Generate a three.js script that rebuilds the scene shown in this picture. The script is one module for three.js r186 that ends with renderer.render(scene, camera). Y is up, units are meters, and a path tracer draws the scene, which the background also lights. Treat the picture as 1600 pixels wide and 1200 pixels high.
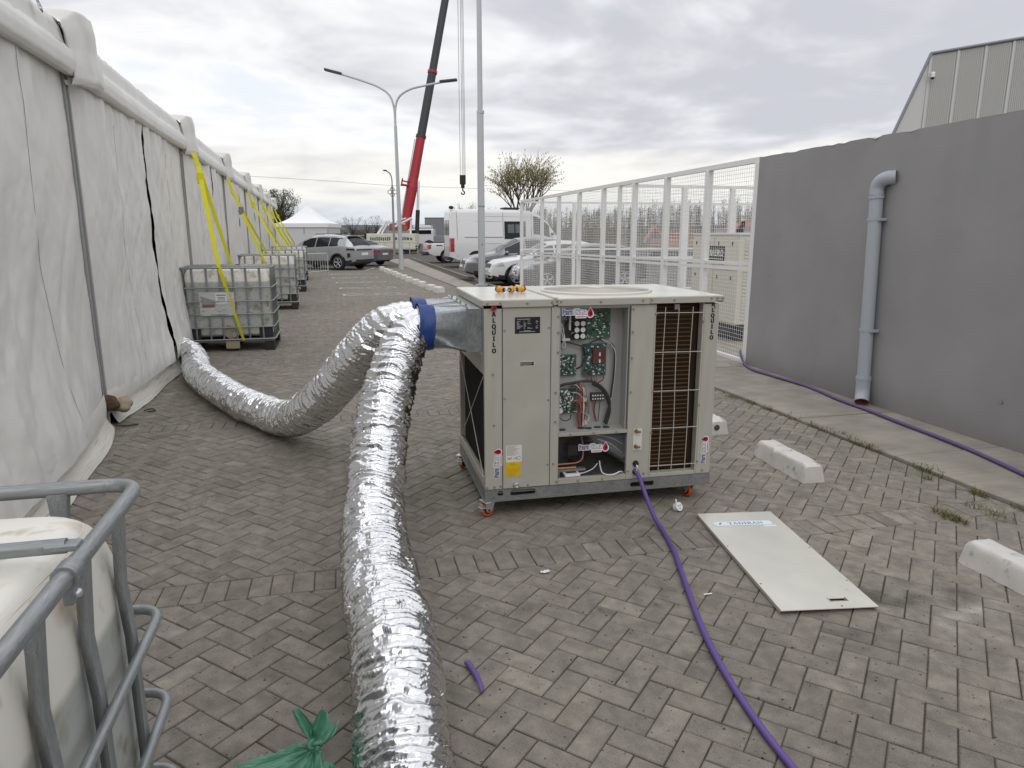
import * as THREE from 'three';
import { mergeGeometries } from 'three/addons/utils/BufferGeometryUtils.js';
import { RoundedBoxGeometry } from 'three/addons/geometries/RoundedBoxGeometry.js';

// ---------------------------------------------------------------- camera, sky, sun, exposure
const scene = new THREE.Scene();
const camera = new THREE.PerspectiveCamera(57.22, 4 / 3, 0.05, 3000);
camera.rotation.order = 'YXZ';
camera.position.set(0, 1.6, 0);
camera.rotation.set(-0.2113, -0.2354, 0);
scene.add(camera);
const renderer = new THREE.WebGLRenderer({ antialias: true });
renderer.toneMapping = THREE.LinearToneMapping;
renderer.toneMappingExposure = 1.08;
renderer.shadowMap.enabled = true;
const SKY_GAIN = 1.09, ZENITH = 1.34;
const sun = new THREE.DirectionalLight(new THREE.Color(1, 0.97, 0.93), 0.6);
sun.position.set(-3, 40, 22);
sun.target.position.set(0, 0, -8);
sun.castShadow = true;
sun.shadow.radius = 85;
sun.shadow.mapSize.set(2048, 2048);
Object.assign(sun.shadow.camera, { left: -40, right: 40, top: 40, bottom: -40, near: 1, far: 160 });
scene.add(sun, sun.target);

// ---------------------------------------------------------------- random numbers and noise
function rngOf(seed) { let a = seed >>> 0; return () => { a = (a + 0x6d2b79f5) | 0; let t = Math.imul(a ^ (a >>> 15), 1 | a); t = (t + Math.imul(t ^ (t >>> 7), 61 | t)) ^ t; return ((t ^ (t >>> 14)) >>> 0) / 4294967296; }; }
const rnd = rngOf(77);
const R = (a, b, r = rnd) => a + (b - a) * r();
const lerp = (a, b, t) => a + (b - a) * t, clamp = (v, a = 0, b = 1) => Math.min(b, Math.max(a, v));
const smooth = (a, b, x) => { const t = clamp((x - a) / (b - a)); return t * t * (3 - 2 * t); };
const perm = new Uint8Array(512), G3 = new Float32Array(256 * 3);
{ const r = rngOf(5); const p = [...Array(256).keys()]; for (let i = 255; i > 0; i--) { const j = Math.floor(r() * (i + 1)); [p[i], p[j]] = [p[j], p[i]]; }
  for (let i = 0; i < 512; i++) perm[i] = p[i & 255];
  for (let i = 0; i < 256; i++) { const z = r() * 2 - 1, a = r() * 6.2832, s = Math.sqrt(1 - z * z); G3[i * 3] = s * Math.cos(a); G3[i * 3 + 1] = s * Math.sin(a); G3[i * 3 + 2] = z; } }
function noise(x, y, z = 0) {
  const X = Math.floor(x), Y = Math.floor(y), Z = Math.floor(z), fx = x - X, fy = y - Y, fz = z - Z;
  const u = fx * fx * fx * (fx * (fx * 6 - 15) + 10), v = fy * fy * fy * (fy * (fy * 6 - 15) + 10), w = fz * fz * fz * (fz * (fz * 6 - 15) + 10);
  const g = (i, j, k) => { const h = perm[(X + i & 255) + perm[(Y + j & 255) + perm[Z + k & 255]]] * 3; return G3[h] * (fx - i) + G3[h + 1] * (fy - j) + G3[h + 2] * (fz - k); };
  const a = lerp(lerp(g(0, 0, 0), g(1, 0, 0), u), lerp(g(0, 1, 0), g(1, 1, 0), u), v);
  if (fz === 0) return a * 1.5;
  return lerp(a, lerp(lerp(g(0, 0, 1), g(1, 0, 1), u), lerp(g(0, 1, 1), g(1, 1, 1), u), v), w) * 1.5;
}
function fbm(x, y, z = 0, oct = 4, gain = 0.5) { let s = 0, a = 1, n = 0; for (let i = 0; i < oct; i++) { s += a * noise(x, y, z); n += a; a *= gain; x *= 2.03; y *= 2.03; z *= 2.03; x += 17.3; y -= 9.1; } return s / n; }

// ---------------------------------------------------------------- sky: a computed overcast of stratocumulus
{
  const W = 3600, H = 1800, data = new Float32Array(W * H * 4);
  const put = (i, r, g, b) => { data[i] = r * SKY_GAIN; data[i + 1] = g * SKY_GAIN; data[i + 2] = b * SKY_GAIN; data[i + 3] = 1; };
  for (let y = 0; y < H; y++) {
    const el = ((y + 0.5) / H - 0.5) * Math.PI, sy = Math.sin(el), cy = Math.cos(el);
    for (let x = 0; x < W; x++) {
      const i = (y * W + x) * 4;
      if (el > 0.62 && (x & 1)) { const q = i - 4; data[i] = data[q]; data[i + 1] = data[q + 1]; data[i + 2] = data[q + 2]; data[i + 3] = 1; continue; }
      if (el < -0.02) { put(i, 0.2, 0.19, 0.18); continue; }
      const az = ((x + 0.5) / W - 0.5) * 2 * Math.PI, dx = Math.cos(az) * cy, dz = Math.sin(az) * cy;
      const k = 1 / (Math.max(sy, 0) + 0.17), px = dx * k * 1.15 + 31.7, pz = dz * k * 1.15 + 12.3;
      const wx = fbm(px * 0.7, pz * 0.7, 3.3, 2) * 0.55, wz = fbm(px * 0.7, pz * 0.7, 8.8, 2) * 0.55;
      const big = fbm(px * 0.75 + wx, pz * 0.8 + wz, 0.5, el > 0.7 ? 3 : 6, 0.52);
      const fine = fbm(px * 2.2 + wx * 2.5, pz * 2.4 - wz * 2.5, 4.5, el > 0.7 ? 2 : 5, 0.6);
      const d = big * 1.15 + fine * 0.62;                       // thick (dark) where positive
      const dark = smooth(-0.36, 0.42, d);
      let r = lerp(0.86, 0.53, dark), g = lerp(0.86, 0.54, dark), b = lerp(0.87, 0.59, dark);
      const gap = smooth(0.30, 0.62, -d + 0.25 * fbm(px * 0.4, pz * 0.4, 20.5, 2));   // thin veil with some blue behind
      r = lerp(r, 0.62, gap * 0.5); g = lerp(g, 0.71, gap * 0.5); b = lerp(b, 0.86, gap * 0.5);
      const cream = smooth(0.02, 0.05, sy) * (1 - smooth(0.075, 0.13, sy)) * smooth(-0.5, 0.35, -d + 0.35);
      r = lerp(r, 0.87, cream * 0.62); g = lerp(g, 0.85, cream * 0.62); b = lerp(b, 0.78, cream * 0.62);
      const low = 1 - smooth(0.005, 0.06, sy);
      r = lerp(r, 0.53, low * 0.7); g = lerp(g, 0.585, low * 0.7); b = lerp(b, 0.65, low * 0.7);
      const up = lerp(1, ZENITH, smooth(0.22, 0.95, sy));       // an overcast is brightest overhead
      put(i, r * up, g * up, b * up);
    }
  }
  const t = new THREE.DataTexture(data, W, H, THREE.RGBAFormat, THREE.FloatType);
  t.mapping = THREE.EquirectangularReflectionMapping; t.magFilter = t.minFilter = THREE.LinearFilter; t.needsUpdate = true;
  scene.background = t; scene.environment = t;
}

// ---------------------------------------------------------------- helpers
const used = new Map();
function numbered(name) { const n = used.get(name) ?? -1; used.set(name, n + 1); return n < 0 ? name : name + '_' + String(n + 1).padStart(3, '0'); }
function tag(o, label, category, group, kind) { if (label) o.userData.label = label; if (category) o.userData.category = category; if (group) o.userData.group = group; if (kind) o.userData.kind = kind; return o; }
function structure(o) { o.userData.kind = 'structure'; return o; }
function prep(g) { g = g.index ? g.toNonIndexed() : g; for (const k of Object.keys(g.attributes)) if (!['position', 'normal', 'uv', 'color'].includes(k)) g.deleteAttribute(k); if (!g.attributes.normal) g.computeVertexNormals(); if (!g.attributes.uv) g.setAttribute('uv', new THREE.BufferAttribute(new Float32Array(g.attributes.position.count * 2), 2)); return g; }
function merge(list) { return list.length === 1 ? list[0] : mergeGeometries(list.map(prep)); }
function mesh(name, geo, mat, parent = scene, top = false) {
  const m = new THREE.Mesh(Array.isArray(geo) ? merge(geo) : geo, mat); m.name = parent === scene ? numbered(name) : name; m.castShadow = m.receiveShadow = true; parent.add(m); return m;
}
function thing(name, label, category, pos = [0, 0, 0], turn = 0, group) { const o = new THREE.Group(); o.name = numbered(name); scene.add(o); o.position.set(...pos); o.rotation.y = turn; return tag(o, label, category, group); }
function copyOf(o, label, pos, turn) { const c = o.clone(); c.name = numbered(o.name.replace(/_\d+$/, '')); c.userData = { ...o.userData, label }; scene.add(c); if (pos) c.position.set(...pos); if (turn !== undefined) c.rotation.y = turn; return c; }
const V = (x, y, z) => new THREE.Vector3(x, y, z);
const box = (x0, x1, y0, y1, z0, z1) => new THREE.BoxGeometry(Math.abs(x1 - x0), Math.abs(y1 - y0), Math.abs(z1 - z0)).translate((x0 + x1) / 2, (y0 + y1) / 2, (z0 + z1) / 2);
const rbox = (x0, x1, y0, y1, z0, z1, r = 0.006, s = 2) => new RoundedBoxGeometry(Math.abs(x1 - x0), Math.abs(y1 - y0), Math.abs(z1 - z0), s, r).translate((x0 + x1) / 2, (y0 + y1) / 2, (z0 + z1) / 2);
function rod(a, b, r0, r1 = r0, seg = 8, open = false) { const A = Array.isArray(a) ? V(...a) : a, B = Array.isArray(b) ? V(...b) : b, d = B.clone().sub(A), g = new THREE.CylinderGeometry(r1, r0, d.length(), seg, 1, open); g.applyQuaternion(new THREE.Quaternion().setFromUnitVectors(V(0, 1, 0), d.normalize())); return g.translate((A.x + B.x) / 2, (A.y + B.y) / 2, (A.z + B.z) / 2); }
function tube(pts, r, seg = 8, n, closed = false, tension = 0.5) { const c = new THREE.CatmullRomCurve3(pts.map((p) => V(...p)), closed, 'catmullrom', tension); return new THREE.TubeGeometry(c, n ?? pts.length * 8, r, seg, closed); }
function bent(pts, r, rad = 0.03, seg = 8) { // a pipe with straight runs and rounded bends
  const P = pts.map((p) => V(...p)), path = new THREE.CurvePath(); let a = P[0];
  for (let i = 1; i < P.length - 1; i++) { const d0 = P[i].clone().sub(P[i - 1]), d1 = P[i + 1].clone().sub(P[i]), k = Math.min(rad, d0.length() / 2, d1.length() / 2); const s = P[i].clone().addScaledVector(d0.normalize(), -k), e = P[i].clone().addScaledVector(d1.normalize(), k); path.add(new THREE.LineCurve3(a, s)); path.add(new THREE.QuadraticBezierCurve3(s, P[i], e)); a = e; }
  path.add(new THREE.LineCurve3(a, P[P.length - 1])); const g = []; for (const c of path.curves) { if (c.getLength() < 1e-4) continue; g.push(new THREE.TubeGeometry(c, c.isLineCurve3 ? 1 : 6, r, seg, false)); } return merge(g);
}
function gridGeo(nu, nv, f) { // f(u, v) -> [x, y, z]
  const pos = new Float32Array((nu + 1) * (nv + 1) * 3), uv = new Float32Array((nu + 1) * (nv + 1) * 2), idx = [];
  for (let j = 0, k = 0; j <= nv; j++) for (let i = 0; i <= nu; i++, k++) { const p = f(i / nu, j / nv); pos.set(p, k * 3); uv[k * 2] = i / nu; uv[k * 2 + 1] = j / nv; if (i < nu && j < nv) idx.push(k, k + 1, k + nu + 2, k, k + nu + 2, k + nu + 1); }
  const g = new THREE.BufferGeometry(); g.setAttribute('position', new THREE.BufferAttribute(pos, 3)); g.setAttribute('uv', new THREE.BufferAttribute(uv, 2)); g.setIndex(idx); g.computeVertexNormals(); return g;
}
function uvBox(g, s = 1) { // uv in metres from the dominant side of each normal
  g = prep(g); const p = g.attributes.position, n = g.attributes.normal, uv = new Float32Array(p.count * 2);
  for (let i = 0; i < p.count; i++) { const ax = Math.abs(n.getX(i)), ay = Math.abs(n.getY(i)), az = Math.abs(n.getZ(i)); const [a, b] = ay >= ax && ay >= az ? [p.getX(i), p.getZ(i)] : ax >= az ? [p.getZ(i), p.getY(i)] : [p.getX(i), p.getY(i)]; uv[i * 2] = a * s; uv[i * 2 + 1] = b * s; }
  g.setAttribute('uv', new THREE.BufferAttribute(uv, 2)); return g;
}
function tex(size, f, srgb = true, rep = 1) { // f(u, v) -> value or [r, g, b] 0..1, made to tile by the caller
  const d = new Uint8Array(size * size * 4); for (let y = 0; y < size; y++) for (let x = 0; x < size; x++) { const c = f(x / size, y / size), i = (y * size + x) * 4; if (typeof c === 'number') d[i] = d[i + 1] = d[i + 2] = clamp(c) * 255; else { d[i] = clamp(c[0]) * 255; d[i + 1] = clamp(c[1]) * 255; d[i + 2] = clamp(c[2]) * 255; } d[i + 3] = 255; }
  const t = new THREE.DataTexture(d, size, size); t.wrapS = t.wrapT = THREE.RepeatWrapping; t.magFilter = THREE.LinearFilter; t.minFilter = THREE.LinearFilter; if (srgb) t.colorSpace = THREE.SRGBColorSpace; t.repeat.set(rep, rep); t.needsUpdate = true; return t;
}
const ring = (u, f, R0) => [Math.cos(u * 6.28318) * f * R0, Math.sin(u * 6.28318) * f * R0];
function tnoise(u, v, f, oct = 3, s = 0) { // tiling noise on a torus blend
  const a = u * f, b = v * f, n = (x, y) => fbm(x + s * 7.7, y + s * 3.1, 0, oct); const wu = smooth(0.8, 1, u), wv = smooth(0.8, 1, v);
  if (!wu) return wv ? lerp(n(a, b), n(a, b - f), wv) : n(a, b); if (!wv) return lerp(n(a, b), n(a - f, b), wu);
  return lerp(lerp(n(a, b), n(a - f, b), wu), lerp(n(a, b - f), n(a - f, b - f), wu), wv);
}
function canvasTex(w, h, draw) { const c = document.createElement('canvas'); c.width = w; c.height = h; const x = c.getContext('2d'); draw(x, w, h); const t = new THREE.CanvasTexture(c); t.colorSpace = THREE.SRGBColorSpace; return t; }
const lin = (r, g, b) => new THREE.Color().setRGB(r, g, b);
const std = (c, roughness = 0.7, metalness = 0, extra = {}) => new THREE.MeshStandardMaterial({ color: Array.isArray(c) ? lin(...c) : c, roughness, metalness, side: THREE.DoubleSide, ...extra });
const phys = (c, roughness, metalness, extra = {}) => new THREE.MeshPhysicalMaterial({ color: Array.isArray(c) ? lin(...c) : c, roughness, metalness, side: THREE.DoubleSide, ...extra });

// ---------------------------------------------------------------- textures and materials
const T = {};
{ const r = rngOf(9), pits = []; for (let i = 0; i < 420; i++) pits.push([r(), r(), 0.0012 + r() * r() * 0.006, r()]);
  const S = 1024, pit = new Float32Array(S * S);
  for (const [px, py, pr, d] of pits) { const n = Math.ceil(pr * S) + 1; for (let j = -n; j <= n; j++) for (let i = -n; i <= n; i++) { const q = 1 - Math.hypot(i, j) / (pr * S); if (q > 0) { const k = ((Math.floor(py * S) + j + S) % S) * S + (Math.floor(px * S) + i + S) % S; pit[k] = Math.max(pit[k], Math.min(1, q * 2) * (0.4 + 0.6 * d)); } } }
  const grain = new Float32Array(S * S); for (let i = 0; i < S * S; i++) grain[i] = r();
  T.paver = tex(S, (u, v) => { const k = Math.floor(v * S) * S + Math.floor(u * S), n = tnoise(u, v, 14, 4, 1), m = tnoise(u, v, 3, 2, 2); const g = grain[k]; const t = 0.80 + n * 0.19 + m * 0.09 + (g - 0.5) * 0.26 - pit[k] * 0.5 + (g > 0.99 ? 0.2 : g < 0.01 ? -0.25 : 0); return [t, t * 0.985, t * 0.965]; });
  T.paverBump = tex(S, (u, v) => { const k = Math.floor(v * S) * S + Math.floor(u * S); return 0.6 + tnoise(u, v, 30, 3, 3) * 0.3 + (grain[k] - 0.5) * 0.25 - pit[k] * 0.55; }, false);
}
T.concrete = tex(768, (u, v) => { const n = tnoise(u, v, 6, 5, 4), b = tnoise(u * 1, v, 3, 2, 5), f = (rnd() - 0.5) * 0.08, s = noise(u * 3, v * 160) * 0.05; const t = 0.80 + n * 0.16 + b * 0.1 + f + s; return [t, t * 0.99, t * 0.97]; });
T.concreteBump = tex(512, (u, v) => 0.5 + tnoise(u, v, 24, 4, 6) * 0.3 + noise(u * 2, v * 90) * 0.15 + (rnd() - 0.5) * 0.1, false);
T.plaster = tex(768, (u, v) => { const n = tnoise(u, v, 5, 5, 7), b = tnoise(u, v, 2, 2, 8), sm = Math.max(0, tnoise(u, v, 9, 2, 9) - 0.25); const t = 0.88 + n * 0.04 + b * 0.05 - sm * 0.06 + (rnd() - 0.5) * 0.02; return [t, t * 0.995, t]; });
T.plasterBump = tex(768, (u, v) => 0.5 + tnoise(u, v, 7, 5, 10) * 0.5 + (rnd() - 0.5) * 0.06, false);
T.fabric = tex(768, (u, v) => { const n = tnoise(u, v, 4, 4, 11), d = Math.max(0, tnoise(u, v, 3, 3, 12) - 0.1); const t = 0.93 + n * 0.05 - d * 0.08; return [t, t * 0.995, t * 0.98 - d * 0.03]; });
T.fabricBump = tex(768, (u, v) => { const a = 1 - Math.abs(tnoise(u, v, 6, 3, 13)) * 2.2, b = 1 - Math.abs(tnoise(u, v, 14, 3, 14)) * 2.2; return 0.5 + (a * 0.25 + b * 0.16) * 0.9 ; }, false);
T.galv = tex(512, (u, v) => { const n = tnoise(u, v, 16, 2, 16), b = tnoise(u, v, 4, 3, 17), sp = Math.sin(tnoise(u, v, 9, 1, 18) * 22); const t = 0.84 + n * 0.08 + b * 0.1 + sp * 0.035; return [t * 0.985, t * 0.997, t]; });
T.galvRough = tex(512, (u, v) => 0.5 + tnoise(u, v, 12, 3, 19) * 0.25, false);
T.tank = tex(512, (u, v) => { const n = tnoise(u, v, 5, 4, 20), s = Math.max(0, tnoise(u, v, 6, 4, 21) - 0.05), f = Math.max(0, tnoise(u, v, 26, 3, 22) - 0.12); const q = Math.max(0, s - 0.05); return [0.96 + n * 0.03 - q * 0.9 - f * 0.35, 0.955 + n * 0.03 - q * 1.15 - f * 0.42, 0.935 + n * 0.03 - q * 1.45 - f * 0.5]; });
T.panel = tex(512, (u, v) => { const n = tnoise(u, v, 3, 4, 23), s = Math.max(0, tnoise(u, v, 14, 3, 24) - 0.4); const t = 0.95 + n * 0.06 - s * 0.45; return [t, t * 0.995, t * 0.975]; });
T.soil = tex(512, (u, v) => { const n = tnoise(u, v, 10, 5, 25); const t = 0.75 + n * 0.3 + (rnd() - 0.5) * 0.2; return [t, t * 0.97, t * 0.92]; });
T.white = tex(512, (u, v) => { const n = tnoise(u, v, 4, 4, 26), s = Math.max(0, tnoise(u, v, 10, 5, 27) - 0.16); const t = 0.93 + n * 0.08 - s * 0.75; return [t, t * 0.99, t * 0.97]; });
const M = {
  paver: std([0.345, 0.321, 0.280], 0.92, 0, { vertexColors: true, map: T.paver, bumpMap: T.paverBump, bumpScale: 0.004 }),
  joint: std([0.13, 0.115, 0.095], 1, 0, { map: T.soil }),
  concrete: std([0.50, 0.465, 0.41], 0.93, 0, { map: T.concrete, bumpMap: T.concreteBump, bumpScale: 0.002 }),
  kerb: std([0.36, 0.33, 0.29], 0.95, 0, { map: T.concrete }),
  soil: std([0.16, 0.135, 0.11], 1, 0, { map: T.soil }),
  asphalt: std([0.16, 0.155, 0.15], 0.95, 0, { map: T.soil }),
  plaster: std([0.41, 0.405, 0.405], 0.88, 0, { vertexColors: true, map: T.plaster, bumpMap: T.plasterBump, bumpScale: 0.004 }),
  fabric: std([0.81, 0.81, 0.80], 0.4, 0, { map: T.fabric, bumpMap: T.fabricBump, bumpScale: 0.004 }),
  fabricPlain: std([0.80, 0.795, 0.775], 0.5, 0, { map: T.fabric }),
  flap: std([0.70, 0.69, 0.65], 0.6, 0, { map: T.white }), brass: std([0.22, 0.15, 0.085], 0.55, 0.5),
  seam: std([0.38, 0.38, 0.37], 0.7),
  grime: std([0.16, 0.115, 0.07], 0.9, 0, { map: T.soil }),
  black: std([0.02, 0.02, 0.021], 0.6), rubber: std([0.025, 0.025, 0.026], 0.8), darkGap: std([0.015, 0.015, 0.015], 0.95),
  galv: std([0.56, 0.59, 0.60], 0.42, 0.75, { map: T.galv, roughnessMap: T.galvRough }),
  galvDull: std([0.36, 0.355, 0.34], 0.55, 0.4, { map: T.galv }),
  zinc: std([0.62, 0.65, 0.67], 0.35, 0.8), screw: std([0.30, 0.29, 0.26], 0.5, 0.6),
  alu: std([0.36, 0.36, 0.36], 0.5, 0.4),
  foil: std([0.78, 0.785, 0.795], 0.2, 1),
  tape: std([0.012, 0.045, 0.20], 0.5),
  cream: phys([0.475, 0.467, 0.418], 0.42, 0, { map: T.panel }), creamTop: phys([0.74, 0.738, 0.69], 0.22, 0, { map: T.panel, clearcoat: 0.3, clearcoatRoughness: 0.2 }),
  inner: std([0.40, 0.40, 0.38], 0.6, 0.1), dark: std([0.03, 0.03, 0.03], 0.7),
  fin: std([0.04, 0.021, 0.008], 0.6, 0.3), finTube: std([0.085, 0.044, 0.015], 0.5, 0.4), filter: std([0.022, 0.021, 0.020], 0.85),
  wire: std([0.52, 0.50, 0.44], 0.45), pcb: std([0.028, 0.115, 0.06], 0.5), pcbBlue: std([0.03, 0.10, 0.09], 0.5),
  chip: std([0.02, 0.02, 0.022], 0.5), capWhite: std([0.72, 0.72, 0.70], 0.5), copper: std([0.45, 0.20, 0.12], 0.4, 0.7), redWire: std([0.35, 0.02, 0.02], 0.5), relay: std([0.10, 0.022, 0.015], 0.5),
  orange: std([0.55, 0.085, 0.012], 0.5), purple: std([0.125, 0.072, 0.275], 0.5), purpleDull: std([0.12, 0.075, 0.20], 0.55),
  whitePaint: std([0.78, 0.78, 0.76], 0.6, 0, { map: T.white }), fence: std([0.80, 0.80, 0.79], 0.5), white: std([0.80, 0.80, 0.79], 0.5),
  tank: phys([0.85, 0.85, 0.83], 0.5, 0, { map: T.tank, vertexColors: true }),
  cage: std([0.44, 0.45, 0.455], 0.45, 0.6, { map: T.galv }),
  strap: std([0.70, 0.66, 0.015], 0.65), bag: phys([0.11, 0.32, 0.21], 0.36, 0, { transmission: 0.25, thickness: 0 }),
  pvc: std([0.40, 0.43, 0.46], 0.45), rust: std([0.30, 0.10, 0.06], 0.8),
  glass: phys([0.012, 0.014, 0.016], 0.07, 0, { specularIntensity: 0.55 }), glassLight: phys([0.07, 0.085, 0.09], 0.05, 0, { clearcoat: 1 }),
  silver: phys([0.40, 0.41, 0.42], 0.36, 0.5, { clearcoat: 0.9, clearcoatRoughness: 0.06 }), greyPaint: phys([0.20, 0.205, 0.215], 0.35, 0.5, { clearcoat: 0.9, clearcoatRoughness: 0.06 }),
  whiteCar: phys([0.76, 0.76, 0.76], 0.35, 0, { clearcoat: 0.8, clearcoatRoughness: 0.06 }), blackCar: phys([0.012, 0.012, 0.014], 0.3, 0.2, { clearcoat: 1, clearcoatRoughness: 0.05 }),
  red: std([0.36, 0.012, 0.022], 0.4), redLamp: phys([0.42, 0.01, 0.012], 0.2, 0, { clearcoat: 1 }), headlamp: phys([0.55, 0.57, 0.58], 0.12, 0.5, { clearcoat: 1 }), chrome: std([0.7, 0.7, 0.7], 0.15, 1),
  craneCream: std([0.70, 0.68, 0.56], 0.55), boomDark: std([0.045, 0.05, 0.052], 0.5, 0.3), rope: std([0.22, 0.23, 0.24], 0.6), lampGrey: std([0.50, 0.52, 0.53], 0.5, 0.2), lampHead: std([0.06, 0.06, 0.065], 0.5),
  genset: std([0.66, 0.64, 0.55], 0.5), pagoda: std([0.88, 0.88, 0.88], 0.8),
  clad: std([0.52, 0.52, 0.49], 0.6, 0.1), cladTrim: std([0.60, 0.60, 0.58], 0.6), tinGrey: std([0.26, 0.27, 0.29], 0.6),
  bark: std([0.10, 0.08, 0.06], 0.95), twig: std([0.22, 0.17, 0.095], 0.9), leafY: std([0.24, 0.22, 0.075], 0.8), leafG: std([0.085, 0.115, 0.040], 0.8), leafO: std([0.095, 0.095, 0.045], 0.85),
  drygrass: std([0.13, 0.14, 0.045], 0.85), hill: std([0.10, 0.115, 0.13], 1), yellow: std([0.60, 0.38, 0.02], 0.5), toolYellow: std([0.72, 0.33, 0.01], 0.4), moss: std([0.33, 0.28, 0.20], 0.95),
};

// centre lines of the two ducts
const DUCT1 = [[0.445, 1.083, -3.925], [0.41, 1.078, -3.925], [0.365, 1.045, -3.915], [0.315, 0.985, -3.885], [0.262, 0.88, -3.83], [0.215, 0.765, -3.745], [0.172, 0.64, -3.62], [0.138, 0.50, -3.46], [0.108, 0.375, -3.28], [0.092, 0.315, -3.12], [0.084, 0.275, -2.85], [0.093, 0.272, -2.45], [0.107, 0.258, -2.18], [0.110, 0.240, -1.95], [0.104, 0.208, -1.78], [0.10, 0.165, -1.62], [0.09, 0.146, -1.40], [0.06, 0.146, -0.8], [0.0, 0.146, 0.2], [-0.1, 0.146, 1.4]];
const DUCT2 = [[0.445, 1.083, -4.305], [0.40, 1.083, -4.305], [0.30, 1.06, -4.33], [0.20, 0.98, -4.39], [0.08, 0.83, -4.51], [-0.05, 0.635, -4.73], [-0.2, 0.43, -5.02], [-0.36, 0.255, -5.35], [-0.5, 0.165, -5.66], [-0.72, 0.146, -6.06], [-0.96, 0.146, -6.5], [-1.25, 0.15, -7.15], [-1.53, 0.15, -7.9], [-1.70, 0.15, -8.7], [-1.86, 0.16, -9.25], [-2.08, 0.2, -9.52], [-2.6, 0.2, -9.6]];

// ================================================================ THE SETTING
// ---------------------------------------------------------------- ground to the horizon, hills
{
  const g = new THREE.PlaneGeometry(3000, 3000, 1, 1).rotateX(-Math.PI / 2).translate(0, -0.05, -900);
  uvBox(g, 0.3); structure(mesh('ground', uvBox(g, 0.3), M.soil));
  const hills = gridGeo(160, 6, (u, v) => { const x = lerp(-900, 1300, u), z = -620 - v * 140, h = (1 - Math.pow(v, 2)) * 0 + Math.sin(Math.min(1, v * 2) * 1.57); return [x, -1 + h * (9.5 + 3.0 * noise(x * 0.006, 3.1) + 1.2 * noise(x * 0.03, 1.7)) * (0.75 + 0.25 * smooth(-200, 60, x)), z]; });
  structure(mesh('hills', hills, M.hill));
  const road = uvBox(box(4.36, 60, -0.06, -0.012, -60, -19.3), 0.5); structure(mesh('road', road, M.asphalt));
  const lot = uvBox(box(-30, 4.36, -0.06, -0.016, -70, -34.2), 0.5); structure(mesh('parking_ground', lot, M.asphalt));
}
// ---------------------------------------------------------------- herringbone pavers between soldier courses
const leftEdge = (z) => 3.86 + 0.028 * Math.min(0, z + 3);     // where the walkway starts
function insetPoly(P, d) { // convex polygon [[x, z]...] moved inwards by d
  const n = P.length, area = P.reduce((s, p, i) => s + p[0] * P[(i + 1) % n][1] - P[(i + 1) % n][0] * p[1], 0), sg = Math.sign(area), L = [];
  for (let i = 0; i < n; i++) { const a = P[i], b = P[(i + 1) % n], dx = b[0] - a[0], dz = b[1] - a[1], l = Math.hypot(dx, dz) || 1; const nx = -dz / l * sg, nz = dx / l * sg; L.push([a[0] + nx * d, a[1] + nz * d, dx, dz]); }
  const out = [];
  for (let i = 0; i < n; i++) { const p = L[(i + n - 1) % n], q = L[i], den = p[2] * q[3] - p[3] * q[2]; if (Math.abs(den) < 1e-9) { out.push([q[0], q[1]]); continue; } const t = ((q[0] - p[0]) * q[3] - (q[1] - p[1]) * q[2]) / den; out.push([p[0] + p[2] * t, p[1] + p[3] * t]); }
  return out;
}
function clipPoly(P, inside, cut) { const out = []; for (let i = 0; i < P.length; i++) { const a = P[i], b = P[(i + 1) % P.length], ia = inside(a), ib = inside(b); if (ia) out.push(a); if (ia !== ib) out.push(cut(a, b)); } return out; }
const clipZ = (P, z, s) => clipPoly(P, (p) => (p[1] - z) * s >= 0, (a, b) => { const t = (z - a[1]) / (b[1] - a[1]); return [lerp(a[0], b[0], t), z]; });
const clipX = (P, s) => { const f = (p) => (leftEdge(p[1]) - 0.01 - p[0]) * s; return clipPoly(P, (p) => f(p) >= 0, (a, b) => { const t = f(a) / (f(a) - f(b)); return [lerp(a[0], b[0], t), lerp(a[1], b[1], t)]; }); };
const polyArea = (P) => Math.abs(P.reduce((s, p, i) => s + p[0] * P[(i + 1) % P.length][1] - P[(i + 1) % P.length][0] * p[1], 0)) / 2;
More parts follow.
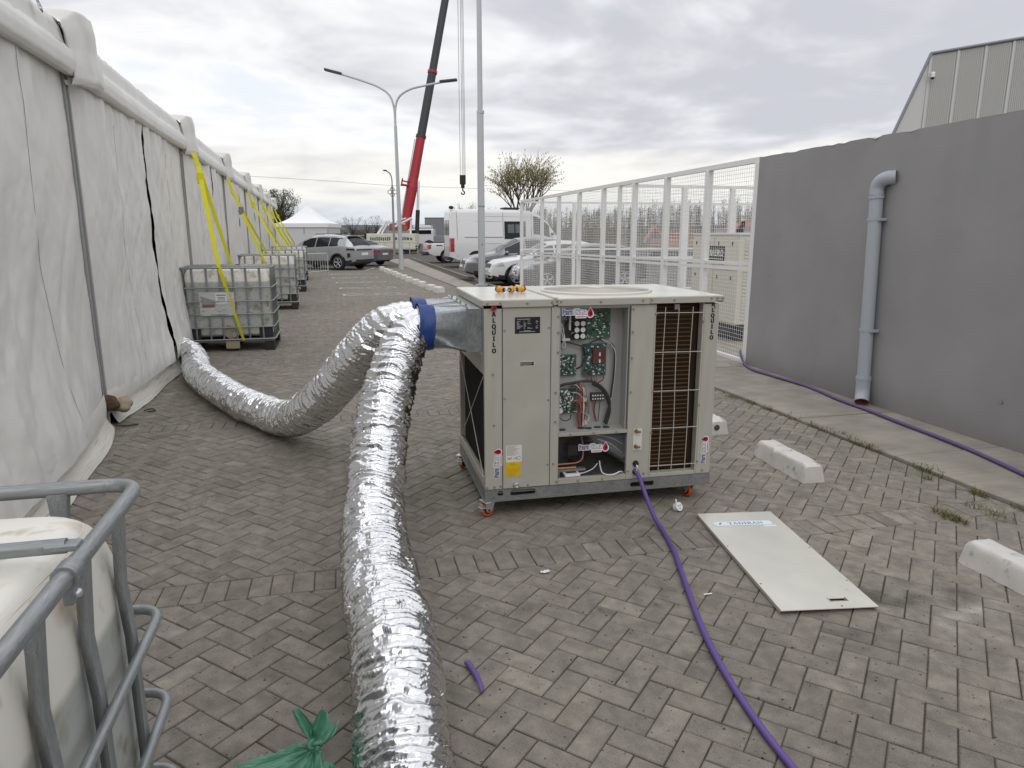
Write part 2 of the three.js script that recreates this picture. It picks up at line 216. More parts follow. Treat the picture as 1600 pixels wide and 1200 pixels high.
function paverGeo(P, r) {
  if (P.length < 3 || polyArea(P) < 0.0012) return null;
  const o = insetPoly(P, 0.0016 + r() * 0.0016), i1 = insetPoly(P, 0.0056), base = insetPoly(P, 0.001);
  if (polyArea(i1) < 0.0004 || polyArea(i1) > polyArea(P)) return null;
  const cx = P.reduce((s, p) => s + p[0], 0) / P.length, cz = P.reduce((s, p) => s + p[1], 0) / P.length;
  const h = (r() - 0.5) * 0.0036, tx = (r() - 0.5) * 0.022, tz = (r() - 0.5) * 0.022, y = (p) => h + (p[0] - cx) * tx + (p[1] - cz) * tz;
  // tone of this block: its own, plus the stains it lies in
  let t = 1 + (r() - 0.5) * 0.10 + 0.16 * fbm(cx * 0.45, cz * 0.45, 2.2, 3); let c = [t * (1 + (r() - 0.5) * 0.014), t, t * (1 + (r() - 0.5) * 0.014)];
  if (cx > 1.4) { const k = 1 + 0.16 * smooth(1.4, 2.8, cx) * (1 - smooth(8, 14, -cz)); c = c.map((v) => v * k); }
  if (r() < 0.03) c = c.map((v) => v * 0.82); if (r() < 0.03) c = c.map((v) => v * 1.17);
  const ox = Math.floor(r() * 40) / 8 + cx * 0, oz = Math.floor(r() * 40) / 8, pos = [], uv = [], nor = [], n = P.length;
  const ccw = P.reduce((s, p, i) => s + p[0] * P[(i + 1) % n][1] - P[(i + 1) % n][0] * p[1], 0) > 0;
  const colr = []; const shade = (x, z) => { if (cz < -7) return c; let m = 1 + 0.085 * fbm(x * 7, z * 7, 4.4, 3) + 0.05 * noise(x * 37, z * 37, 1.5), q = [c[0] * m, c[1] * m, c[2] * m];
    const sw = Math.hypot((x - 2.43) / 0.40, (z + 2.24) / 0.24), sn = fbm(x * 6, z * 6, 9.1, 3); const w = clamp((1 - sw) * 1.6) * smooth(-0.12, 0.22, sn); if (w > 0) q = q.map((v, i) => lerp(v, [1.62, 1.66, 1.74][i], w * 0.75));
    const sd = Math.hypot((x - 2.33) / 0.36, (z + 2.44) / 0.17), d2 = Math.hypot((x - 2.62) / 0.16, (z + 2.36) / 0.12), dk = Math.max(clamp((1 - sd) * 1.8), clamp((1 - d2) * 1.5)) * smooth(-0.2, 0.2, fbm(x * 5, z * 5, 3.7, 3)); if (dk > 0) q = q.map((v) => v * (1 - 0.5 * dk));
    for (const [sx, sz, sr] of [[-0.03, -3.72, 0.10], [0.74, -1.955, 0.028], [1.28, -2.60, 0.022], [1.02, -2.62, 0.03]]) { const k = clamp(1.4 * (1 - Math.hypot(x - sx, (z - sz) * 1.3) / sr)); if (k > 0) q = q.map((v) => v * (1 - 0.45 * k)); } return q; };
  const tri = (a, b, d) => { for (const q of ccw ? [a, d, b] : [a, b, d]) { pos.push(...q); uv.push(q[0] + ox, q[2] + oz); colr.push(...shade(q[0], q[2])); } };
  const t3 = (p, dy) => [p[0], y(p) + dy, p[1]];
  if (n === 4 && cz > -4.6) { // near blocks: a top with its own small unevenness
    const nu = 7, nv = 4, e01 = Math.hypot(i1[1][0] - i1[0][0], i1[1][1] - i1[0][1]), e12 = Math.hypot(i1[2][0] - i1[1][0], i1[2][1] - i1[1][1]), [a, b] = e01 > e12 ? [nu, nv] : [nv, nu];
    const at = (u, v) => { const x = lerp(lerp(i1[0][0], i1[1][0], u), lerp(i1[3][0], i1[2][0], u), v), z = lerp(lerp(i1[0][1], i1[1][1], u), lerp(i1[3][1], i1[2][1], u), v), e = Math.min(1, 8 * Math.min(u, 1 - u, v, 1 - v)); return [x, y([x, z]) + e * 0.0014 * noise(x * 26 + ox, z * 26), z]; };
    for (let i = 0; i < a; i++) for (let j = 0; j < b; j++) { const p = at(i / a, j / b), q = at((i + 1) / a, j / b), s = at((i + 1) / a, (j + 1) / b), t2 = at(i / a, (j + 1) / b); tri(p, q, s); tri(p, s, t2); }
  } else for (let k = 1; k < n - 1; k++) tri(t3(i1[0], 0), t3(i1[k], 0), t3(i1[k + 1], 0));
  for (let k = 0; k < n; k++) { const m = (k + 1) % n;
    tri(t3(i1[k], 0), t3(o[k], -0.0032), t3(o[m], -0.0032)); tri(t3(i1[k], 0), t3(o[m], -0.0032), t3(i1[m], 0));
    tri(t3(o[k], -0.0032), t3(base[k], -0.03), t3(base[m], -0.03)); tri(t3(o[k], -0.0032), t3(base[m], -0.03), t3(o[m], -0.0032)); }
  const g = new THREE.BufferGeometry(); g.setAttribute('position', new THREE.Float32BufferAttribute(pos, 3)); g.setAttribute('uv', new THREE.Float32BufferAttribute(uv, 2)); g.computeVertexNormals();
  g.setAttribute('color', new THREE.Float32BufferAttribute(colr, 3));
  g.userData = { x: cx, z: cz, a: polyArea(P) }; return g;
}
{
  const pave = new THREE.Group(); pave.name = 'pavement'; structure(pave); scene.add(pave);
  mesh('joint_sand', uvBox(box(-4.2, 3.9, -0.06, -0.0045, -34.2, 1.6), 0.8), M.joint, pave);
  const a = 0.0965, r = rngOf(31), bandZ = (k) => -3.18 - 3.03 * k, hw = a, all = [];
  const add = (P) => { const g = paverGeo(P, r); if (g) all.push(g); };
  const zEnd = -34, zStart = 1.4, xMin = (z) => -2.25 + 0.035 * (z + 6.35) - 0.15;
  for (let k = -2; k < 11; k++) { const zc = bandZ(k); if (zc < zEnd) break; for (let i = -40; i < 45; i++) { const x0 = i * a + (k % 2) * 0.03, P = [[x0, zc - hw], [x0 + a, zc - hw], [x0 + a, zc + hw], [x0, zc + hw]]; if (x0 < xMin(zc) || zc > zStart) continue; const Q = clipX(P, 1); if (Q.length > 2) add(Q); } }
  const c = Math.SQRT1_2, rot = (i, j) => [(i * c - j * c) * a, (i * c + j * c) * a];
  for (let k = -2; k < 11; k++) {
    const zHi = bandZ(k - 1) - hw, zLo = Math.max(bandZ(k) + hw, zEnd); if (zHi < zEnd) break;
    const N = 560;
    for (let i = -N; i < N; i++) for (let j = -N; j < N; j++) {
      const t = (((i - j) % 4) + 4) % 4; if (t !== 0 && t !== 2) continue;
      const [qx, qz] = rot(i, j); if (qx < -4 || qx > 4.2 || qz > zHi + 0.3 || qz < zLo - 0.3) continue;
      const P = (t === 0 ? [[i, j], [i + 2, j], [i + 2, j + 1], [i, j + 1]] : [[i, j - 1], [i + 1, j - 1], [i + 1, j + 1], [i, j + 1]]).map(([u, v]) => rot(u, v));
      if (P[0][0] < xMin(P[0][1]) || Math.max(...P.map((p) => p[1])) > zStart) continue;
      let Q = clipZ(clipZ(P, zLo, 1), zHi, -1); if (Q.length > 2) Q = clipX(Q, 1); if (Q.length > 2) add(Q);
    }
  }
  // the 300 that show largest are blocks of their own, the others are joined
  camera.aspect = 4 / 3; camera.updateProjectionMatrix(); camera.updateMatrixWorld(true);
  const seen = (g) => { const p = V(g.userData.x, 0, g.userData.z).project(camera); const d = Math.hypot(g.userData.x, 1.6, g.userData.z); const hidden = g.userData.x < -0.42 + 0 && g.userData.z > -1.75 || (Math.abs(g.userData.x - 0.1) < 0.17 && g.userData.z > -2.6); return Math.abs(p.x) < 1.0 && Math.abs(p.y) < 1.0 && p.z < 1 && !hidden ? g.userData.a / (d * d * d) : 0; };
  all.sort((p, q) => seen(q) - seen(p));
  for (const g of all.slice(0, 300)) mesh('paver', g, M.paver, pave);
  const rest = mesh('pavers', mergeGeometries(all.slice(300)), M.paver, pave); rest.userData.kind = 'stuff';
}
// ---------------------------------------------------------------- concrete walkway slabs beside the wall, dirt strip, kerbs
{
  const walk = new THREE.Group(); walk.name = 'sidewalk'; structure(walk); scene.add(walk);
  const rightX = (z) => z > -19.4 ? 4.78 : 3.98 + 0.006 * (-19.4 - z);
  const joints = [1.5, 0.3, -0.85, -1.95, -3.05, -4.1, -5.2, -6.35, -7.5]; for (let z = -8.65; z > -46; z -= 1.15) joints.push(z);
  joints.push(-19.4); joints.sort((a, b) => b - a); const r = rngOf(8), far = [];
  for (let i = 0; i < joints.length - 1; i++) {
    const z0 = joints[i] - 0.006, z1 = joints[i + 1] + 0.006; if (z0 - z1 < 0.05) continue;
    const l0 = leftEdge(z0), l1 = leftEdge(z1), r0 = rightX(z0 - 0.01), r1 = rightX(z0 - 0.01), y = 0.022 + (r() - 0.5) * 0.006, e = 0.012, n = 10;
    const ch = () => 0.002 + r() * r() * 0.014; // worn edge towards the blocks
    const edge = []; for (let k = 0; k <= n; k++) edge.push([lerp(l0, l1, k / n) + ch(), lerp(z0, z1, k / n)]);
    const s = new THREE.Shape([...edge.map(([x, z]) => new THREE.Vector2(x, -z)), new THREE.Vector2(r1, -z1), new THREE.Vector2(r0, -z0)]);
    const g = new THREE.ExtrudeGeometry(s, { depth: 0.06, bevelEnabled: true, bevelThickness: 0.005, bevelSize: 0.004, bevelOffset: -0.004, bevelSegments: 1 }).rotateX(-Math.PI / 2).translate(0, y - 0.065, 0);
    mesh('slab', uvBox(g, 0.55), M.concrete, walk);
  }
  structure(mesh('dirt_strip', uvBox(box(3.9, 4.36, -0.06, 0.004, -46, -19.5), 0.7), M.soil));
  const kr = rngOf(3); const kerb = thing('kerb', null, null); structure(kerb);
  for (let z = -19.6; z > -45; z -= 1.0) mesh('kerb_stone', uvBox(rbox(4.36, 4.48, -0.05, 0.075 + (kr() - 0.5) * 0.012, z - 0.985, z, 0.012)), M.kerb, kerb);
  const back = thing('kerb', null, null); structure(back);
  for (let x = -3; x < 4.0; x += 1.0) mesh('kerb_stone', uvBox(rbox(x, x + 0.985, -0.05, 0.13, -45.4, -45.2, 0.015)), x > 0.6 && x < 1.5 ? M.yellow : M.kerb, back);
}
// ---------------------------------------------------------------- painted motorbike bays
{
  const ribbon = (pts, w, y) => { const g = []; for (let i = 0; i < pts.length - 1; i++) { const [ax, az] = pts[i], [bx, bz] = pts[i + 1], l = Math.hypot(bx - ax, bz - az) || 1, nx = -(bz - az) / l * w / 2, nz = (bx - ax) / l * w / 2; const b = new THREE.BufferGeometry(); b.setAttribute('position', new THREE.Float32BufferAttribute([ax + nx, y, az + nz, bx + nx, y, bz + nz, bx - nx, y, bz - nz, ax + nx, y, az + nz, bx - nx, y, bz - nz, ax - nx, y, az - nz], 3)); b.computeVertexNormals(); g.push(b); } return g; };
  const arc = (cx, cz, rx, rz, a0, a1, n = 20) => { const p = []; for (let i = 0; i <= n; i++) { const a = lerp(a0, a1, i / n); p.push([cx + Math.cos(a) * rx, cz + Math.sin(a) * rz]); } return p; };
  [[0.0, -19.15], [-0.09, -21.5], [-0.2, -24.0], [-0.33, -26.6], [-0.42, -29.0]].forEach(([x, z], i) => {
    const L = 1.72 - i * 0.02, y = 0.007; const g = [];
    g.push(...ribbon([[x + 0.95, z + 0.24], [x + 0.16, z + 0.26], ...arc(x + 0.16, z, 0.13, 0.26, Math.PI / 2, Math.PI * 1.5, 10), [x + 0.4, z - 0.22], [x + 0.75, z - 0.1]], 0.055, y));
    g.push(...ribbon(arc(x + L - 0.45, z, 0.44, 0.33, 0.3, 2.7), 0.055, y + 0.0001), ...ribbon(arc(x + L - 0.45, z, 0.44, 0.33, 3.2, 6.0), 0.055, y + 0.0002));
    g.push(...ribbon([[x + L - 0.62, z + 0.05], [x + L - 0.5, z - 0.02]], 0.06, y + 0.0003), ...ribbon([[x + L - 0.3, z + 0.02], [x + L - 0.2, z - 0.05]], 0.06, y + 0.0004), ...ribbon([[x + 0.3, z + 0.04], [x + 0.55, z + 0.0]], 0.04, y + 0.0005));
    structure(mesh('road_marking', g, M.whitePaint));
  });
  structure(mesh('road_marking', ribbon([[1.0, -31.5], [1.5, -33.8]], 0.09, 0.008), M.whitePaint));
}
// ---------------------------------------------------------------- grey rendered wall and its drain pipe
{
  const w = thing('rendered_wall', 'long plain grey rendered wall at the right with a downpipe on it', 'wall');
  const top = gridGeo(120, 1, (u, v) => { const z = lerp(-7.62, 2.5, u); return [lerp(4.78, 5.0, v), 2.457 + 0.006 * noise(z * 7, v * 3) - Math.max(0, noise(z * 11, 5.5 + v) - 0.35) * 0.05, z]; });
  const face = gridGeo(120, 24, (u, v) => { const z = lerp(-7.62, 2.5, u), y = lerp(-0.05, 2.457, v), e = smooth(0.93, 1, v); return [4.78 + 0.006 * fbm(z * 0.8, y * 0.8, 1.1, 3) + e * Math.max(0, noise(z * 11, 5.5) - 0.3) * 0.02, v === 1 ? 2.457 + 0.006 * noise(z * 7, 0) - Math.max(0, noise(z * 11, 5.5) - 0.35) * 0.05 : y, z]; });
  const fp = face.attributes.position, fu = face.attributes.uv; for (let i = 0; i < fp.count; i++) fu.setXY(i, fp.getZ(i) / 2.4, fp.getY(i) / 2.4);
  { const c = new Float32Array(fp.count * 3); for (let i = 0; i < fp.count; i++) { const y = fp.getY(i), z = fp.getZ(i), base = (1 - smooth(0.02, 0.30 + 0.16 * noise(z * 1.7, 4.4), y)) * 0.16, drip = Math.max(0, noise(z * 5.5, 9.9, 0.5)) * smooth(1.2, 2.45, y) * 0.10, under = Math.exp(-(((z + 5.52) / 0.16) ** 2)) * (1 - smooth(0.0, 0.5, y)) * 0.2, m = 1 - base - drip - under; c.set([m, m * (1 - base * 0.15), m * (1 - base * 0.35)], i * 3); } face.setAttribute('color', new THREE.BufferAttribute(c, 3)); for (const g of [top]) g.setAttribute('color', new THREE.BufferAttribute(new Float32Array(g.attributes.position.count * 3).fill(1), 3)); }
  mesh('wall_face', face, M.plaster, w); mesh('wall_body', uvBox(box(4.80, 5.0, -0.05, 2.43, -7.615, 2.5), 0.4), M.tinGrey, w); mesh('wall_coping', top, M.plaster, w);
  for (const [y, z, s] of [[0.36, -4.15, 0.016], [0.52, -3.75, 0.012], [1.12, -7.25, 0.01]]) mesh('patch', new THREE.CircleGeometry(s, 10).rotateY(-Math.PI / 2).translate(4.772, y, z), M.tinGrey, w);
  const p = thing('drain_pipe', 'pale grey plastic downpipe fixed to the grey wall with a bend at each end', 'downpipe');
  const X = 4.715, r = 0.057; 
  mesh('pipe', [rod([X, 0.24, -5.52], [X, 1.96, -5.60], r, r, 20)], M.pvc, p);
  const el = new THREE.CatmullRomCurve3([V(X, 1.93, -5.6), V(X, 2.0, -5.6), V(X + 0.002, 2.045, -5.575), V(X + 0.02, 2.075, -5.52), V(X + 0.07, 2.08, -5.47)]);
  mesh('elbow', [new THREE.TubeGeometry(el, 16, r + 0.004, 20), rod([X, 1.9, -5.597], [X, 1.925, -5.598], r + 0.008, r + 0.008, 20)], M.pvc, p);
  const lo = new THREE.CatmullRomCurve3([V(X, 0.27, -5.52), V(X, 0.16, -5.515), V(X - 0.012, 0.11, -5.5), V(X - 0.045, 0.055, -5.46)]);
  mesh('outlet', [new THREE.TubeGeometry(lo, 12, r + 0.006, 20), rod([X, 0.255, -5.52], [X, 0.285, -5.52], r + 0.011, r + 0.011, 20)], M.pvc, p);
  mesh('outlet_lining', new THREE.TubeGeometry(new THREE.CatmullRomCurve3([V(X - 0.004, 0.13, -5.508), V(X - 0.0155, 0.106, -5.497), V(X - 0.0465, 0.053, -5.4585)]), 6, r - 0.002, 20), M.rust, p);
  for (const [y, z] of [[1.72, -5.59], [0.72, -5.542]]) { const b = mesh('bracket', [rod([X, y - 0.012, z], [X, y + 0.012, z], r + 0.005, r + 0.005, 20), box(X - 0.02, 4.776, y - 0.012, y + 0.012, z - r - 0.024, z - r - 0.002), box(X - 0.02, 4.776, y - 0.012, y + 0.012, z + r + 0.002, z + r + 0.024)], M.pvc, p); }
}
// ---------------------------------------------------------------- white mesh enclosure
{
  const f = thing('mesh_enclosure', 'tall white steel mesh fence enclosing a yard beside the grey wall', 'fence');
  const X = 4.815, Y1 = 2.46, zs = [-7.66, -8.84, -10.09, -11.29, -11.96, -12.75, -14.14, -15.56, -16.93, -18.95];
  const mid = (z) => 1.2 + (z + 7.6) * 0.012, w = 0.04;
  const post = (x, z, W = w) => mesh('post', rbox(x - W, x + W, -0.02, Y1 - 0.05, z - W, z + W, 0.004, 1), M.fence, f);
  const rail = (a, b, r = 0.022) => { const d = V(b[0] - a[0], b[1] - a[1], b[2] - a[2]), g = new THREE.BoxGeometry(r * 2, r * 2, d.length()); g.applyQuaternion(new THREE.Quaternion().setFromUnitVectors(V(0, 0, 1), d.clone().normalize())); mesh('rail', g.translate((a[0] + b[0]) / 2, (a[1] + b[1]) / 2, (a[2] + b[2]) / 2), M.fence, f); };
  const wires = (a, b, y0, y1) => { const g = [], n = Math.round(Math.hypot(b[0] - a[0], b[1] - a[1]) / 0.05), m = Math.round((y1 - y0) / 0.05), r = 0.0019, P = (t) => [lerp(a[0], b[0], t), lerp(a[1], b[1], t)];
    for (let i = 1; i < n; i++) { const [x, z] = P(i / n); g.push(rod([x, y0, z], [x, y1, z], r, r, 4, true)); }
    for (let j = 1; j < m; j++) { const y = lerp(y0, y1, j / m); g.push(rod([a[0], y, a[1]], [b[0], y, b[1]], r, r, 4, true)); } mesh('mesh_infill', g, M.fence, f); };
  zs.forEach((z, i) => post(X, z, i === 4 ? 0.03 : w));
  rail([X, Y1 - 0.025, zs[0] + 0.03], [X, Y1 - 0.025, zs[9] - 0.03], 0.03); rail([X, 0.04, zs[0]], [X, 0.04, zs[9]], 0.025);
  for (let i = 0; i < 9; i++) { const m0 = mid(zs[i]), m1 = mid(zs[i + 1]); rail([X - 0.003, m0 + 0.035, zs[i] - w], [X - 0.003, m1 + 0.035, zs[i + 1] + w], 0.02); rail([X - 0.003, m0 - 0.03, zs[i] - w], [X - 0.003, m1 - 0.03, zs[i + 1] + w], 0.02);
    wires([X, zs[i] - 0.02], [X, zs[i + 1] + 0.02], 0.06, m1 - 0.05); wires([X, zs[i] - 0.02], [X, zs[i + 1] + 0.02], m0 + 0.055, Y1 - 0.05); }
  for (const [z, x1, ps] of [[-11.96, 9.2, [6.05, 7.0, 8.1, 9.2]], [-18.95, 12.5, [6.3, 8.05, 9.7, 11.2, 12.5]]]) {
    rail([X + 0.03, Y1 - 0.05, z], [x1, Y1 - 0.05, z], 0.025); rail([X + 0.03, 1.16, z], [x1, 1.16, z], 0.025); rail([X + 0.03, 0.04, z], [x1, 0.04, z], 0.025);
    let x0 = X; for (const x of ps) { post(x, z); wires([x0 + 0.02, z], [x - 0.02, z], 0.07, 1.13); wires([x0 + 0.02, z], [x - 0.02, z], 1.19, Y1 - 0.08); x0 = x; }
  }
  structure(mesh('yard_ground', uvBox(box(4.79, 13, -0.06, 0.012, -19.2, -7.64), 0.5), M.concrete));
  // generator in the yard
  const g = thing('generator', 'cream generator cabinet behind the white mesh fence with a black label', 'generator', [5.62, 0, -9.34]);
  const L = 1.35; // the long side with the label faces the paving, the narrow end faces along the wall
  mesh('base', box(0.03, 0.95, 0.02, 0.26, -L, -0.03), M.black, g); mesh('cabinet', rbox(0, 1.0, 0.26, 1.56, -L - 0.03, 0, 0.02), M.genset, g);
  mesh('roof_rim', rbox(-0.012, 1.012, 1.56, 1.6, -L - 0.042, 0.012, 0.012), M.genset, g);
  for (const [z0, z1] of [[-0.66, -0.02], [-1.36, -0.69]]) for (const [y0, y1] of [[0.28, 1.04], [1.06, 1.54]]) { const d = mesh('door', rbox(-0.012, 0.001, y0, y1, z0, z1, 0.004), M.genset, g); for (const q of [0.18, 0.8]) mesh('latch', rbox(-0.02, -0.01, y1 - 0.12, y1 - 0.07, lerp(z0, z1, q) - 0.012, lerp(z0, z1, q) + 0.012, 0.003), M.black, d); }
  { const vg = []; for (let y = 0.34; y < 1.5; y += 0.05) vg.push(box(0.1, 0.9, y, y + 0.028, 0.001, 0.012)); mesh('louvre', vg, M.genset, g); }
  mesh('exhaust', [tube([[0.45, 1.6, -0.75], [0.44, 1.68, -0.72], [0.40, 1.70, -0.6], [0.3, 1.74, -0.42]], 0.035, 10), rod([0.45, 1.6, -0.75], [0.45, 1.66, -0.75], 0.06, 0.06, 10)], M.black, g);
  const tx = canvasTex(256, 128, (c, w, h) => { c.fillStyle = '#0b0b0c'; c.fillRect(0, 0, w, h); c.fillStyle = '#f2f2f0'; c.font = 'bold 62px sans-serif'; c.textAlign = 'center'; c.fillText('C MERD', w / 2, 70); c.fillRect(16, 88, 224, 5); c.fillRect(30, 104, 196, 6); });
  mesh('label', new THREE.PlaneGeometry(0.62, 0.27).rotateY(-Math.PI / 2).translate(-0.0155, 1.27, -0.66), new THREE.MeshStandardMaterial({ map: tx, roughness: 0.5 }), g);
}
// ---------------------------------------------------------------- clad hall beyond the wall
{
  const b = thing('industrial_hall', 'tall industrial hall with ribbed metal cladding rising behind the grey wall', 'building');
  // faces the camera side: plane x along right, at depth about 40 m
  const base = V(37.1, 0, -40.6), dir = V(0.972, 0, 0.236), at = (u, y, o = 0) => { const p = base.clone().addScaledVector(dir, u).addScaledVector(V(-0.236, 0, 0.972), o); return [p.x, y, p.z]; };
  const back = V(0.78, 0, -0.626); const body = []; const quad = (a, b2, c, d) => { const g = new THREE.BufferGeometry(); g.setAttribute('position', new THREE.Float32BufferAttribute([...a, ...b2, ...c, ...a, ...c, ...d], 3)); g.computeVertexNormals(); body.push(g); };
  const eaveL = 12.75, slope = 0.16, W = 30, Dp = 40, topY = (u) => eaveL + u * slope;
  const bk = (p) => [p[0] + back.x * Dp, p[1], p[2] + back.z * Dp]; const c4 = [at(-4.9, 0), at(0, eaveL), at(W, topY(W)), at(W, 0)]; for (let i = 0; i < 4; i++) { const p = c4[i], q = c4[(i + 1) % 4]; quad(p, q, bk(q), bk(p)); } quad(...c4); quad(...c4.map(bk));
  mesh('shell', body, M.clad, b);
  const tri = new THREE.BufferGeometry(); tri.setAttribute('position', new THREE.Float32BufferAttribute([...at(-4.9, 0, 0.02), ...at(-0.25, 0, 0.02), ...at(-0.02, eaveL, 0.02)], 3)); tri.computeVertexNormals(); mesh('gable_panel', tri, M.cladTrim, b);
  for (let u = 0; u < 12; u += 1.72) { const ribs = []; const n = 12; for (let i = 0; i < n; i++) { const q = u + 0.1 + (1.52 / n) * i; const g = box(0, 0.07, 0, topY(q) - 0.15, 0, 0.014); const a = at(q, 0, 0.02); g.rotateY(-Math.atan2(dir.z, dir.x)); ribs.push(g.translate(...a)); } mesh('cladding_panel', ribs, M.clad, b);
    const g = box(-0.07, 0.07, 0, topY(u) - 0.05, 0, 0.06); g.rotateY(-Math.atan2(dir.z, dir.x)); mesh('cover_strip', g.translate(...at(u, 0, 0.02)), M.cladTrim, b); }
  const trim = (p, q) => mesh('roof_trim', rod(p, q, 0.10, 0.10, 6), M.tinGrey, b); trim(at(-4.9, 0, 0.06), at(0, eaveL, 0.06)); trim(at(0, eaveL, 0.06), at(W, topY(W), 0.06));
  const c = thing('dome_camera', 'small white dome security camera high on the clad hall', 'security camera', at(0.1, 11.25, 0.35));
  mesh('housing', [new THREE.CylinderGeometry(0.13, 0.13, 0.22, 14).translate(0, 0.12, 0), new THREE.SphereGeometry(0.13, 14, 8, 0, 6.3, 0, 1.57).translate(0, 0.22, 0)], M.white, c); mesh('dome', new THREE.SphereGeometry(0.12, 14, 8, 0, 6.3, 1.57, 1.57), M.black, c); mesh('bracket', rod([0, 0.3, 0], [0.05, 0.32, -0.35], 0.03), M.white, c);
}
// ---------------------------------------------------------------- the long white marquee
{
  const tent = thing('marquee', 'long white marquee with fabric side walls filling the left side', 'marquee', [-2.0, 0, -6.35], 0.035);
  const EY = 2.79, bays = [[5, 0], [0, -5], [-5, -10], [-10, -15], [-15, -20], [-20, -25], [-25, -30]];
  const wallN = (y, z) => { // outward bulge of the cloth (+x)
    const e = smooth(0, 0.4, y), d = ((z % 5) + 5) % 5, m = Math.sin(Math.PI * d / 5);
    const folds = (0.05 + 0.06 * smooth(1.6, 2.8, y) + 0.03 * (1 - smooth(0.3, 1.0, y))) * Math.pow(Math.abs(fbm(z * 2.6 + y * 0.22, y * 0.22, 3.3, 3)), 0.8) * smooth(0, 0.4, y), crumple = 0.034 * (Math.abs(fbm(z * 1.9 + y * 1.5, (y - z) * 0.28, 6.1, 3)) + Math.abs(fbm(z * 1.7 - y * 1.3, (y + z) * 0.3, 16.1, 3))) + 0.004 * (1 - Math.abs(fbm(z * 2.2 + y * 1.1, y * 2.0 - z * 0.7, 6.1, 3)) * 2.4) + 0.004 * (1 - Math.abs(fbm(z * 6 + y * 3, y * 6, 9.4, 2)) * 2.4);
    return 0.01 + m * (0.03 + 0.03 * noise(z * 0.5, y * 0.6, 4.4)) + folds * m + crumple * e * (0.35 + 0.65 * m) + 0.02 * noise(z * 0.9, y * 1.3, 7.7) * m;
  };
  bays.forEach(([z0, z1], k) => {
    const foot = (z) => (k === 0 ? 0.20 : 0.12) * Math.pow(Math.sin(Math.PI * clamp((z0 - z) / 5)), 0.7); const near = k < 3, zm = (z0 + z1) / 2, mid = zm + (k === 1 ? 0.15 : 0);
    const parts = k === 0 ? [[z0, z1 + 0.05]] : [[z0 - 0.05, mid], [mid, z1 + 0.05]];
    parts.forEach(([a, b], s) => {
      const g = gridGeo(near ? 130 : 40, near ? 90 : 24, (u, v) => {
        const y = lerp(0.16, EY, v); let z = lerp(a, b, u); const gap = k ? 0.022 + 0.022 * Math.pow(Math.sin(v * 3.0 + k), 2) + 0.03 * (1 - v) * (s ? 1 : 0.4) : 0, wob = k ? 0.012 * noise(y * 1.6, k * 3.3) : 0;
        if (k && s === 0) z += u * u * u * (gap + wob) * 1; if (k && s === 1) z += Math.pow(1 - u, 3) * (wob - gap) * 1;
        const fl = k ? (s === 0 ? Math.pow(u, 8) : Math.pow(1 - u, 8)) * 0.02 * (0.5 + noise(y * 2.2, s * 4 + k)) : 0; return [wallN(y, z) + fl + foot(z) * Math.pow(1 - smooth(-0.2, 1.3, y), 1.3) * 1.25, y, z]; });
      const p = g.attributes.position, t = g.attributes.uv; for (let i = 0; i < p.count; i++) t.setXY(i, p.getZ(i) / 1.6, p.getY(i) / 1.6);
      const w = mesh('wall_panel', g, M.fabric, tent);
      const strip = (z, r = 0.004) => mesh('seam', new THREE.TubeGeometry(new THREE.CatmullRomCurve3([...Array(16).keys()].map((i) => { const y = lerp(0.2, EY - 0.05, i / 15); return V(wallN(y, z) + foot(z) * Math.pow(1 - smooth(-0.2, 1.3, y), 1.3) * 1.25 + 0.001, y, z); })), 60, r, 4), M.seam, w);
      if (k === 0) { strip(1.05, 0.0018); strip(3.1, 0.0018); } else if (near) strip(lerp(a, b, 0.5), 0.0014);
    });
    // hem band along the foot and the ground flap lying out on the blocks
    const hem = gridGeo(near ? 100 : 30, 6, (u, v) => { const z = lerp(z0 - 0.06, z1 + 0.06, u), y = lerp(0.30, 0.1, v); return [foot(z) + 0.02 + 0.012 * Math.sin(v * 3.1) + 0.006 * noise(z * 14, v * 2), y, z]; }); mesh('hem_band', hem, M.fabricPlain, tent);
    const flap = gridGeo(near ? 90 : 30, 12, (u, v) => { const z = lerp(z0 - 0.1, z1 + 0.1, u), out = 0.075 + 0.05 * noise(z * 0.9, k * 2.1), end = 1 - 0.25 * Math.pow(Math.abs(u * 2 - 1), 6), x = foot(z) + 0.02 + out * v * end, y = lerp(0.14, 0.006, Math.pow(v, 0.55)) + 0.014 * Math.max(0, noise(z * 5, v * 3)) + (v < 1 ? 0.005 : 0.003); return [x, y, z]; });
    mesh('ground_flap', flap, M.flap, tent);
    // eave: sloping skirt of the roof sheet above a rolled valance that sags between the posts
    const sag = (z) => 0.028 * Math.sin(Math.PI * clamp((z0 - z) / 5));
    const cs = [[-0.35, 3.22], [-0.08, 3.19], [0.02, 3.155], [0.045, 3.10], [0.055, 3.03], [0.062, 2.99], [0.082, 2.972], [0.112, 2.93], [0.128, 2.87], [0.125, 2.80], [0.10, 2.762], [0.06, 2.765], [0.0, 2.80]];
    const ev = gridGeo(near ? 140 : 50, (cs.length - 1) * 3, (u, v) => { const z = lerp(z0 - 0.03, z1 + 0.03, u), t = v * (cs.length - 1), i = Math.min(cs.length - 2, Math.floor(t)), f = t - i, c = f * f * (3 - 2 * f) * 0.5 + f * 0.5; let x = lerp(cs[i][0], cs[i + 1][0], c), y = lerp(cs[i][1], cs[i + 1][1], c); const up = 1 - smooth(2.95, 3.0, y); const wr = near ? (1 - up) * 0.012 * noise(z * 8 + y * 6, y * 2.5, 2.2) + up * 0.004 * noise(z * 6, y * 9, 5.5) : 0; y -= sag(z) * (0.4 + up * 0.6); return [x + wr + 0.004 * noise(z * 0.8, y), y + wr * 0.4, z]; });
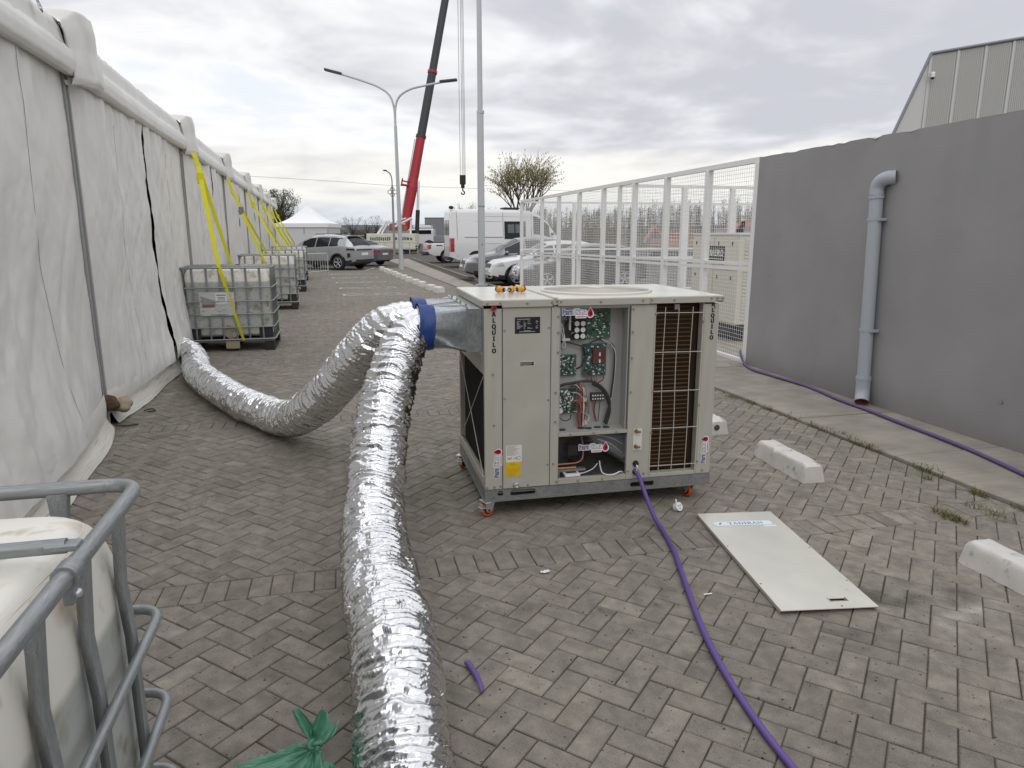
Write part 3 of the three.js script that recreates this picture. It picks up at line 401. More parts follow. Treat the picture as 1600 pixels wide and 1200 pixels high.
    { const p = ev.attributes.position, t = ev.attributes.uv; for (let i = 0; i < p.count; i++) t.setXY(i, p.getZ(i) / 1.6, p.getY(i) / 1.6); }
    mesh('valance', ev, M.fabric, tent);
    mesh('eave_cord', new THREE.TubeGeometry(new THREE.CatmullRomCurve3([...Array(11).keys()].map((i) => { const z = lerp(z0, z1, i / 10); return V(0.064, 2.986 - sag(z) * 0.8, z); })), 40, 0.007, 5), M.fabricPlain, tent);
  });
  for (let k = 0; k < 7; k++) { const z = -5 * k;
    const p = mesh('post', [rbox(-0.05, 0.035, 0.0, 2.78, z - 0.045, z - 0.014, 0.004, 1), rbox(-0.05, 0.05, 0.0, 2.78, z - 0.012, z + 0.012, 0.004, 1), rbox(-0.05, 0.035, 0.0, 2.78, z + 0.014, z + 0.045, 0.004, 1)], M.alu, tent);
    mesh('post_gap', [box(0.0, 0.03, 0.05, 2.76, z - 0.0138, z - 0.0122), box(0.0, 0.03, 0.05, 2.76, z + 0.0122, z + 0.0138), box(0.02, 0.03, 0.1, 2.76, z - 0.062, z - 0.048)], M.darkGap, p);
    // flap that covers the joint of two roof sheets, its end curling up
    const fl = gridGeo(18, 40, (u, v) => { const pth = [[-0.34, 3.25], [0.0, 3.25], [0.075, 3.235], [0.095, 3.13], [0.10, 2.98], [0.12, 2.84], [0.125, 2.75], [0.105, 2.70], [0.065, 2.695], [0.05, 2.73]]; const t = v * 9, i = Math.min(8, Math.floor(t)), f = t - i; const zz = z + lerp(0.06, -0.30, u); const e0 = 1 - smooth(0, 0.3, u), o = 0.085 * Math.sin(Math.min(1, u * 1.15) * 1.75) * smooth(0.02, 0.14, v) - 0.035 * e0; return [lerp(pth[i][0], pth[i + 1][0], f) + 0.02 + o + 0.005 * noise(u * 3, v * 6, k + 0.5), lerp(pth[i][1], pth[i + 1][1], f) + 0.01 * noise(u * 4, v * 3, k) - 0.085 * e0 * (1 - smooth(0.3, 0.6, v)), zz]; });
    mesh('joint_flap', fl, M.fabric, tent);
    mesh('flap_edge', new THREE.TubeGeometry(new THREE.CatmullRomCurve3([V(-0.06, 3.185, z + 0.063), V(0.03, 3.15, z + 0.063), V(0.075, 3.08, z + 0.063), V(0.09, 2.98, z + 0.063), V(0.11, 2.84, z + 0.063), V(0.113, 2.75, z + 0.063)]), 20, 0.005, 5), M.seam, tent);
    mesh('eyelet', new THREE.TorusGeometry(0.012, 0.004, 6, 12).rotateY(1.2).translate(0.075, 3.10, z + 0.14), M.black, tent);
  }
  mesh('inner_lining', box(-0.16, -0.13, 0, 2.78, -30, 11.9), M.darkGap, tent);
  // roof, far wall, ends
  const roof = []; const q = (a, b, c, d) => { const g = new THREE.BufferGeometry(); g.setAttribute('position', new THREE.Float32BufferAttribute([...a, ...b, ...c, ...a, ...c, ...d], 3)); g.computeVertexNormals(); roof.push(g); };
  q([-0.34, 3.235, 12], [-0.34, 3.235, -30.1], [-8, 5.6, -30.1], [-8, 5.6, 12]); q([-8, 5.6, 12], [-8, 5.6, -30.1], [-16, 3.2, -30.1], [-16, 3.2, 12]); mesh('roof', roof.splice(0), M.fabricPlain, tent);
  q([-16, 0, 12], [-16, 3.2, 12], [-16, 3.2, -30.1], [-16, 0, -30.1]); q([-0.05, 0, -30.1], [-0.05, 3, -30.1], [-16, 3.2, -30.1], [-16, 0, -30.1]); q([-0.05, 0, 12], [-0.05, 3, 12], [-16, 3.2, 12], [-16, 0, 12]); q([-0.06, 0, 5], [-0.06, 3, 5], [-0.06, 3, 12], [-0.06, 0, 12]); mesh('rear_wall', roof.splice(0), M.fabricPlain, tent);
  q([-8, 5.6, -30.12], [-0.3, 3.2, -30.12], [-16, 3.2, -30.12], [-16, 3.2, -30.12]); mesh('gable', roof.splice(0), M.fabricPlain, tent);
  // stained weight bag at the foot of the post, and the number on the roof sheet
  const wg = new THREE.SphereGeometry(0.1, 24, 16); { const p = wg.attributes.position; for (let i = 0; i < p.count; i++) { const x = p.getX(i), y = p.getY(i), z = p.getZ(i), s = 1 + 0.25 * noise(x * 14, y * 14, z * 14); p.setXYZ(i, x * s * 0.75, y * s * 0.62, z * s * 1.05); } wg.computeVertexNormals(); }
  mesh('weight_bag', wg.clone().translate(0.12, 0.16, -0.14), M.moss, tent); mesh('weight_bag', wg.clone().rotateY(1.2).scale(0.7, 1.1, 0.7).translate(0.07, 0.21, 0.02), M.grime, tent); 
  mesh('strap_hook', tube([[0.2, 0.012, -0.5], [0.26, 0.02, -0.52], [0.3, 0.014, -0.47], [0.24, 0.012, -0.45]], 0.006, 6), M.black, tent); mesh('strap_hook', [tube([[0.1, 0.02, 0.05], [0.2, 0.012, 0.02], [0.26, 0.012, 0.0]], 0.006, 6)], M.black, tent);
  const nt = canvasTex(128, 128, (c) => { c.clearRect(0, 0, 128, 128); c.strokeStyle = '#2b2926'; c.lineWidth = 12; c.beginPath(); c.arc(62, 54, 34, 0, 7); c.stroke(); c.fillStyle = '#2b2926'; c.font = 'bold 76px sans-serif'; c.textAlign = 'center'; c.fillText('9', 64, 82); });
  mesh('number_mark', new THREE.PlaneGeometry(0.15, 0.15).rotateX(-0.25).rotateY(Math.PI / 2).translate(0.105, 3.08, 0.62), new THREE.MeshStandardMaterial({ map: nt, alphaTest: 0.5, roughness: 0.7, side: THREE.DoubleSide }), tent);
}
// ================================================================ THE COOLING UNIT
const AC = thing('cooling_unit', 'cream rooftop air conditioning unit on castors with its front electrical panel removed', 'air conditioner', [0.733, 0, -3.713], -0.014);
{
  const W = 1.396, D = 0.956, B = 0.168, TOP = 1.246, t = 0.022, add = (n, g, m = M.cream, p = AC) => mesh(n, g, m, p);
  const screw = (list) => list.map(([x, y]) => new THREE.CylinderGeometry(0.0052, 0.0062, 0.005, 8).rotateX(Math.PI / 2).translate(x, y, 0.0045));
  // galvanised base rails with fork slots
  const railShape = (len, slots) => { const s = new THREE.Shape([[0, 0.105], [len, 0.105], [len, B], [0, B]].map((p) => new THREE.Vector2(...p))); for (const [a, b, y0, y1] of slots) { const h = new THREE.Path(); const r = Math.min(0.012, (y1 - y0) / 2 - 0.001, (b - a) / 2 - 0.001); h.moveTo(a + r, y0); h.lineTo(b - r, y0); h.absarc(b - r, y0 + r, r, -1.57, 0); h.lineTo(b, y1 - r); h.absarc(b - r, y1 - r, r, 0, 1.57); h.lineTo(a + r, y1); h.absarc(a + r, y1 - r, r, 1.57, 3.14); h.lineTo(a, y0 + r); h.absarc(a + r, y0 + r, r, 3.14, 4.71); s.holes.push(h); } return new THREE.ExtrudeGeometry(s, { depth: 0.012, bevelEnabled: false, curveSegments: 6 }); };
  add('base_rail', [uvBox(railShape(W, [[0.073, 0.107, 0.128, 0.160], [0.148, 0.297, 0.125, 0.158], [0.88, 1.03, 0.117, 0.150]]).translate(0, 0, -0.014), 2), box(-0.004, W + 0.004, 0.099, 0.107, -0.05, 0.006)], M.galvDull);
  add('base_rail', [uvBox(railShape(W, []).translate(0, 0, -D), 2)], M.galvDull);
  add('base_rail', [uvBox(railShape(D - 0.03, [[0.3, 0.33, 0.125, 0.155], [0.55, 0.58, 0.125, 0.155]]).rotateY(Math.PI / 2).translate(0.0, 0, -0.016), 2), box(-0.005, 0.04, 0.099, 0.107, -D, -0.05)], M.galvDull);
  add('base_rail', [uvBox(railShape(D - 0.03, []).rotateY(Math.PI / 2).translate(W - 0.012, 0, -0.016), 2)], M.galvDull);
  add('base_pan', box(0.013, W - 0.013, 0.14, 0.150, -D + 0.013, -0.016), M.galvDull);
  // castors
  for (const [x, z, turn, brake] of [[0.03, -0.035, 0.35, 1], [W - 0.11, -0.06, -1.25, 0], [0.02, -D + 0.04, 0.9, 1], [W - 0.1, -D + 0.08, 0.5, 0]]) {
    const c = new THREE.Group(); c.name = 'castor'; c.position.set(x, 0, z); c.rotation.y = turn; AC.add(c); const off = -0.012;
    add('wheel_tyre', new THREE.TorusGeometry(0.032, 0.011, 10, 24).translate(off, 0.043, 0).scale(1, 1, 1.15), M.orange, c);
    add('wheel_hub', [rod([off, 0.043, -0.011], [off, 0.043, 0.011], 0.031, 0.031, 20), rod([off, 0.043, -0.024], [off, 0.043, 0.024], 0.007, 0.007, 8)], M.dark, c);
    for (const s of [-1, 1]) { const sh = new THREE.Shape([[-0.035, 0.088], [0.03, 0.088], [0.012, 0.035], [-0.004, 0.028], [-0.02, 0.036]].map((p) => new THREE.Vector2(p[0] + (p[1] < 0.06 ? -0.006 : 0), p[1]))); add('fork', new THREE.ExtrudeGeometry(sh, { depth: 0.003, bevelEnabled: false }).translate(0, 0, s * 0.018 - 0.0015), M.zinc, c); }
    add('mounting_plate', [rbox(-0.045, 0.045, 0.092, 0.099, -0.04, 0.04, 0.003, 1), rod([0, 0.086, 0], [0, 0.093, 0], 0.03, 0.03, 14)], M.zinc, c);
    if (brake) add('brake_lever', [rbox(-0.075, -0.03, 0.05, 0.056, -0.02, 0.02, 0.002, 1).rotateZ(-0.15), rbox(-0.058, -0.052, 0.04, 0.085, -0.016, 0.016, 0.002, 1)], M.zinc, c);
  }
  // corner posts and front panels
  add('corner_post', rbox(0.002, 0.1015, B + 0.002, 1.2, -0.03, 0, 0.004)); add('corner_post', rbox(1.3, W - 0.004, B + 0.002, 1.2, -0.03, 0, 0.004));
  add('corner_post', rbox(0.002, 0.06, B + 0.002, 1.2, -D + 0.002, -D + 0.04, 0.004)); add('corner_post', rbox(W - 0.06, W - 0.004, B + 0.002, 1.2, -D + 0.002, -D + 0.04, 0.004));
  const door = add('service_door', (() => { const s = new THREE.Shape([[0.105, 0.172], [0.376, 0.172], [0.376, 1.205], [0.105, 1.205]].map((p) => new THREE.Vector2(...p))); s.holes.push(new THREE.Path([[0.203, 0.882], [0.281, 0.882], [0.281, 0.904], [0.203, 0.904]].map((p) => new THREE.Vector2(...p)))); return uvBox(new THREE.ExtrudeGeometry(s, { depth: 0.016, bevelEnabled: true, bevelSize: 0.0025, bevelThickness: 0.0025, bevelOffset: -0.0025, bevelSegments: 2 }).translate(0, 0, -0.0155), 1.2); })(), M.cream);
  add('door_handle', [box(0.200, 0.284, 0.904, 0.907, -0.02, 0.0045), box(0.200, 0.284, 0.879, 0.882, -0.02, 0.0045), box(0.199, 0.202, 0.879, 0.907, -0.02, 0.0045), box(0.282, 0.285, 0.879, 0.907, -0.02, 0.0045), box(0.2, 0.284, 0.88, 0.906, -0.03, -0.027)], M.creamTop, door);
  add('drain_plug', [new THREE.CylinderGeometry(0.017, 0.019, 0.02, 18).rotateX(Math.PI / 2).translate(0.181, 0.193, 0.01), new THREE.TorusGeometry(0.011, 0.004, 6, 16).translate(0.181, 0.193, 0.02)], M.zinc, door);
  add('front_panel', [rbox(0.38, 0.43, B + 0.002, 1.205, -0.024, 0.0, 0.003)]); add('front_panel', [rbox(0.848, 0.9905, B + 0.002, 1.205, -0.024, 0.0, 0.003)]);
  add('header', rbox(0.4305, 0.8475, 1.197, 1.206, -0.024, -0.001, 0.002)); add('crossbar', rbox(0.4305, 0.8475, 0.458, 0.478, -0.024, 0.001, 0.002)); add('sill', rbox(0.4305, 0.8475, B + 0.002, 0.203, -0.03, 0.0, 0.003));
  add('frame_lip', [rbox(0.431, 0.436, 0.479, 1.196, -0.05, -0.006, 0.001, 1), rbox(0.832, 0.838, 0.479, 1.196, -0.05, -0.006, 0.001, 1), rbox(0.437, 0.831, 1.19, 1.196, -0.05, -0.006, 0.001, 1)], M.inner);
  add('screws', screw([[0.012, 0.185], [0.055, 0.185], [0.09, 0.19], [0.05, 0.84], [0.055, 0.55], [0.115, 1.08], [0.115, 0.7], [0.366, 1.09], [0.366, 0.68], [0.366, 0.3], [0.25, 0.185], [0.395, 1.21], [0.42, 1.15], [0.42, 1.06], [0.42, 0.95], [0.41, 0.72], [0.41, 0.55], [0.4, 0.3], [0.42, 0.19], [0.86, 1.18], [0.86, 1.05], [0.86, 0.9], [0.86, 0.7], [0.5, 0.468], [0.64, 0.468], [0.78, 0.468], [0.86, 0.22], [0.96, 0.2], [0.998, 0.45], [0.998, 0.7], [0.998, 1.15], [1.294, 1.10], [1.294, 0.6], [1.304, 0.25], [1.34, 0.19], [1.36, 1.18], [0.55, 0.185], [0.7, 0.185]]), M.screw).userData.kind = 'stuff';
  // coil opening: header, sill, fins, tubes, guard wires
  add('coil_surround', [rbox(0.991, 1.0, B + 0.002, 1.205, -0.05, 0.0, 0.002), rbox(1.2895, 1.2995, B + 0.002, 1.205, -0.05, -0.0006, 0.002), rbox(1.0005, 1.289, B + 0.002, 0.195, -0.05, -0.0005, 0.003)]);
  add('coil_fins', [box(1.001, 1.289, 0.196, 1.204, -0.08, -0.06)], M.fin);
  { const g = []; for (let y = 0.215; y < 1.2; y += 0.0255) g.push(rod([1.001, y, -0.056], [1.245, y, -0.056], 0.0055, 0.0055, 6)); add('coil_tubes', g, M.finTube).userData.kind = 'stuff'; g.length = 0; for (let x = 1.005; x < 1.285; x += 0.0045) g.push(box(x, x + 0.0008, 0.2, 1.2, -0.0605, -0.058)); add('fin_edges', g, M.fin).userData.kind = 'stuff'; }
  for (const y of [1.155, 0.927, 0.697, 0.472, 0.241]) add('guard_wire', rod([0.994, y, -0.002], [1.297, y - 0.004, -0.002], 0.0024, 0.0024, 8), M.wire);
  for (const x of [1.052, 1.135, 1.222]) add('guard_wire', tube([[x, 0.2, 0.003], [x + 0.003, 0.5, 0.003], [x - 0.003, 0.85, 0.003], [x + 0.002, 1.187, 0.003]], 0.0021, 6, 16), M.wire);
  add('bracket', rbox(1.11, 1.14, 1.172, 1.203, -0.004, 0.002, 0.002), M.galvDull);
  // side walls, rear wall
  add('side_panel', [rbox(W - 0.024, W - 0.004, B + 0.002, 1.2, -D + 0.045, -0.034, 0.003)]); add('rear_panel', [rbox(0.065, W - 0.065, B + 0.002, 1.2, -D + 0.002, -D + 0.024, 0.003)]);
  add('side_panel', [rbox(0.004, 0.026, 0.83, 1.2, -D + 0.045, -0.034, 0.003)]); add('filter_frame', [rbox(0.002, 0.03, B + 0.002, 0.225, -D + 0.045, -0.034, 0.003), rbox(-0.006, 0.012, 0.205, 0.24, -D + 0.05, -0.034, 0.003)]);
  add('filter', box(0.036, 0.05, 0.225, 0.83, -D + 0.04, -0.03), M.filter); { const g = []; for (let z = -D + 0.06; z < -0.04; z += 0.02) g.push(box(0.032, 0.036, 0.23, 0.825, z, z + 0.006)); add('filter_pleats', g, M.filter).userData.kind = 'stuff'; }
  for (const [a, b] of [[[0.0, 0.825, -D + 0.05], [0.0, 0.235, -0.04]], [[0.004, 0.235, -D + 0.05], [0.004, 0.825, -0.04]]]) add('brace_wire', rod(a, b, 0.003, 0.003, 6), M.wire);
  // lid with folded rim, seam, fan grille
  const lidS = new THREE.Shape([[-0.006, 0.006], [W + 0.016, 0.006], [W + 0.016, D], [-0.006, D]].map((p) => new THREE.Vector2(...p))); const fan = [0.80, 0.487], fr = 0.33;
  { const h = new THREE.Path(); h.absarc(fan[0], fan[1], fr, 0, 6.2832); lidS.holes.push(h); }
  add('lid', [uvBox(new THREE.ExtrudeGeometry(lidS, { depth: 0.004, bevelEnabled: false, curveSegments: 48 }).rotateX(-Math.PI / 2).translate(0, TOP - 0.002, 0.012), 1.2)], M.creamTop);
  add('lid_rim', [rbox(-0.008, 0.12, 1.2185, TOP - 0.001, 0.0006, 0.012, 0.002), rbox(0.1, 0.382, 1.207, TOP - 0.0015, 0.0014, 0.0138, 0.002), rbox(0.384, 0.412, 1.2145, TOP - 0.001, 0.0006, 0.012, 0.002)]);
  add('lid_rim', [rbox(0.414, 0.952, 1.208, TOP - 0.0015, 0.0006, 0.013, 0.002), rbox(0.954, 1.36, 1.21, TOP - 0.001, 0.0012, 0.0136, 0.002), rbox(1.362, W + 0.018, 1.2175, TOP - 0.002, 0.0006, 0.012, 0.002)]);
  add('lid_rim', [rbox(-0.012, -0.001, 1.2085, TOP - 0.001, -D, 0.0, 0.002)]); add('lid_rim', [rbox(W + 0.001, W + 0.018, 1.2085, TOP - 0.001, -D, 0.0, 0.002)]); add('lid_rim', rbox(-0.01, W + 0.016, 1.2085, TOP - 0.001, -D - 0.012, -D + 0.001, 0.002));
  add('lid_seam', [rbox(0.392, 0.412, TOP + 0.002, TOP + 0.012, -D, 0.012, 0.003)], M.creamTop);
  add('lid_screws', screw([[0.02, 1.23], [0.09, 1.232], [0.24, 1.228], [0.378, 1.23], [0.405, 1.236], [0.43, 1.232], [0.66, 1.228], [0.91, 1.23], [0.965, 1.23], [1.1, 1.228], [1.33, 1.234], [1.37, 1.236], [1.4, 1.235]]).map((g) => g.translate(0, 0, 0.012)), M.screw).userData.kind = 'stuff';
  const fg = new THREE.Group(); fg.name = 'fan_grille'; fg.position.set(fan[0], TOP, -fan[1] + 0.012); AC.add(fg);
  add('grille_rim', new THREE.TorusGeometry(fr + 0.006, 0.010, 8, 64).rotateX(Math.PI / 2).translate(0, 0.006, 0), M.creamTop, fg);
  { const g = []; for (let r = 0.05; r < fr; r += 0.0125) g.push(new THREE.TorusGeometry(r, 0.0019, 4, 56).rotateX(Math.PI / 2).translate(0, 0.020 - 0.012 * (r / fr) ** 2, 0)); add('grille_rings', g, M.wire, fg).userData.kind = 'stuff'; for (let i = 0; i < 8; i++) { const a = i * 0.7854 + 0.2; add('grille_spoke', rod([Math.cos(a) * 0.04, 0.016, Math.sin(a) * 0.04], [Math.cos(a) * fr, 0.005, Math.sin(a) * fr], 0.003, 0.003, 5), M.wire, fg); } add('grille_hub', new THREE.CylinderGeometry(0.06, 0.06, 0.004, 24).translate(0, 0.024, 0), M.creamTop, fg); }
  add('fan_shroud', [new THREE.CylinderGeometry(fr - 0.001, fr - 0.001, 0.16, 48, 1, true).translate(fan[0], TOP - 0.084, -fan[1] + 0.012), new THREE.CylinderGeometry(fr, fr, 0.004, 48).translate(fan[0], TOP - 0.17, -fan[1] + 0.012)], M.dark);
  // ---- electrical compartment
  const back = -0.125, lit = M.inner;
  add('backplate', uvBox(box(0.4305, 0.8475, 0.479, 1.205, back - 0.003, back), 2), M.inner); add('compartment_side', [box(0.4255, 0.4305, 0.479, 1.205, back, -0.026), box(0.8475, 0.8525, 0.479, 1.205, back, -0.026)], M.inner); add('compartment_floor', box(0.4305, 0.8475, 0.474, 0.479, back, -0.026), M.inner); add('compartment_roof', box(0.4305, 0.8475, 1.2065, 1.2105, back, -0.026), M.inner);
  const rb = rngOf(41);
  const board = (x0, x1, y0, y1, mat, n, extra) => { // circuit board with its components
    const z = back + 0.012, b = add('circuit_board', [box(x0, x1, y0, y1, z, z + 0.003), ...[[x0 + 0.008, y0 + 0.008], [x1 - 0.008, y0 + 0.008], [x0 + 0.008, y1 - 0.008], [x1 - 0.008, y1 - 0.008]].map(([x, y]) => rod([x, y, back], [x, y, z], 0.003, 0.003, 6))], mat);
    const bins = [[], [], [], []]; for (let i = 0; i < n; i++) { const w = R(0.003, 0.014, rb), h = R(0.003, 0.011, rb), d = R(0.003, 0.014, rb), x = R(x0 + 0.004, x1 - w - 0.004, rb), y = R(y0 + 0.004, y1 - h - 0.004, rb), k = rb(); const q = k < 0.42 ? 0 : k < 0.66 ? 1 : k < 0.86 ? 2 : 3; bins[q].push(k > 0.93 ? rod([x + w / 2, y + h / 2, z + 0.003], [x + w / 2, y + h / 2, z + 0.003 + d], 0.004, 0.004, 8) : box(x, x + w, y, y + h, z + 0.003, z + 0.003 + d * (0.35 + rb()))); }
    const names = ['chips', 'connectors', 'resistors', 'solder_points'], mats = [M.chip, M.capWhite, mat === M.pcb ? M.pcbBlue : M.pcb, M.zinc]; bins.forEach((g, i) => g.length && (add(names[i], g, mats[i], b).userData.kind = 'stuff'));
    if (extra) extra(b, z + 0.003); return b; };
  board(0.505, 0.765, 1.005, 1.175, M.pcb, 170, (b, z) => { add('board_carrier', box(0.492, 0.62, 1.0, 1.165, z - 0.006, z + 0.004), M.chip, b); for (const x of [0.547, 0.583]) for (const y of [1.027, 1.063, 1.099]) { const c = add('capacitor', [rod([x, y, z], [x, y, z + 0.05], 0.0155, 0.0155, 18)], M.chip, b); add('capacitor_top', [rod([x, y, z + 0.05], [x, y, z + 0.0515], 0.0145, 0.0145, 18)], M.capWhite, b); } add('heat_strip', box(0.508, 0.518, 1.06, 1.15, z, z + 0.03), M.capWhite, b); });
  board(0.44, 0.563, 0.79, 0.915, M.pcb, 130); 
  board(0.60, 0.745, 0.785, 0.975, M.pcbBlue, 120, (b, z) => { add('relay_block', [rbox(0.655, 0.728, 0.86, 0.945, z, z + 0.028, 0.004)], M.relay, b); add('relay_pins', [box(0.69, 0.699, 0.865, 0.885, z + 0.028, z + 0.034), box(0.69, 0.699, 0.905, 0.925, z + 0.028, z + 0.034)], M.capWhite, b); });
  board(0.44, 0.565, 0.565, 0.715, M.pcb, 190, (b, z) => add('coil_can', [rod([0.465, 0.588, z], [0.465, 0.588, z + 0.03], 0.014, 0.014, 16)], M.capWhite, b));
  add('sensor_box', rbox(0.447, 0.50, 1.115, 1.145, back, back + 0.035, 0.004), M.galvDull);
  const tb = add('terminal_block', rbox(0.655, 0.735, 0.635, 0.682, back, back + 0.03, 0.003), M.chip); add('terminal_screws', [0, 1, 2, 3, 4].flatMap((i) => [0.648, 0.668].map((y) => rod([0.664 + i * 0.0155, y, back + 0.03], [0.664 + i * 0.0155, y, back + 0.034], 0.0045, 0.0045, 8))), M.capWhite, tb);
  const cable = (pts, r, m, n = 'cable') => add(n, tube(pts.map(([x, y, z]) => [x, y, back + z]), r, 6, pts.length * 10), m);
  cable([[0.437, 0.70, 0.03], [0.46, 0.735, 0.03], [0.55, 0.752, 0.035], [0.64, 0.757, 0.035], [0.70, 0.73, 0.04], [0.745, 0.68, 0.04], [0.765, 0.62, 0.04], [0.755, 0.56, 0.035], [0.74, 0.50, 0.03]], 0.0085, M.chip); cable([[0.66, 0.74, 0.03], [0.72, 0.70, 0.035], [0.758, 0.63, 0.03], [0.77, 0.57, 0.03], [0.75, 0.49, 0.03]], 0.009, M.chip);
  cable([[0.445, 0.995, 0.02], [0.52, 0.985, 0.025], [0.60, 0.965, 0.03], [0.66, 0.99, 0.025], [0.70, 1.0, 0.02]], 0.0045, M.boomDark); cable([[0.60, 0.965, 0.03], [0.612, 0.91, 0.03], [0.59, 0.85, 0.03], [0.562, 0.83, 0.02]], 0.005, M.chip); cable([[0.70, 1.0, 0.02], [0.76, 0.975, 0.03], [0.79, 0.93, 0.03], [0.79, 0.8, 0.03], [0.775, 0.65, 0.03]], 0.006, M.chip); cable([[0.71, 1.0, 0.03], [0.77, 0.965, 0.034], [0.797, 0.9, 0.034], [0.793, 0.75, 0.03], [0.778, 0.64, 0.03]], 0.003, M.capWhite);
  cable([[0.46, 1.12, 0.03], [0.465, 1.06, 0.03], [0.48, 1.0, 0.03], [0.475, 0.965, 0.02], [0.487, 0.955, 0.02]], 0.004, M.capWhite); cable([[0.455, 1.12, 0.03], [0.475, 1.07, 0.035], [0.487, 1.0, 0.03], [0.49, 0.96, 0.03]], 0.004, M.capWhite); cable([[0.51, 1.12, 0.03], [0.49, 1.07, 0.04], [0.48, 1.03, 0.03]], 0.004, M.boomDark); add('cable_tie', box(0.468, 0.515, 1.0, 1.012, back + 0.02, back + 0.042), M.capWhite);
  cable([[0.58, 0.715, 0.02], [0.61, 0.71, 0.03], [0.615, 0.66, 0.03], [0.61, 0.56, 0.03], [0.628, 0.495, 0.03]], 0.0055, M.capWhite); add('cable_clip', [rbox(0.598, 0.622, 0.635, 0.66, back + 0.02, back + 0.045, 0.003)], M.capWhite); cable([[0.665, 0.636, 0.03], [0.668, 0.58, 0.03], [0.685, 0.51, 0.03]], 0.003, M.redWire); cable([[0.68, 0.636, 0.03], [0.675, 0.58, 0.03], [0.69, 0.51, 0.03]], 0.003, M.chip); cable([[0.71, 0.636, 0.03], [0.705, 0.58, 0.03], [0.7, 0.51, 0.03]], 0.003, M.pcbBlue); cable([[0.45, 0.56, 0.05], [0.48, 0.535, 0.06], [0.52, 0.54, 0.05], [0.53, 0.56, 0.03]], 0.003, M.chip); cable([[0.57, 0.70, 0.03], [0.575, 0.62, 0.04], [0.57, 0.55, 0.04], [0.58, 0.49, 0.04]], 0.004, M.redWire); cable([[0.575, 0.66, 0.04], [0.585, 0.6, 0.05], [0.58, 0.54, 0.05], [0.585, 0.49, 0.05]], 0.0035, M.copper);
  { const q = rngOf(88), cols = [M.chip, M.chip, M.redWire, M.capWhite, M.copper, M.boomDark, M.pcbBlue]; for (let i = 0; i < 26; i++) { const x = R(0.56, 0.60, q), y = R(0.58, 0.74, q), x2 = R(0.58, 0.64, q); cable([[x - R(0.02, 0.06, q), y, 0.03], [x, y + R(-0.01, 0.02, q), 0.045], [x2, lerp(y, 0.5, 0.5), R(0.03, 0.05, q)], [R(0.585, 0.60, q), 0.49, 0.05]], R(0.0013, 0.0025, q), cols[i % 7], 'thin_wire'); } for (let i = 0; i < 10; i++) { const x = R(0.62, 0.73, q); cable([[x, R(0.78, 0.80, q), 0.025], [x + R(-0.01, 0.01, q), 0.765, 0.035], [R(0.66, 0.70, q), 0.74, 0.035]], 0.0018, cols[i % 3], 'thin_wire'); } }
  add('grommet', [[0.47, 0.06], [0.59, 0.05], [0.63, 0.06], [0.69, 0.05], [0.74, 0.06]].map(([x, z]) => new THREE.CylinderGeometry(0.022, 0.022, 0.004, 16).scale(1, 1, 0.8).translate(x, 0.481, back + z)), M.chip);
  // ---- compressor compartment
  add('compartment_back', box(0.38, 0.95, 0.155, 0.47, -0.6, -0.59), M.dark); add('compartment_wall', [box(0.376, 0.38, 0.155, 0.47, -0.59, -0.03), box(0.985, 0.99, 0.155, 0.47, -0.59, -0.03)], M.dark);
  const comp = add('compressor', [new THREE.CylinderGeometry(0.085, 0.09, 0.19, 24).translate(0.50, 0.29, -0.26), new THREE.SphereGeometry(0.086, 24, 10, 0, 6.3, 0, 1.57).scale(1, 0.45, 1).translate(0.50, 0.385, -0.26), rbox(0.53, 0.60, 0.29, 0.36, -0.2, -0.14, 0.01)], M.black);
  add('copper_pipe', tube([[0.435, 0.262, -0.09], [0.5, 0.262, -0.09], [0.575, 0.266, -0.09], [0.61, 0.29, -0.1], [0.618, 0.36, -0.12], [0.61, 0.44, -0.16]], 0.006, 8), M.copper); add('copper_pipe', tube([[0.435, 0.243, -0.07], [0.5, 0.243, -0.07], [0.56, 0.243, -0.07]], 0.008, 8), M.copper); add('foot_rail', [rbox(0.44, 0.62, 0.222, 0.236, -0.1, -0.06, 0.003), rbox(0.44, 0.46, 0.16, 0.222, -0.1, -0.06, 0.003)], M.galvDull);
  add('insulated_pipe', [rod([0.66, 0.43, -0.22], [0.90, 0.27, -0.16], 0.03, 0.03, 12)], M.tinGrey); add('baffle', (() => { const g = new THREE.BufferGeometry(); g.setAttribute('position', new THREE.Float32BufferAttribute([0.62, 0.44, -0.2, 0.98, 0.45, -0.2, 0.98, 0.22, -0.12, 0.62, 0.44, -0.2, 0.98, 0.22, -0.12, 0.72, 0.36, -0.16], 3)); g.computeVertexNormals(); return g; })(), M.tinGrey);
  add('thin_pipe', tube([[0.70, 0.40, -0.1], [0.78, 0.37, -0.09], [0.85, 0.31, -0.08]], 0.003, 6), M.zinc); add('thin_pipe', tube([[0.70, 0.42, -0.12], [0.79, 0.40, -0.1], [0.86, 0.36, -0.09]], 0.003, 6), M.zinc);
  const th = add('controller', [rbox(0.478, 0.572, 0.205, 0.222, -0.075, -0.012, 0.005).rotateX(0.0)], M.white); add('controller_screen', box(0.492, 0.556, 0.222, 0.2232, -0.066, -0.036), M.black, th);
  add('white_cable', tube([[0.572, 0.214, -0.04], [0.61, 0.215, -0.05], [0.66, 0.235, -0.05], [0.69, 0.26, -0.06]], 0.0035, 6), M.capWhite); add('white_cable', tube([[0.70, 0.28, -0.05], [0.698, 0.25, -0.03], [0.71, 0.215, -0.01], [0.76, 0.206, 0.004], [0.81, 0.222, 0.0], [0.835, 0.21, -0.02]], 0.0042, 6), M.capWhite);
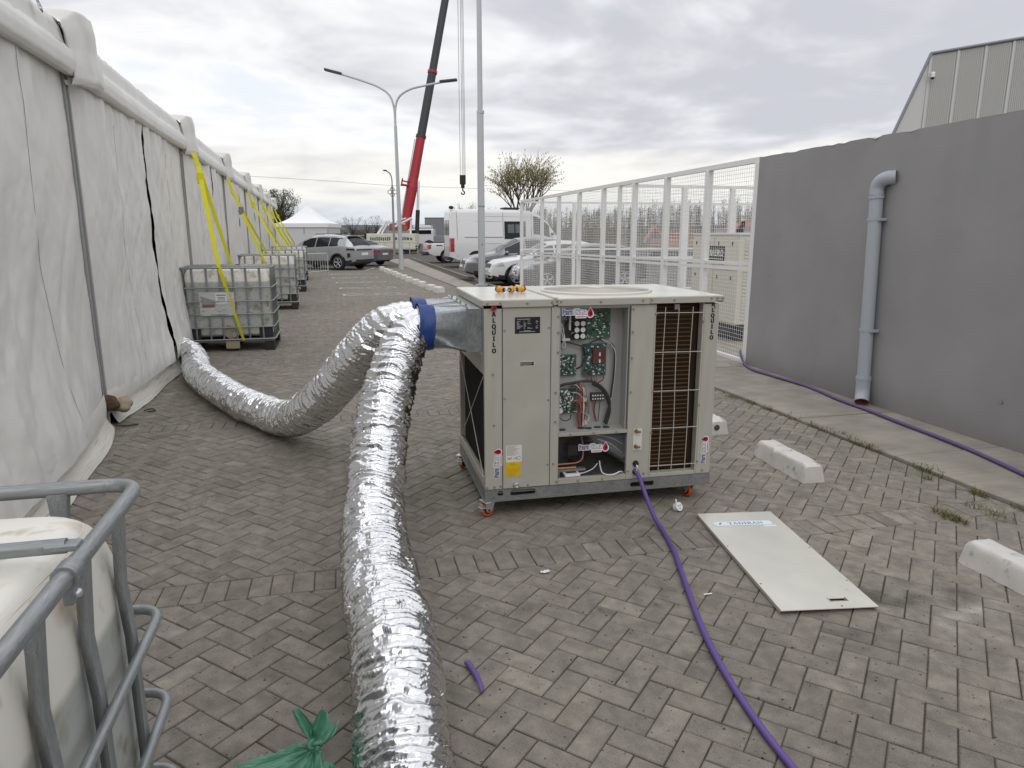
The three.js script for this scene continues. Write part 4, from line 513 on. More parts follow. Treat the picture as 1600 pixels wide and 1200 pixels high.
  // valve recess and cable glands on the middle panel
  add('valve_recess', [box(0.886, 0.94, 0.349, 0.480, 0.0008, 0.0022)], M.creamTop); for (const y of [0.465, 0.372]) add('valve', [rod([0.902, y, 0.002], [0.902, y, 0.022], 0.012, 0.009, 10), rod([0.902, y, 0.014], [0.926, y - 0.004, 0.014], 0.006, 0.006, 8)], M.brass);
  for (const y of [0.265, 0.214]) add('cable_gland', [new THREE.CylinderGeometry(0.019, 0.019, 0.006, 18).rotateX(Math.PI / 2).translate(0.907, y, 0.003), new THREE.CylinderGeometry(0.013, 0.015, 0.014, 18).rotateX(Math.PI / 2).translate(0.907, y, 0.011)], M.black);
  add('white_cable', tube([[0.907, 0.262, 0.012], [0.909, 0.25, 0.026], [0.908, 0.234, 0.02], [0.907, 0.218, 0.018]], 0.0045, 6), M.capWhite);
  // ---- plates and stickers
  const decal = (name, x, y, w, h, t, cut = false, rot = 0, zz = 0.0016) => add(name, new THREE.PlaneGeometry(w, h).rotateZ(rot).translate(x, y, zz), new THREE.MeshStandardMaterial({ map: t, roughness: 0.45, ...(cut ? { alphaTest: 0.5 } : {}), side: THREE.DoubleSide }));
  const plate = canvasTex(384, 256, (c, w, h) => { c.fillStyle = '#0e0e10'; c.fillRect(0, 0, w, h); c.fillStyle = '#c9c9c9'; c.font = 'bold 22px sans-serif'; c.fillText('POWER EQUIPMENT', 24, 36); const r = rngOf(6); for (let y = 56; y < 190; y += 15) { c.fillRect(24, y, 20 + r() * 70, 5); c.fillRect(130, y, 10 + r() * 26, 5); if (r() < 0.8) c.fillRect(190, y, 30 + r() * 60, 5); c.fillRect(320, y, 14 + r() * 30, 5); } c.beginPath(); c.ellipse(290, 120, 50, 32, 0, 0, 7); c.fillStyle = '#0e0e10'; c.fill(); c.fillStyle = '#c9c9c9'; c.fillRect(130, 212, 110, 6); c.fillRect(60, 228, 250, 7); });
  add('rating_plate', rbox(0.172, 0.315, 1.061, 1.152, 0.001, 0.0035, 0.001, 1), M.black); decal('plate_text', 0.2435, 1.1065, 0.138, 0.086, plate, false, 0, 0.0045);
  decal('white_label', 0.167, 0.379, 0.092, 0.1, canvasTex(184, 200, (c, w, h) => { c.fillStyle = '#d9d8cf'; c.fillRect(0, 0, w, h); c.fillStyle = '#6d6d6a'; const r = rngOf(2); for (let y = 10; y < 120; y += 9) c.fillRect(10, y, 70 + r() * 90, 3); c.strokeStyle = '#333'; c.lineWidth = 3; c.font = 'bold 28px sans-serif'; c.fillStyle = '#3a3a3a'; c.fillText('Kg/l   L/6', 16, 165); c.strokeRect(128, 136, 36, 36); }), false, 0, 0.0045);
  decal('yellow_label', 0.164, 0.287, 0.086, 0.084, canvasTex(184, 180, (c, w, h) => { c.fillStyle = '#d9b407'; c.fillRect(0, 0, w, h); c.fillStyle = '#a58a10'; const r = rngOf(3); for (let y = 12; y < 50; y += 10) c.fillRect(40 + r() * 20, y, 60 + r() * 50, 4); c.strokeStyle = '#a58a10'; c.lineWidth = 3; for (let i = 0; i < 5; i++) { c.strokeRect(14 + i * 32, 70 + (i % 2) * 20, 24, 40); c.beginPath(); c.moveTo(20 + i * 32, 80); c.lineTo(30 + i * 30, 140); c.stroke(); } for (let y = 140; y < 170; y += 9) c.fillRect(12, y, 100 + r() * 50, 3); }), false, 0, 0.0045);
  const logo = canvasTex(768, 256, (c, w, h) => {
    c.clearRect(0, 0, w, h); const drop = (s, f) => { c.beginPath(); c.moveTo(664, 14 + s); c.bezierCurveTo(690, 70, 742 - s, 110, 736 - s, 166); c.arc(664, 166, 72 - s, 0, Math.PI); c.bezierCurveTo(588 + s, 110, 640, 70, 664, 14 + s); c.closePath(); f(); };
    c.font = 'bold 150px sans-serif'; c.lineJoin = 'round'; c.strokeStyle = '#e8e8ea'; c.lineWidth = 46; c.strokeText('ParaClima', 26, 168, 560); c.strokeRect(350, 206, 206, 22); drop(-12, () => { c.fillStyle = '#e8e8ea'; c.fill(); });
    c.strokeStyle = '#14182e'; c.lineWidth = 20; c.strokeText('ParaClima', 26, 168, 560); c.save(); c.beginPath(); c.rect(0, 0, 258, h); c.clip(); c.fillStyle = '#8d92b4'; c.fillText('ParaClima', 26, 168, 560); c.restore(); c.save(); c.beginPath(); c.rect(258, 0, w, h); c.clip(); c.fillStyle = '#f4f4f6'; c.fillText('ParaClima', 26, 168, 560); c.restore();
    c.fillStyle = '#b3121f'; c.fillRect(350, 206, 206, 26); c.fillStyle = '#e8b9bc'; c.fillRect(364, 216, 178, 6); drop(10, () => { c.fillStyle = '#c0131f'; c.fill(); }); c.beginPath(); c.moveTo(676, 80); c.bezierCurveTo(700, 120, 712, 150, 700, 180); c.bezierCurveTo(680, 200, 640, 190, 642, 160); c.bezierCurveTo(650, 120, 672, 110, 676, 80); c.fillStyle = '#161a36'; c.fill(); });
  decal('sticker', 0.531, 1.169, 0.196, 0.066, logo, true, 0, 0.0035); decal('sticker', 0.643, 0.384, 0.196, 0.066, logo, true, 0, 0.0035); decal('sticker', 0.071, 0.326, 0.184, 0.062, logo, true, Math.PI / 2, 0.0018); decal('sticker', 1.345, 0.319, 0.184, 0.062, logo, true, Math.PI / 2, 0.0018);
  add('clear_cover', new THREE.PlaneGeometry(0.426, 1.012).translate(0.638, 0.696, 0.0026), phys([1, 1, 1], 0.02, 0, { transmission: 1, thickness: 0, ior: 1.45 }));
  const word = canvasTex(128, 896, (c, w, h) => { c.clearRect(0, 0, w, h); c.fillStyle = '#141416'; c.font = 'bold 124px sans-serif'; c.textAlign = 'center'; c.strokeStyle = '#141416'; c.lineWidth = 7; c.lineJoin = 'round'; [...'ALQUILO'].forEach((l, i) => { c.fillText(l, 64, 112 + i * 124); c.strokeText(l, 64, 112 + i * 124); }); });
  decal('lettering', 0.056, 1.069, 0.036, 0.240, word, true, 0, 0.0018); decal('lettering', 1.35, 1.098, 0.036, 0.232, word, true, 0, 0.0018);
  add('red_badge', [new THREE.CircleGeometry(0.0165, 20).translate(0.054, 1.2045, 0.0142)], M.red); add('badge_dot', [new THREE.CircleGeometry(0.008, 14).translate(0.057, 1.207, 0.0150)], M.black);
  // ---- galvanised duct adapter on the left side, blue tape round its two collars
  const ad = new THREE.Group(); ad.name = 'duct_adapter'; AC.add(ad); const zf = -0.03, zb = -0.80, y0 = 0.962, y1 = 1.204, xb = -0.085;
  add('adapter_box', [uvBox(rbox(xb, 0.003, y0, y1, zb, zf, 0.003), 2), box(xb - 0.005, xb + 0.006, y1 - 0.003, y1 + 0.007, zb, zf), box(xb - 0.005, xb + 0.006, y0 - 0.007, y0 + 0.003, zb, zf), box(xb - 0.005, xb + 0.006, y0, y1, zf - 0.003, zf + 0.007), box(-0.004, 0.004, y0 - 0.02, y1 + 0.012, zb - 0.02, zf + 0.014)], M.galv, ad);
  const colls = [-0.215, -0.60], rC = 0.122, cy = 1.083;
  colls.forEach((cz, k) => { const za = k ? -0.418 : zf, zz = k ? zb : -0.414;
    const g = gridGeo(64, 14, (u, v) => { const a = u * 2 * Math.PI, ca = Math.cos(a), sa = Math.sin(a), m = Math.max(Math.abs(ca), Math.abs(sa)), hz = (za - zz) / 2, zc = (za + zz) / 2, hy = (y1 - y0) / 2; const rx = [zc + hz * ca / m, (y0 + y1) / 2 + hy * sa / m], cx = [cz + rC * ca, cy + rC * sa]; return [lerp(xb, -0.25, v), lerp(rx[1], cx[1], v), lerp(rx[0], cx[0], v)]; });
    { const t = g.attributes.uv; for (let i = 0; i < t.count; i++) t.setXY(i, t.getX(i) * 2, t.getY(i) * 0.5); }
    add('transition', g, M.galv, ad); add('collar', new THREE.CylinderGeometry(rC, rC, 0.1, 48, 1, true).rotateZ(Math.PI / 2).translate(-0.29, cy, cz), M.galv, ad);
    const tp = gridGeo(72, 10, (u, v) => { const a = u * 6.28318, e = 0.004 * noise(Math.cos(a) * 3, v * 3, Math.sin(a) * 3 + k) + 0.002 * (Math.floor(v * 4) % 2); const r = rC + 0.004 + e + (v > 0.75 ? 0.010 * (v - 0.75) * 4 : 0); return [-0.25 - v * 0.085 + 0.006 * Math.sin(a * 2 + k), cy + r * Math.sin(a), cz + r * Math.cos(a)]; }); add('blue_tape', tp, M.tape, ad); });
  { const g = []; for (const z of [-0.1, -0.3, -0.45, -0.65]) g.push(rod([-0.08, y1 + 0.004, z], [-0.08, y1 + 0.016, z], 0.006, 0.006, 6)); add('adapter_screws', g, M.screw, ad).userData.kind = 'stuff'; for (const z of [-0.16, -0.414, -0.62]) add('seam_rib', rod([xb, y1 + 0.002, z], [-0.25, cy + rC * 0.99, lerp(z, z < -0.414 ? -0.6 : -0.215, 0.75)], 0.003, 0.003, 5), M.galv, ad); }
}
// ================================================================ DUCTS
function foilDuct(pts, r, ns, nt, seed) {
  const c = new THREE.CatmullRomCurve3(pts.map((p) => V(...p)), false, 'centripetal'), L = c.getLength(), fr = c.computeFrenetFrames(ns, false);
  const ridge = (n) => 1 - Math.min(1, Math.abs(n) * 2.6);
  return gridGeo(nt, ns, (u, v) => {
    const i = Math.round(v * ns), a = u * 2 * Math.PI, ca = Math.cos(a), sa = Math.sin(a), p = c.getPointAt(v), s = v * L;
    const X = ca * r, Y = sa * r, sw = s + 0.022 * noise(X * 9, Y * 9, s * 5 + seed) + 0.012 * noise(X * 24, Y * 24, s * 14 + seed);   // folds run round the duct, wavering
    const wirePh = sw / 0.048 + u, sagW = Math.abs(Math.cos(Math.PI * wirePh));
    let d = -0.007 * (1 - sagW) + 0.009 * ridge(noise(sw * 24, X * 3 + seed, Y * 3)) + 0.0105 * ridge(noise(sw * 42 + 3 + X * 5, X * 2.8 + seed, Y * 2.8)) + 0.0048 * ridge(noise(sw * 84 - X * 12, X * 4.5, Y * 4.5 + seed)) + 0.0008 * ridge(noise(sw * 120 + X * 50, X * 60, Y * 60 + seed)) + 0.008 * noise(s * 3.2, X * 4, Y * 4 + seed) - 0.017 - 0.02 * (1 - smooth(0.02, 0.40, s));
    const taper = Math.min(1, v * ns / (ns * 0.03)); d = d * taper + (1 - taper) * (-0.036 + (d + 0.02) * 0.2);
    const q = r + d, N = fr.normals[i], B = fr.binormals[i]; let y = p.y + q * (ca * N.y + sa * B.y);
    if (y < 0.012) y = 0.006 + (y - 0.012) * 0.08;                                     // lies flat where it rests on the blocks
    return [p.x + q * (ca * N.x + sa * B.x), y, p.z + q * (ca * N.z + sa * B.z)];
  });
}
{
  const a = thing('air_duct', 'silver foil flexible duct hanging from the front collar and running towards the foreground', 'air duct');
  mesh('foil_sleeve', foilDuct(DUCT1, 0.146, 900, 300, 1.5), M.foil, a);
  const b = thing('air_duct', 'silver foil flexible duct from the rear collar curving across the blocks into the marquee', 'air duct');
  mesh('foil_sleeve', foilDuct(DUCT2, 0.146, 900, 200, 6.5), M.foil, b);
}
// ================================================================ WATER TOTES AND THE STRAPS THEY HOLD
function tote(label, pos, turn, group) {
  const t = thing('water_tote', label, 'water tank', pos, turn, group), W = 0.575, D = 0.485, H = 1.15, r = rngOf(17);
  // moulded tank: rounded box, paler above the water line
  const tk = gridGeo(96, 60, (u, v) => { // superellipse in plan, rounded top and foot
    const a = (u === 1 ? 0 : u) * 2 * Math.PI, ca = Math.cos(a), sa = Math.abs(Math.sin(a)) < 1e-9 ? 0 : Math.sin(a), n = 0.16; let f = 1, y;
    if (v < 0.06) { f = Math.sqrt(clamp(v / 0.06)); y = 0.17 + 0.05 * (1 - Math.cos(v / 0.06 * 1.57)); } else if (v > 0.72) { const q = (v - 0.72) / 0.28; const th = Math.min(1, q * 2) * 1.5708; if (q < 0.5) { f = 1 - 0.13 * (1 - Math.cos(th)); y = 0.985 + 0.135 * Math.sin(th); } else { f = 0.87 * (1 - (q - 0.5) * 2); y = 1.12 + 0.006 * (q - 0.5) * 2; } } else { y = lerp(0.22, 0.985, (v - 0.06) / 0.66); }
    const px = Math.sign(ca) * Math.pow(Math.abs(ca), n * 0.9), pz = Math.sign(sa) * Math.pow(Math.abs(sa), n * 0.9), dent = 1 + 0.004 * noise(ca * 3, y * 4, sa * 3);
    return [px * (W - 0.03) * f * dent, y + (v > 0.8 ? 0.006 * noise(px * 3 * f, pz * 3 * f) : 0), pz * (D - 0.03) * f * dent]; });
  { const p = tk.attributes.position, c = new Float32Array(p.count * 3), uv = tk.attributes.uv; for (let i = 0; i < p.count; i++) { const y = p.getY(i), w = smooth(0.955, 0.945, y + 0.004 * Math.sin(p.getX(i) * 9)); const q = [lerp(1, 0.55, w), lerp(0.99, 0.58, w), lerp(0.965, 0.59, w)]; c.set(q, i * 3); uv.setXY(i, p.getX(i) * 1.1 + p.getY(i) * 0.4, p.getZ(i) * 1.1 + p.getY(i)); } tk.setAttribute('color', new THREE.BufferAttribute(c, 3)); }
  const tank = mesh('tank', uvBox(tk, 0.9), M.tank, t);
  mesh('filler_cap', [new THREE.CylinderGeometry(0.085, 0.09, 0.035, 28).translate(0.1, 1.135, 0.02), new THREE.CylinderGeometry(0.03, 0.03, 0.02, 12).translate(0.1, 1.157, 0.02)], M.black, tank);
  // galvanised cage
  const ring = (y, o = 0, rr = 0.0095) => bent([[0, y, D + o], [W + o, y, D + o], [W + o, y, -D - o], [-W - o, y, -D - o], [-W - o, y, D + o], [0, y, D + o]], rr, 0.06, 10);
  mesh('top_rail', ring(1.138, -0.006, 0.0135), M.cage, t);
  for (const y of [0.875, 0.69, 0.515, 0.335]) mesh('cage_rail', ring(y, 0.006), M.cage, t);
  mesh('cage_rail', ring(0.165, 0.008, 0.012), M.cage, t);
  const upright = (x, z, nx, nz) => { // flat channel, its head stepped out under the top rail
    const s = 0.014, tx = nz, tz = nx, sec = (y, o, w) => [[x + nx * o + tx * w, y, z + nz * o + tz * w], [x + nx * (o - s) + tx * w * 0.8, y, z + nz * (o - s) + tz * w * 0.8], [x + nx * (o - s) - tx * w * 0.8, y, z + nz * (o - s) - tz * w * 0.8], [x + nx * o - tx * w, y, z + nz * o - tz * w]];
    const st = [sec(1.132, -0.004, 0.020), sec(1.09, -0.006, 0.016), sec(1.0, -0.012, 0.0135), sec(0.9, -0.006, 0.0125), sec(0.5, -0.006, 0.0125), sec(0.17, -0.004, 0.0125)];
    return gridGeo(4, 5, (u, v) => st[Math.round(v * 5)][Math.round(u * 4) % 4]); };
  for (const x of [-0.43, -0.25, -0.085, 0.085, 0.25, 0.43]) for (const s of [-1, 1]) mesh('upright', upright(x, s * D, 0, s), M.cage, t);
  for (const z of [-0.35, -0.175, 0, 0.175, 0.35]) for (const s of [-1, 1]) mesh('upright', upright(s * W, z, s, 0), M.cage, t);
  for (const x of [-0.16, 0.2]) { mesh('cross_bar', [rod([x, 1.148, -D + 0.02], [x, 1.148, D - 0.02], 0.011, 0.011, 12)], M.cage, t); }
  for (const z of [-0.18, 0.2]) { const b = mesh('cross_bar', [rod([-W + 0.03, 1.15, z], [W - 0.03, 1.15, z], 0.0115, 0.0115, 14)], M.cage, t);
    for (const s of [-1, 1]) { mesh('clamp', [rod([s * (W - 0.006), 1.138, z + 0.055], [s * (W - 0.006), 1.138, z + 0.088], 0.0175, 0.0175, 16), rbox(s * (W - 0.006) - 0.007, s * (W - 0.006) + 0.007, 1.095, 1.135, z + 0.058, z + 0.085, 0.003)], M.cage, t); mesh('bar_end', rbox(s * (W - 0.035) - 0.024, s * (W - 0.035) + 0.024, 1.144, 1.156, z - 0.013, z + 0.013, 0.004), M.cage, t); mesh('bolt', new THREE.SphereGeometry(0.0075, 10, 8).translate(s * (W + 0.002), 1.108, z + 0.072), M.zinc, t); } }
  // pallet
  mesh('pallet_deck', [rbox(-W + 0.01, W - 0.01, 0.13, 0.158, -D + 0.01, D - 0.01, 0.006)], M.galvDull, t);
  for (const x of [-W + 0.07, 0, W - 0.07]) for (const z of [-D + 0.07, D - 0.07]) mesh('pallet_block', rbox(x - 0.065, x + 0.065, 0.02, 0.13, z - 0.06, z + 0.06, 0.01), M.rubber, t);
  for (const x of [-W + 0.07, 0, W - 0.07]) mesh('pallet_runner', rbox(x - 0.065, x + 0.065, 0.0, 0.02, -D + 0.01, D - 0.01, 0.006), M.rubber, t);
  for (const s of [-1, 1]) mesh('corner_guard', rbox(s * (W - 0.11) - 0.09, s * (W - 0.11) + 0.09, 0.185, 0.33, D - 0.034, D - 0.024, 0.006), M.black, t);
  // outlet recess and valve on the front
  mesh('valve_recess', new THREE.CylinderGeometry(0.085, 0.085, 0.012, 28).rotateX(Math.PI / 2).scale(1.1, 1, 1).translate(0.02, 0.255, D - 0.022), M.moss, t);
  mesh('valve', [rod([0.05, 0.235, D - 0.03], [0.05, 0.235, D + 0.0], 0.03, 0.03, 16), rod([0.05, 0.235, D + 0.0], [0.05, 0.235, D + 0.012], 0.036, 0.036, 16), tube([[0.05, 0.27, D - 0.01], [0.03, 0.3, D - 0.005], [0.055, 0.315, D - 0.005], [0.08, 0.30, D - 0.005]], 0.008, 6)], M.tinGrey, t); mesh('muddy_plate', rbox(-0.07, 0.11, 0.04, 0.15, D - 0.012, D + 0.004, 0.005), M.moss, t);
  return t;
}
{
  const near = tote('caged water tote with a dirty white tank, cut off by the lower left corner', [-0.958, 0, -0.91], 0, 'water totes along the marquee');
  near.children.filter((o) => /upright/.test(o.name)).forEach((o) => o);
  const t2 = copyOf(near, 'caged water tote with a torn paper notice, second along the marquee, by the duct mouth', [-1.52, 0, -10.72], 0.0);
  const notice = canvasTex(512, 384, (c, w, h) => { c.fillStyle = '#b9bab8'; c.fillRect(0, 0, w, h); c.fillStyle = '#8f8f8d'; c.beginPath(); c.moveTo(20, 60); c.lineTo(230, 140); c.lineTo(230, 250); c.lineTo(40, 250); c.fill(); c.fillStyle = '#7b5a46'; c.fillRect(40, 200, 170, 50); c.fillStyle = '#6f6f6d'; for (let i = 0; i < 60; i++) { const r = rngOf(i + 1); c.globalAlpha = 0.25; c.fillRect(r() * w, 120 + r() * 200, 10 + r() * 60, 4 + r() * 24); } c.globalAlpha = 1; c.fillStyle = '#d6d7d5'; c.fillRect(235, 20, 170, 170); c.fillStyle = '#333'; c.font = 'bold 24px sans-serif'; c.textAlign = 'center'; c.fillRect(250, 44, 140, 14); c.fillRect(265, 84, 110, 8); c.fillRect(275, 104, 90, 8); c.fillRect(260, 126, 120, 8); c.fillRect(280, 148, 80, 8); c.fillStyle = '#cfd0ce'; c.fillRect(420, 30, 70, 70); c.fillStyle = '#777'; c.fillRect(430, 44, 50, 10); c.fillRect(430, 64, 50, 10); });
  mesh('paper_notice', gridGeo(12, 10, (u, v) => [lerp(-0.36, 0.09, u), lerp(0.50, 0.82, v), 0.497 + 0.006 * noise(u * 4, v * 4) + 0.004 * Math.sin(u * 9)]), new THREE.MeshStandardMaterial({ map: notice, roughness: 0.6, side: THREE.DoubleSide }), t2);
  copyOf(near, 'caged water tote directly behind the one with the notice, third along the marquee', [-1.52, 0, -16.2], 0.03);
  copyOf(near, 'caged water tote fourth along the marquee, its cage top seen over the third', [-1.56, 0, -21.0], 0.02);
  copyOf(near, 'caged water tote fifth along the marquee, half hidden behind nearer totes', [-1.7, 0, -25.9], 0.03);
  // yellow ratchet straps from the eave over each tote down to its pallet
  const band = (pts, w, dir) => { const P = pts.map((p) => V(...p)), n = P.length - 1; return gridGeo(2, n * 8, (u, v) => { const t = v * n, i = Math.min(n - 1, Math.floor(t)), f = t - i, p = P[i].clone().lerp(P[i + 1], f), tw = dir(v); return [p.x + (u - 0.5) * w * tw.x, p.y + (u - 0.5) * w * tw.y, p.z + (u - 0.5) * w * tw.z]; }); };
  const posts = [[-11.35, -2.1, -1.52, -10.72], [-16.35, -2.35, -1.52, -16.2], [-21.35, -2.53, -1.56, -21.0], [-26.35, -2.70, -1.7, -25.9], [-31.35, -2.88, -1.95, -31.0], [-36.0, -3.05, -2.1, -35.8]];
  const words = ['second', 'third', 'fourth', 'fifth', 'sixth', 'farthest'];
  posts.forEach(([z, x, tx, tz], i) => {
    const s = thing('ratchet_strap', ['yellow ratchet strap from the eave over the tote with the paper notice', 'yellow ratchet strap over the third tote, with its ratchet hanging high up', 'yellow ratchet strap over the fourth tote from the foreground', 'yellow ratchet strap over the fifth tote from the foreground', 'yellow ratchet strap last but one along the marquee', 'yellow ratchet strap farthest along the marquee'][i], 'ratchet strap', [0, 0, 0], 0, 'yellow straps from the marquee eave');
    const A = [x + 0.14, 2.72, z + 0.12], B = [x + 0.2, 2.52, z + 0.17], fz = tz + 0.5, sx = tx + 0.05;
    mesh('webbing', band([A, B, [sx - 0.13, 1.165, fz - 0.01], [sx + 0.12, 0.15, fz + 0.012]], 0.062, (v) => V(Math.cos(v * 1.2 - 0.3), 0, Math.sin(v * 1.2 - 0.3) * 0.6)), M.strap, s);
    mesh('webbing', band([[A[0], A[1], A[2] - 0.05], [x + 0.22, 2.4, z + 0.1], [sx - 0.11, 1.17, tz - 0.48], [sx + 0.05, 0.3, tz - 0.5]], 0.062, (v) => V(Math.cos(v * 2 - 0.6), 0, Math.sin(v * 2 - 0.6) * 0.7)), M.strap, s);
    const d = i === 1 ? 0.42 : 0.14, P = V(...B).lerp(V(sx - 0.13, 1.165, fz), d * 0.8);
    mesh('ratchet', [rbox(P.x - 0.05, P.x + 0.05, P.y - 0.09, P.y + 0.07, P.z - 0.02, P.z + 0.02, 0.01), rod([P.x - 0.06, P.y - 0.02, P.z], [P.x + 0.06, P.y - 0.02, P.z], 0.018, 0.018, 8)], i === 1 ? M.galvDull : M.strap, s);
  });
}
// ================================================================ WHEEL STOPS, LOOSE THINGS ON THE GROUND
{
  const stopGeo = (len, seed) => { const r = rngOf(seed), g = gridGeo(30, 20, (u, v) => { // rounded trapezoid section swept along z, with worn edges
      const sec = [[-0.085, 0], [-0.066, 0.105], [-0.05, 0.122], [0.05, 0.122], [0.066, 0.105], [0.085, 0], [-0.085, 0]]; const t = v * 6, i = Math.min(5, Math.floor(t)), f = t - i; let x = lerp(sec[i][0], sec[i + 1][0], f), y = lerp(sec[i][1], sec[i + 1][1], f); const e = Math.min(u, 1 - u) * len, k = e < 0.03 ? 0.86 + 0.14 * Math.sqrt(e / 0.03) : 1; const n = u === 0 || u === 1 ? 0 : 0.004 * noise(x * 30, y * 30 + seed, u * len * 14) - 0.014 * Math.max(0, noise(x * 22 + 5, y * 22 + seed * 3, u * len * 18) - 0.28); return [x * (0.5 + 0.5 * k) + n, Math.max(-0.004, y * k + n), (u - 0.5) * len * (1 - 0.08 * (y / 0.122) * 0.5)]; });
    const cap = (s) => { const sh = new THREE.Shape([[-0.079, -0.004], [-0.0612, 0.0903], [-0.0465, 0.1049], [0.0465, 0.1049], [0.0612, 0.0903], [0.079, -0.004]].map((p) => new THREE.Vector2(...p))); const q = new THREE.ShapeGeometry(sh).rotateY(s > 0 ? 0 : Math.PI), p = q.attributes.position; for (let i = 0; i < p.count; i++) p.setZ(i, s * (len / 2) * (1 - 0.04 * (p.getY(i) / 0.122 / 0.86))); return q; };
    return uvBox(merge([g, cap(1), cap(-1)]), 1.6); };
  const stop = (label, x, z, turn, len, seed) => { const t = tag(mesh('wheel_stop', stopGeo(len, seed), M.whitePaint), label, 'wheel stop', 'white concrete wheel stops'); t.position.set(x, 0.001, z); t.rotation.y = turn; t.rotation.z = R(-0.02, 0.02); return t; };
  stop('white concrete wheel stop with a broken end, half hidden behind the cooling unit', 2.92, -5.25, 0.0, 0.6, 1);
  stop('whole white concrete wheel stop lying between the cooling unit and the walkway', 2.955, -4.1, -0.04, 0.62, 2);
  stop('white concrete wheel stop cut off by the right edge of the picture', 3.0, -2.3, 0.0, 0.68, 3);
  { const br = mesh('bare_patch', new THREE.SphereGeometry(0.024, 10, 8).scale(1, 1, 0.3).translate(-0.03, 0.062, 0.302), M.soil, scene.children.find((o) => o.name === 'wheel_stop')); }
  const far = [[1.75, -31.9], [1.85, -30.3], [1.92, -29.2], [2.02, -27.8], [2.06, -26.6], [2.16, -25.4], [2.22, -24.1], [2.32, -22.9], [2.40, -21.8], [2.50, -20.4], [2.60, -19.5]];
  const w = ['farthest', 'second farthest', 'third farthest', 'fourth farthest', 'fifth farthest', 'sixth farthest', 'fifth nearest', 'fourth nearest', 'third nearest', 'second nearest', 'nearest'];
  let proto; far.forEach(([x, z], i) => { const l = w[i] + ' white wheel stop in the distant row beside the painted bays'; if (!proto) { proto = stop(l, x, z, 0.1, 0.55, 4); proto.scale.set(1.5, 1.25, 0.75); } else copyOf(proto, l, [x, 0.001, z], 0.1 + R(-0.15, 0.15)); });

  // removed panel on the ground
  const p = thing('access_panel', 'cream sheet metal panel with a blue and white maker sticker lying on the blocks', 'metal panel', [2.0525, 0.006, -2.885], -0.18);
  { const w2 = 0.225, l2 = 0.545, skew = 0; p.rotation.y = Math.atan2(-(2.13 - 1.975), 1.09) * -1 * -1; p.rotation.y = 0; const A = [1.762, -2.40], B = [2.190, -2.325], C = [2.352, -3.375], Dd = [1.911, -3.452]; const cx = 2.0525, cz = -2.885; p.rotation.y = 0; const ang = Math.atan2(C[0] - B[0], -(C[1] - B[1])); p.rotation.y = -ang; }
  const hw = 0.218, hl = 0.532; { const s = new THREE.Shape([[-hw, -hl], [hw, -hl], [hw, hl], [-hw, hl]].map((q) => new THREE.Vector2(...q))); s.holes.push(new THREE.Path([[0.03, -hl + 0.055], [0.112, -hl + 0.055], [0.112, -hl + 0.083], [0.03, -hl + 0.083]].map((q) => new THREE.Vector2(...q))));
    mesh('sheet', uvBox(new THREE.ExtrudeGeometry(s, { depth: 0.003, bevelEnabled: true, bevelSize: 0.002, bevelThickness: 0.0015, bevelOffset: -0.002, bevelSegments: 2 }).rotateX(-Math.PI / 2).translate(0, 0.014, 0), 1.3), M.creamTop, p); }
  mesh('folded_edge', [box(-hw, -hw + 0.0025, 0.0, 0.0137, -hl + 0.012, hl - 0.012), box(hw - 0.0025, hw, 0.0, 0.0137, -hl + 0.012, hl - 0.012), box(-hw, hw, 0.0, 0.0137, -hl, -hl + 0.0025)], M.cream, p);
  mesh('handle_recess', [box(0.028, 0.114, 0.003, 0.0045, hl - 0.085, hl - 0.053), box(0.028, 0.032, 0.0045, 0.0205, hl - 0.085, hl - 0.053), box(0.11, 0.114, 0.0045, 0.0205, hl - 0.085, hl - 0.053)], M.cream, p);
  mesh('screw_holes', [[-hw + 0.012, -0.1], [-hw + 0.012, 0.3], [hw - 0.012, -0.05], [hw - 0.012, 0.3], [0.06, hl - 0.014]].map(([x, z]) => new THREE.CircleGeometry(0.0045, 8).rotateX(-Math.PI / 2).translate(x, 0.0192, z)), M.darkGap, p);
  const st = canvasTex(768, 160, (c, w, h) => { c.clearRect(0, 0, w, h); c.fillStyle = '#cfe0ea'; c.beginPath(); c.roundRect(4, 8, 760, 140, 60); c.fill(); c.fillStyle = '#eef3f5'; c.beginPath(); c.roundRect(20, 24, 728, 108, 50); c.fill(); c.fillStyle = '#2a6f9e'; c.font = 'bold 92px serif'; c.textAlign = 'center'; c.fillText('TADIRAN', 420, 112, 560); c.beginPath(); c.moveTo(76, 100); c.lineTo(100, 56); c.lineTo(124, 56); c.lineTo(100, 100); c.fill(); c.fillRect(96, 52, 36, 12); });
  mesh('sticker', new THREE.PlaneGeometry(0.345, 0.072).rotateX(-Math.PI / 2).translate(-0.012, 0.0194, -hl + 0.155), new THREE.MeshStandardMaterial({ map: st, roughness: 0.35, alphaTest: 0.5 }), p); mesh('sticker', new THREE.PlaneGeometry(0.07, 0.026).rotateX(-Math.PI / 2).translate(0.125, 0.0196, -hl + 0.2), M.white, p);

  // power cable from the unit to the foreground, and another along the walkway
  const cab = tag(mesh('power_cable', new THREE.TubeGeometry(new THREE.CatmullRomCurve3([[1.637, 0.222, -3.70], [1.643, 0.205, -3.66], [1.645, 0.12, -3.55], [1.64, 0.045, -3.42], [1.635, 0.016, -3.30], [1.58, 0.014, -3.05], [1.515, 0.014, -2.84], [1.44, 0.014, -2.60], [1.38, 0.014, -2.40], [1.33, 0.014, -2.20], [1.285, 0.014, -1.95], [1.262, 0.014, -1.72], [1.258, 0.014, -1.60], [1.25, 0.014, -1.45]].map((q) => V(...q)), false, 'centripetal'), 160, 0.0125, 12), M.purple), 'thick purple power cable running from the cooling unit to the lower edge', 'power cable');
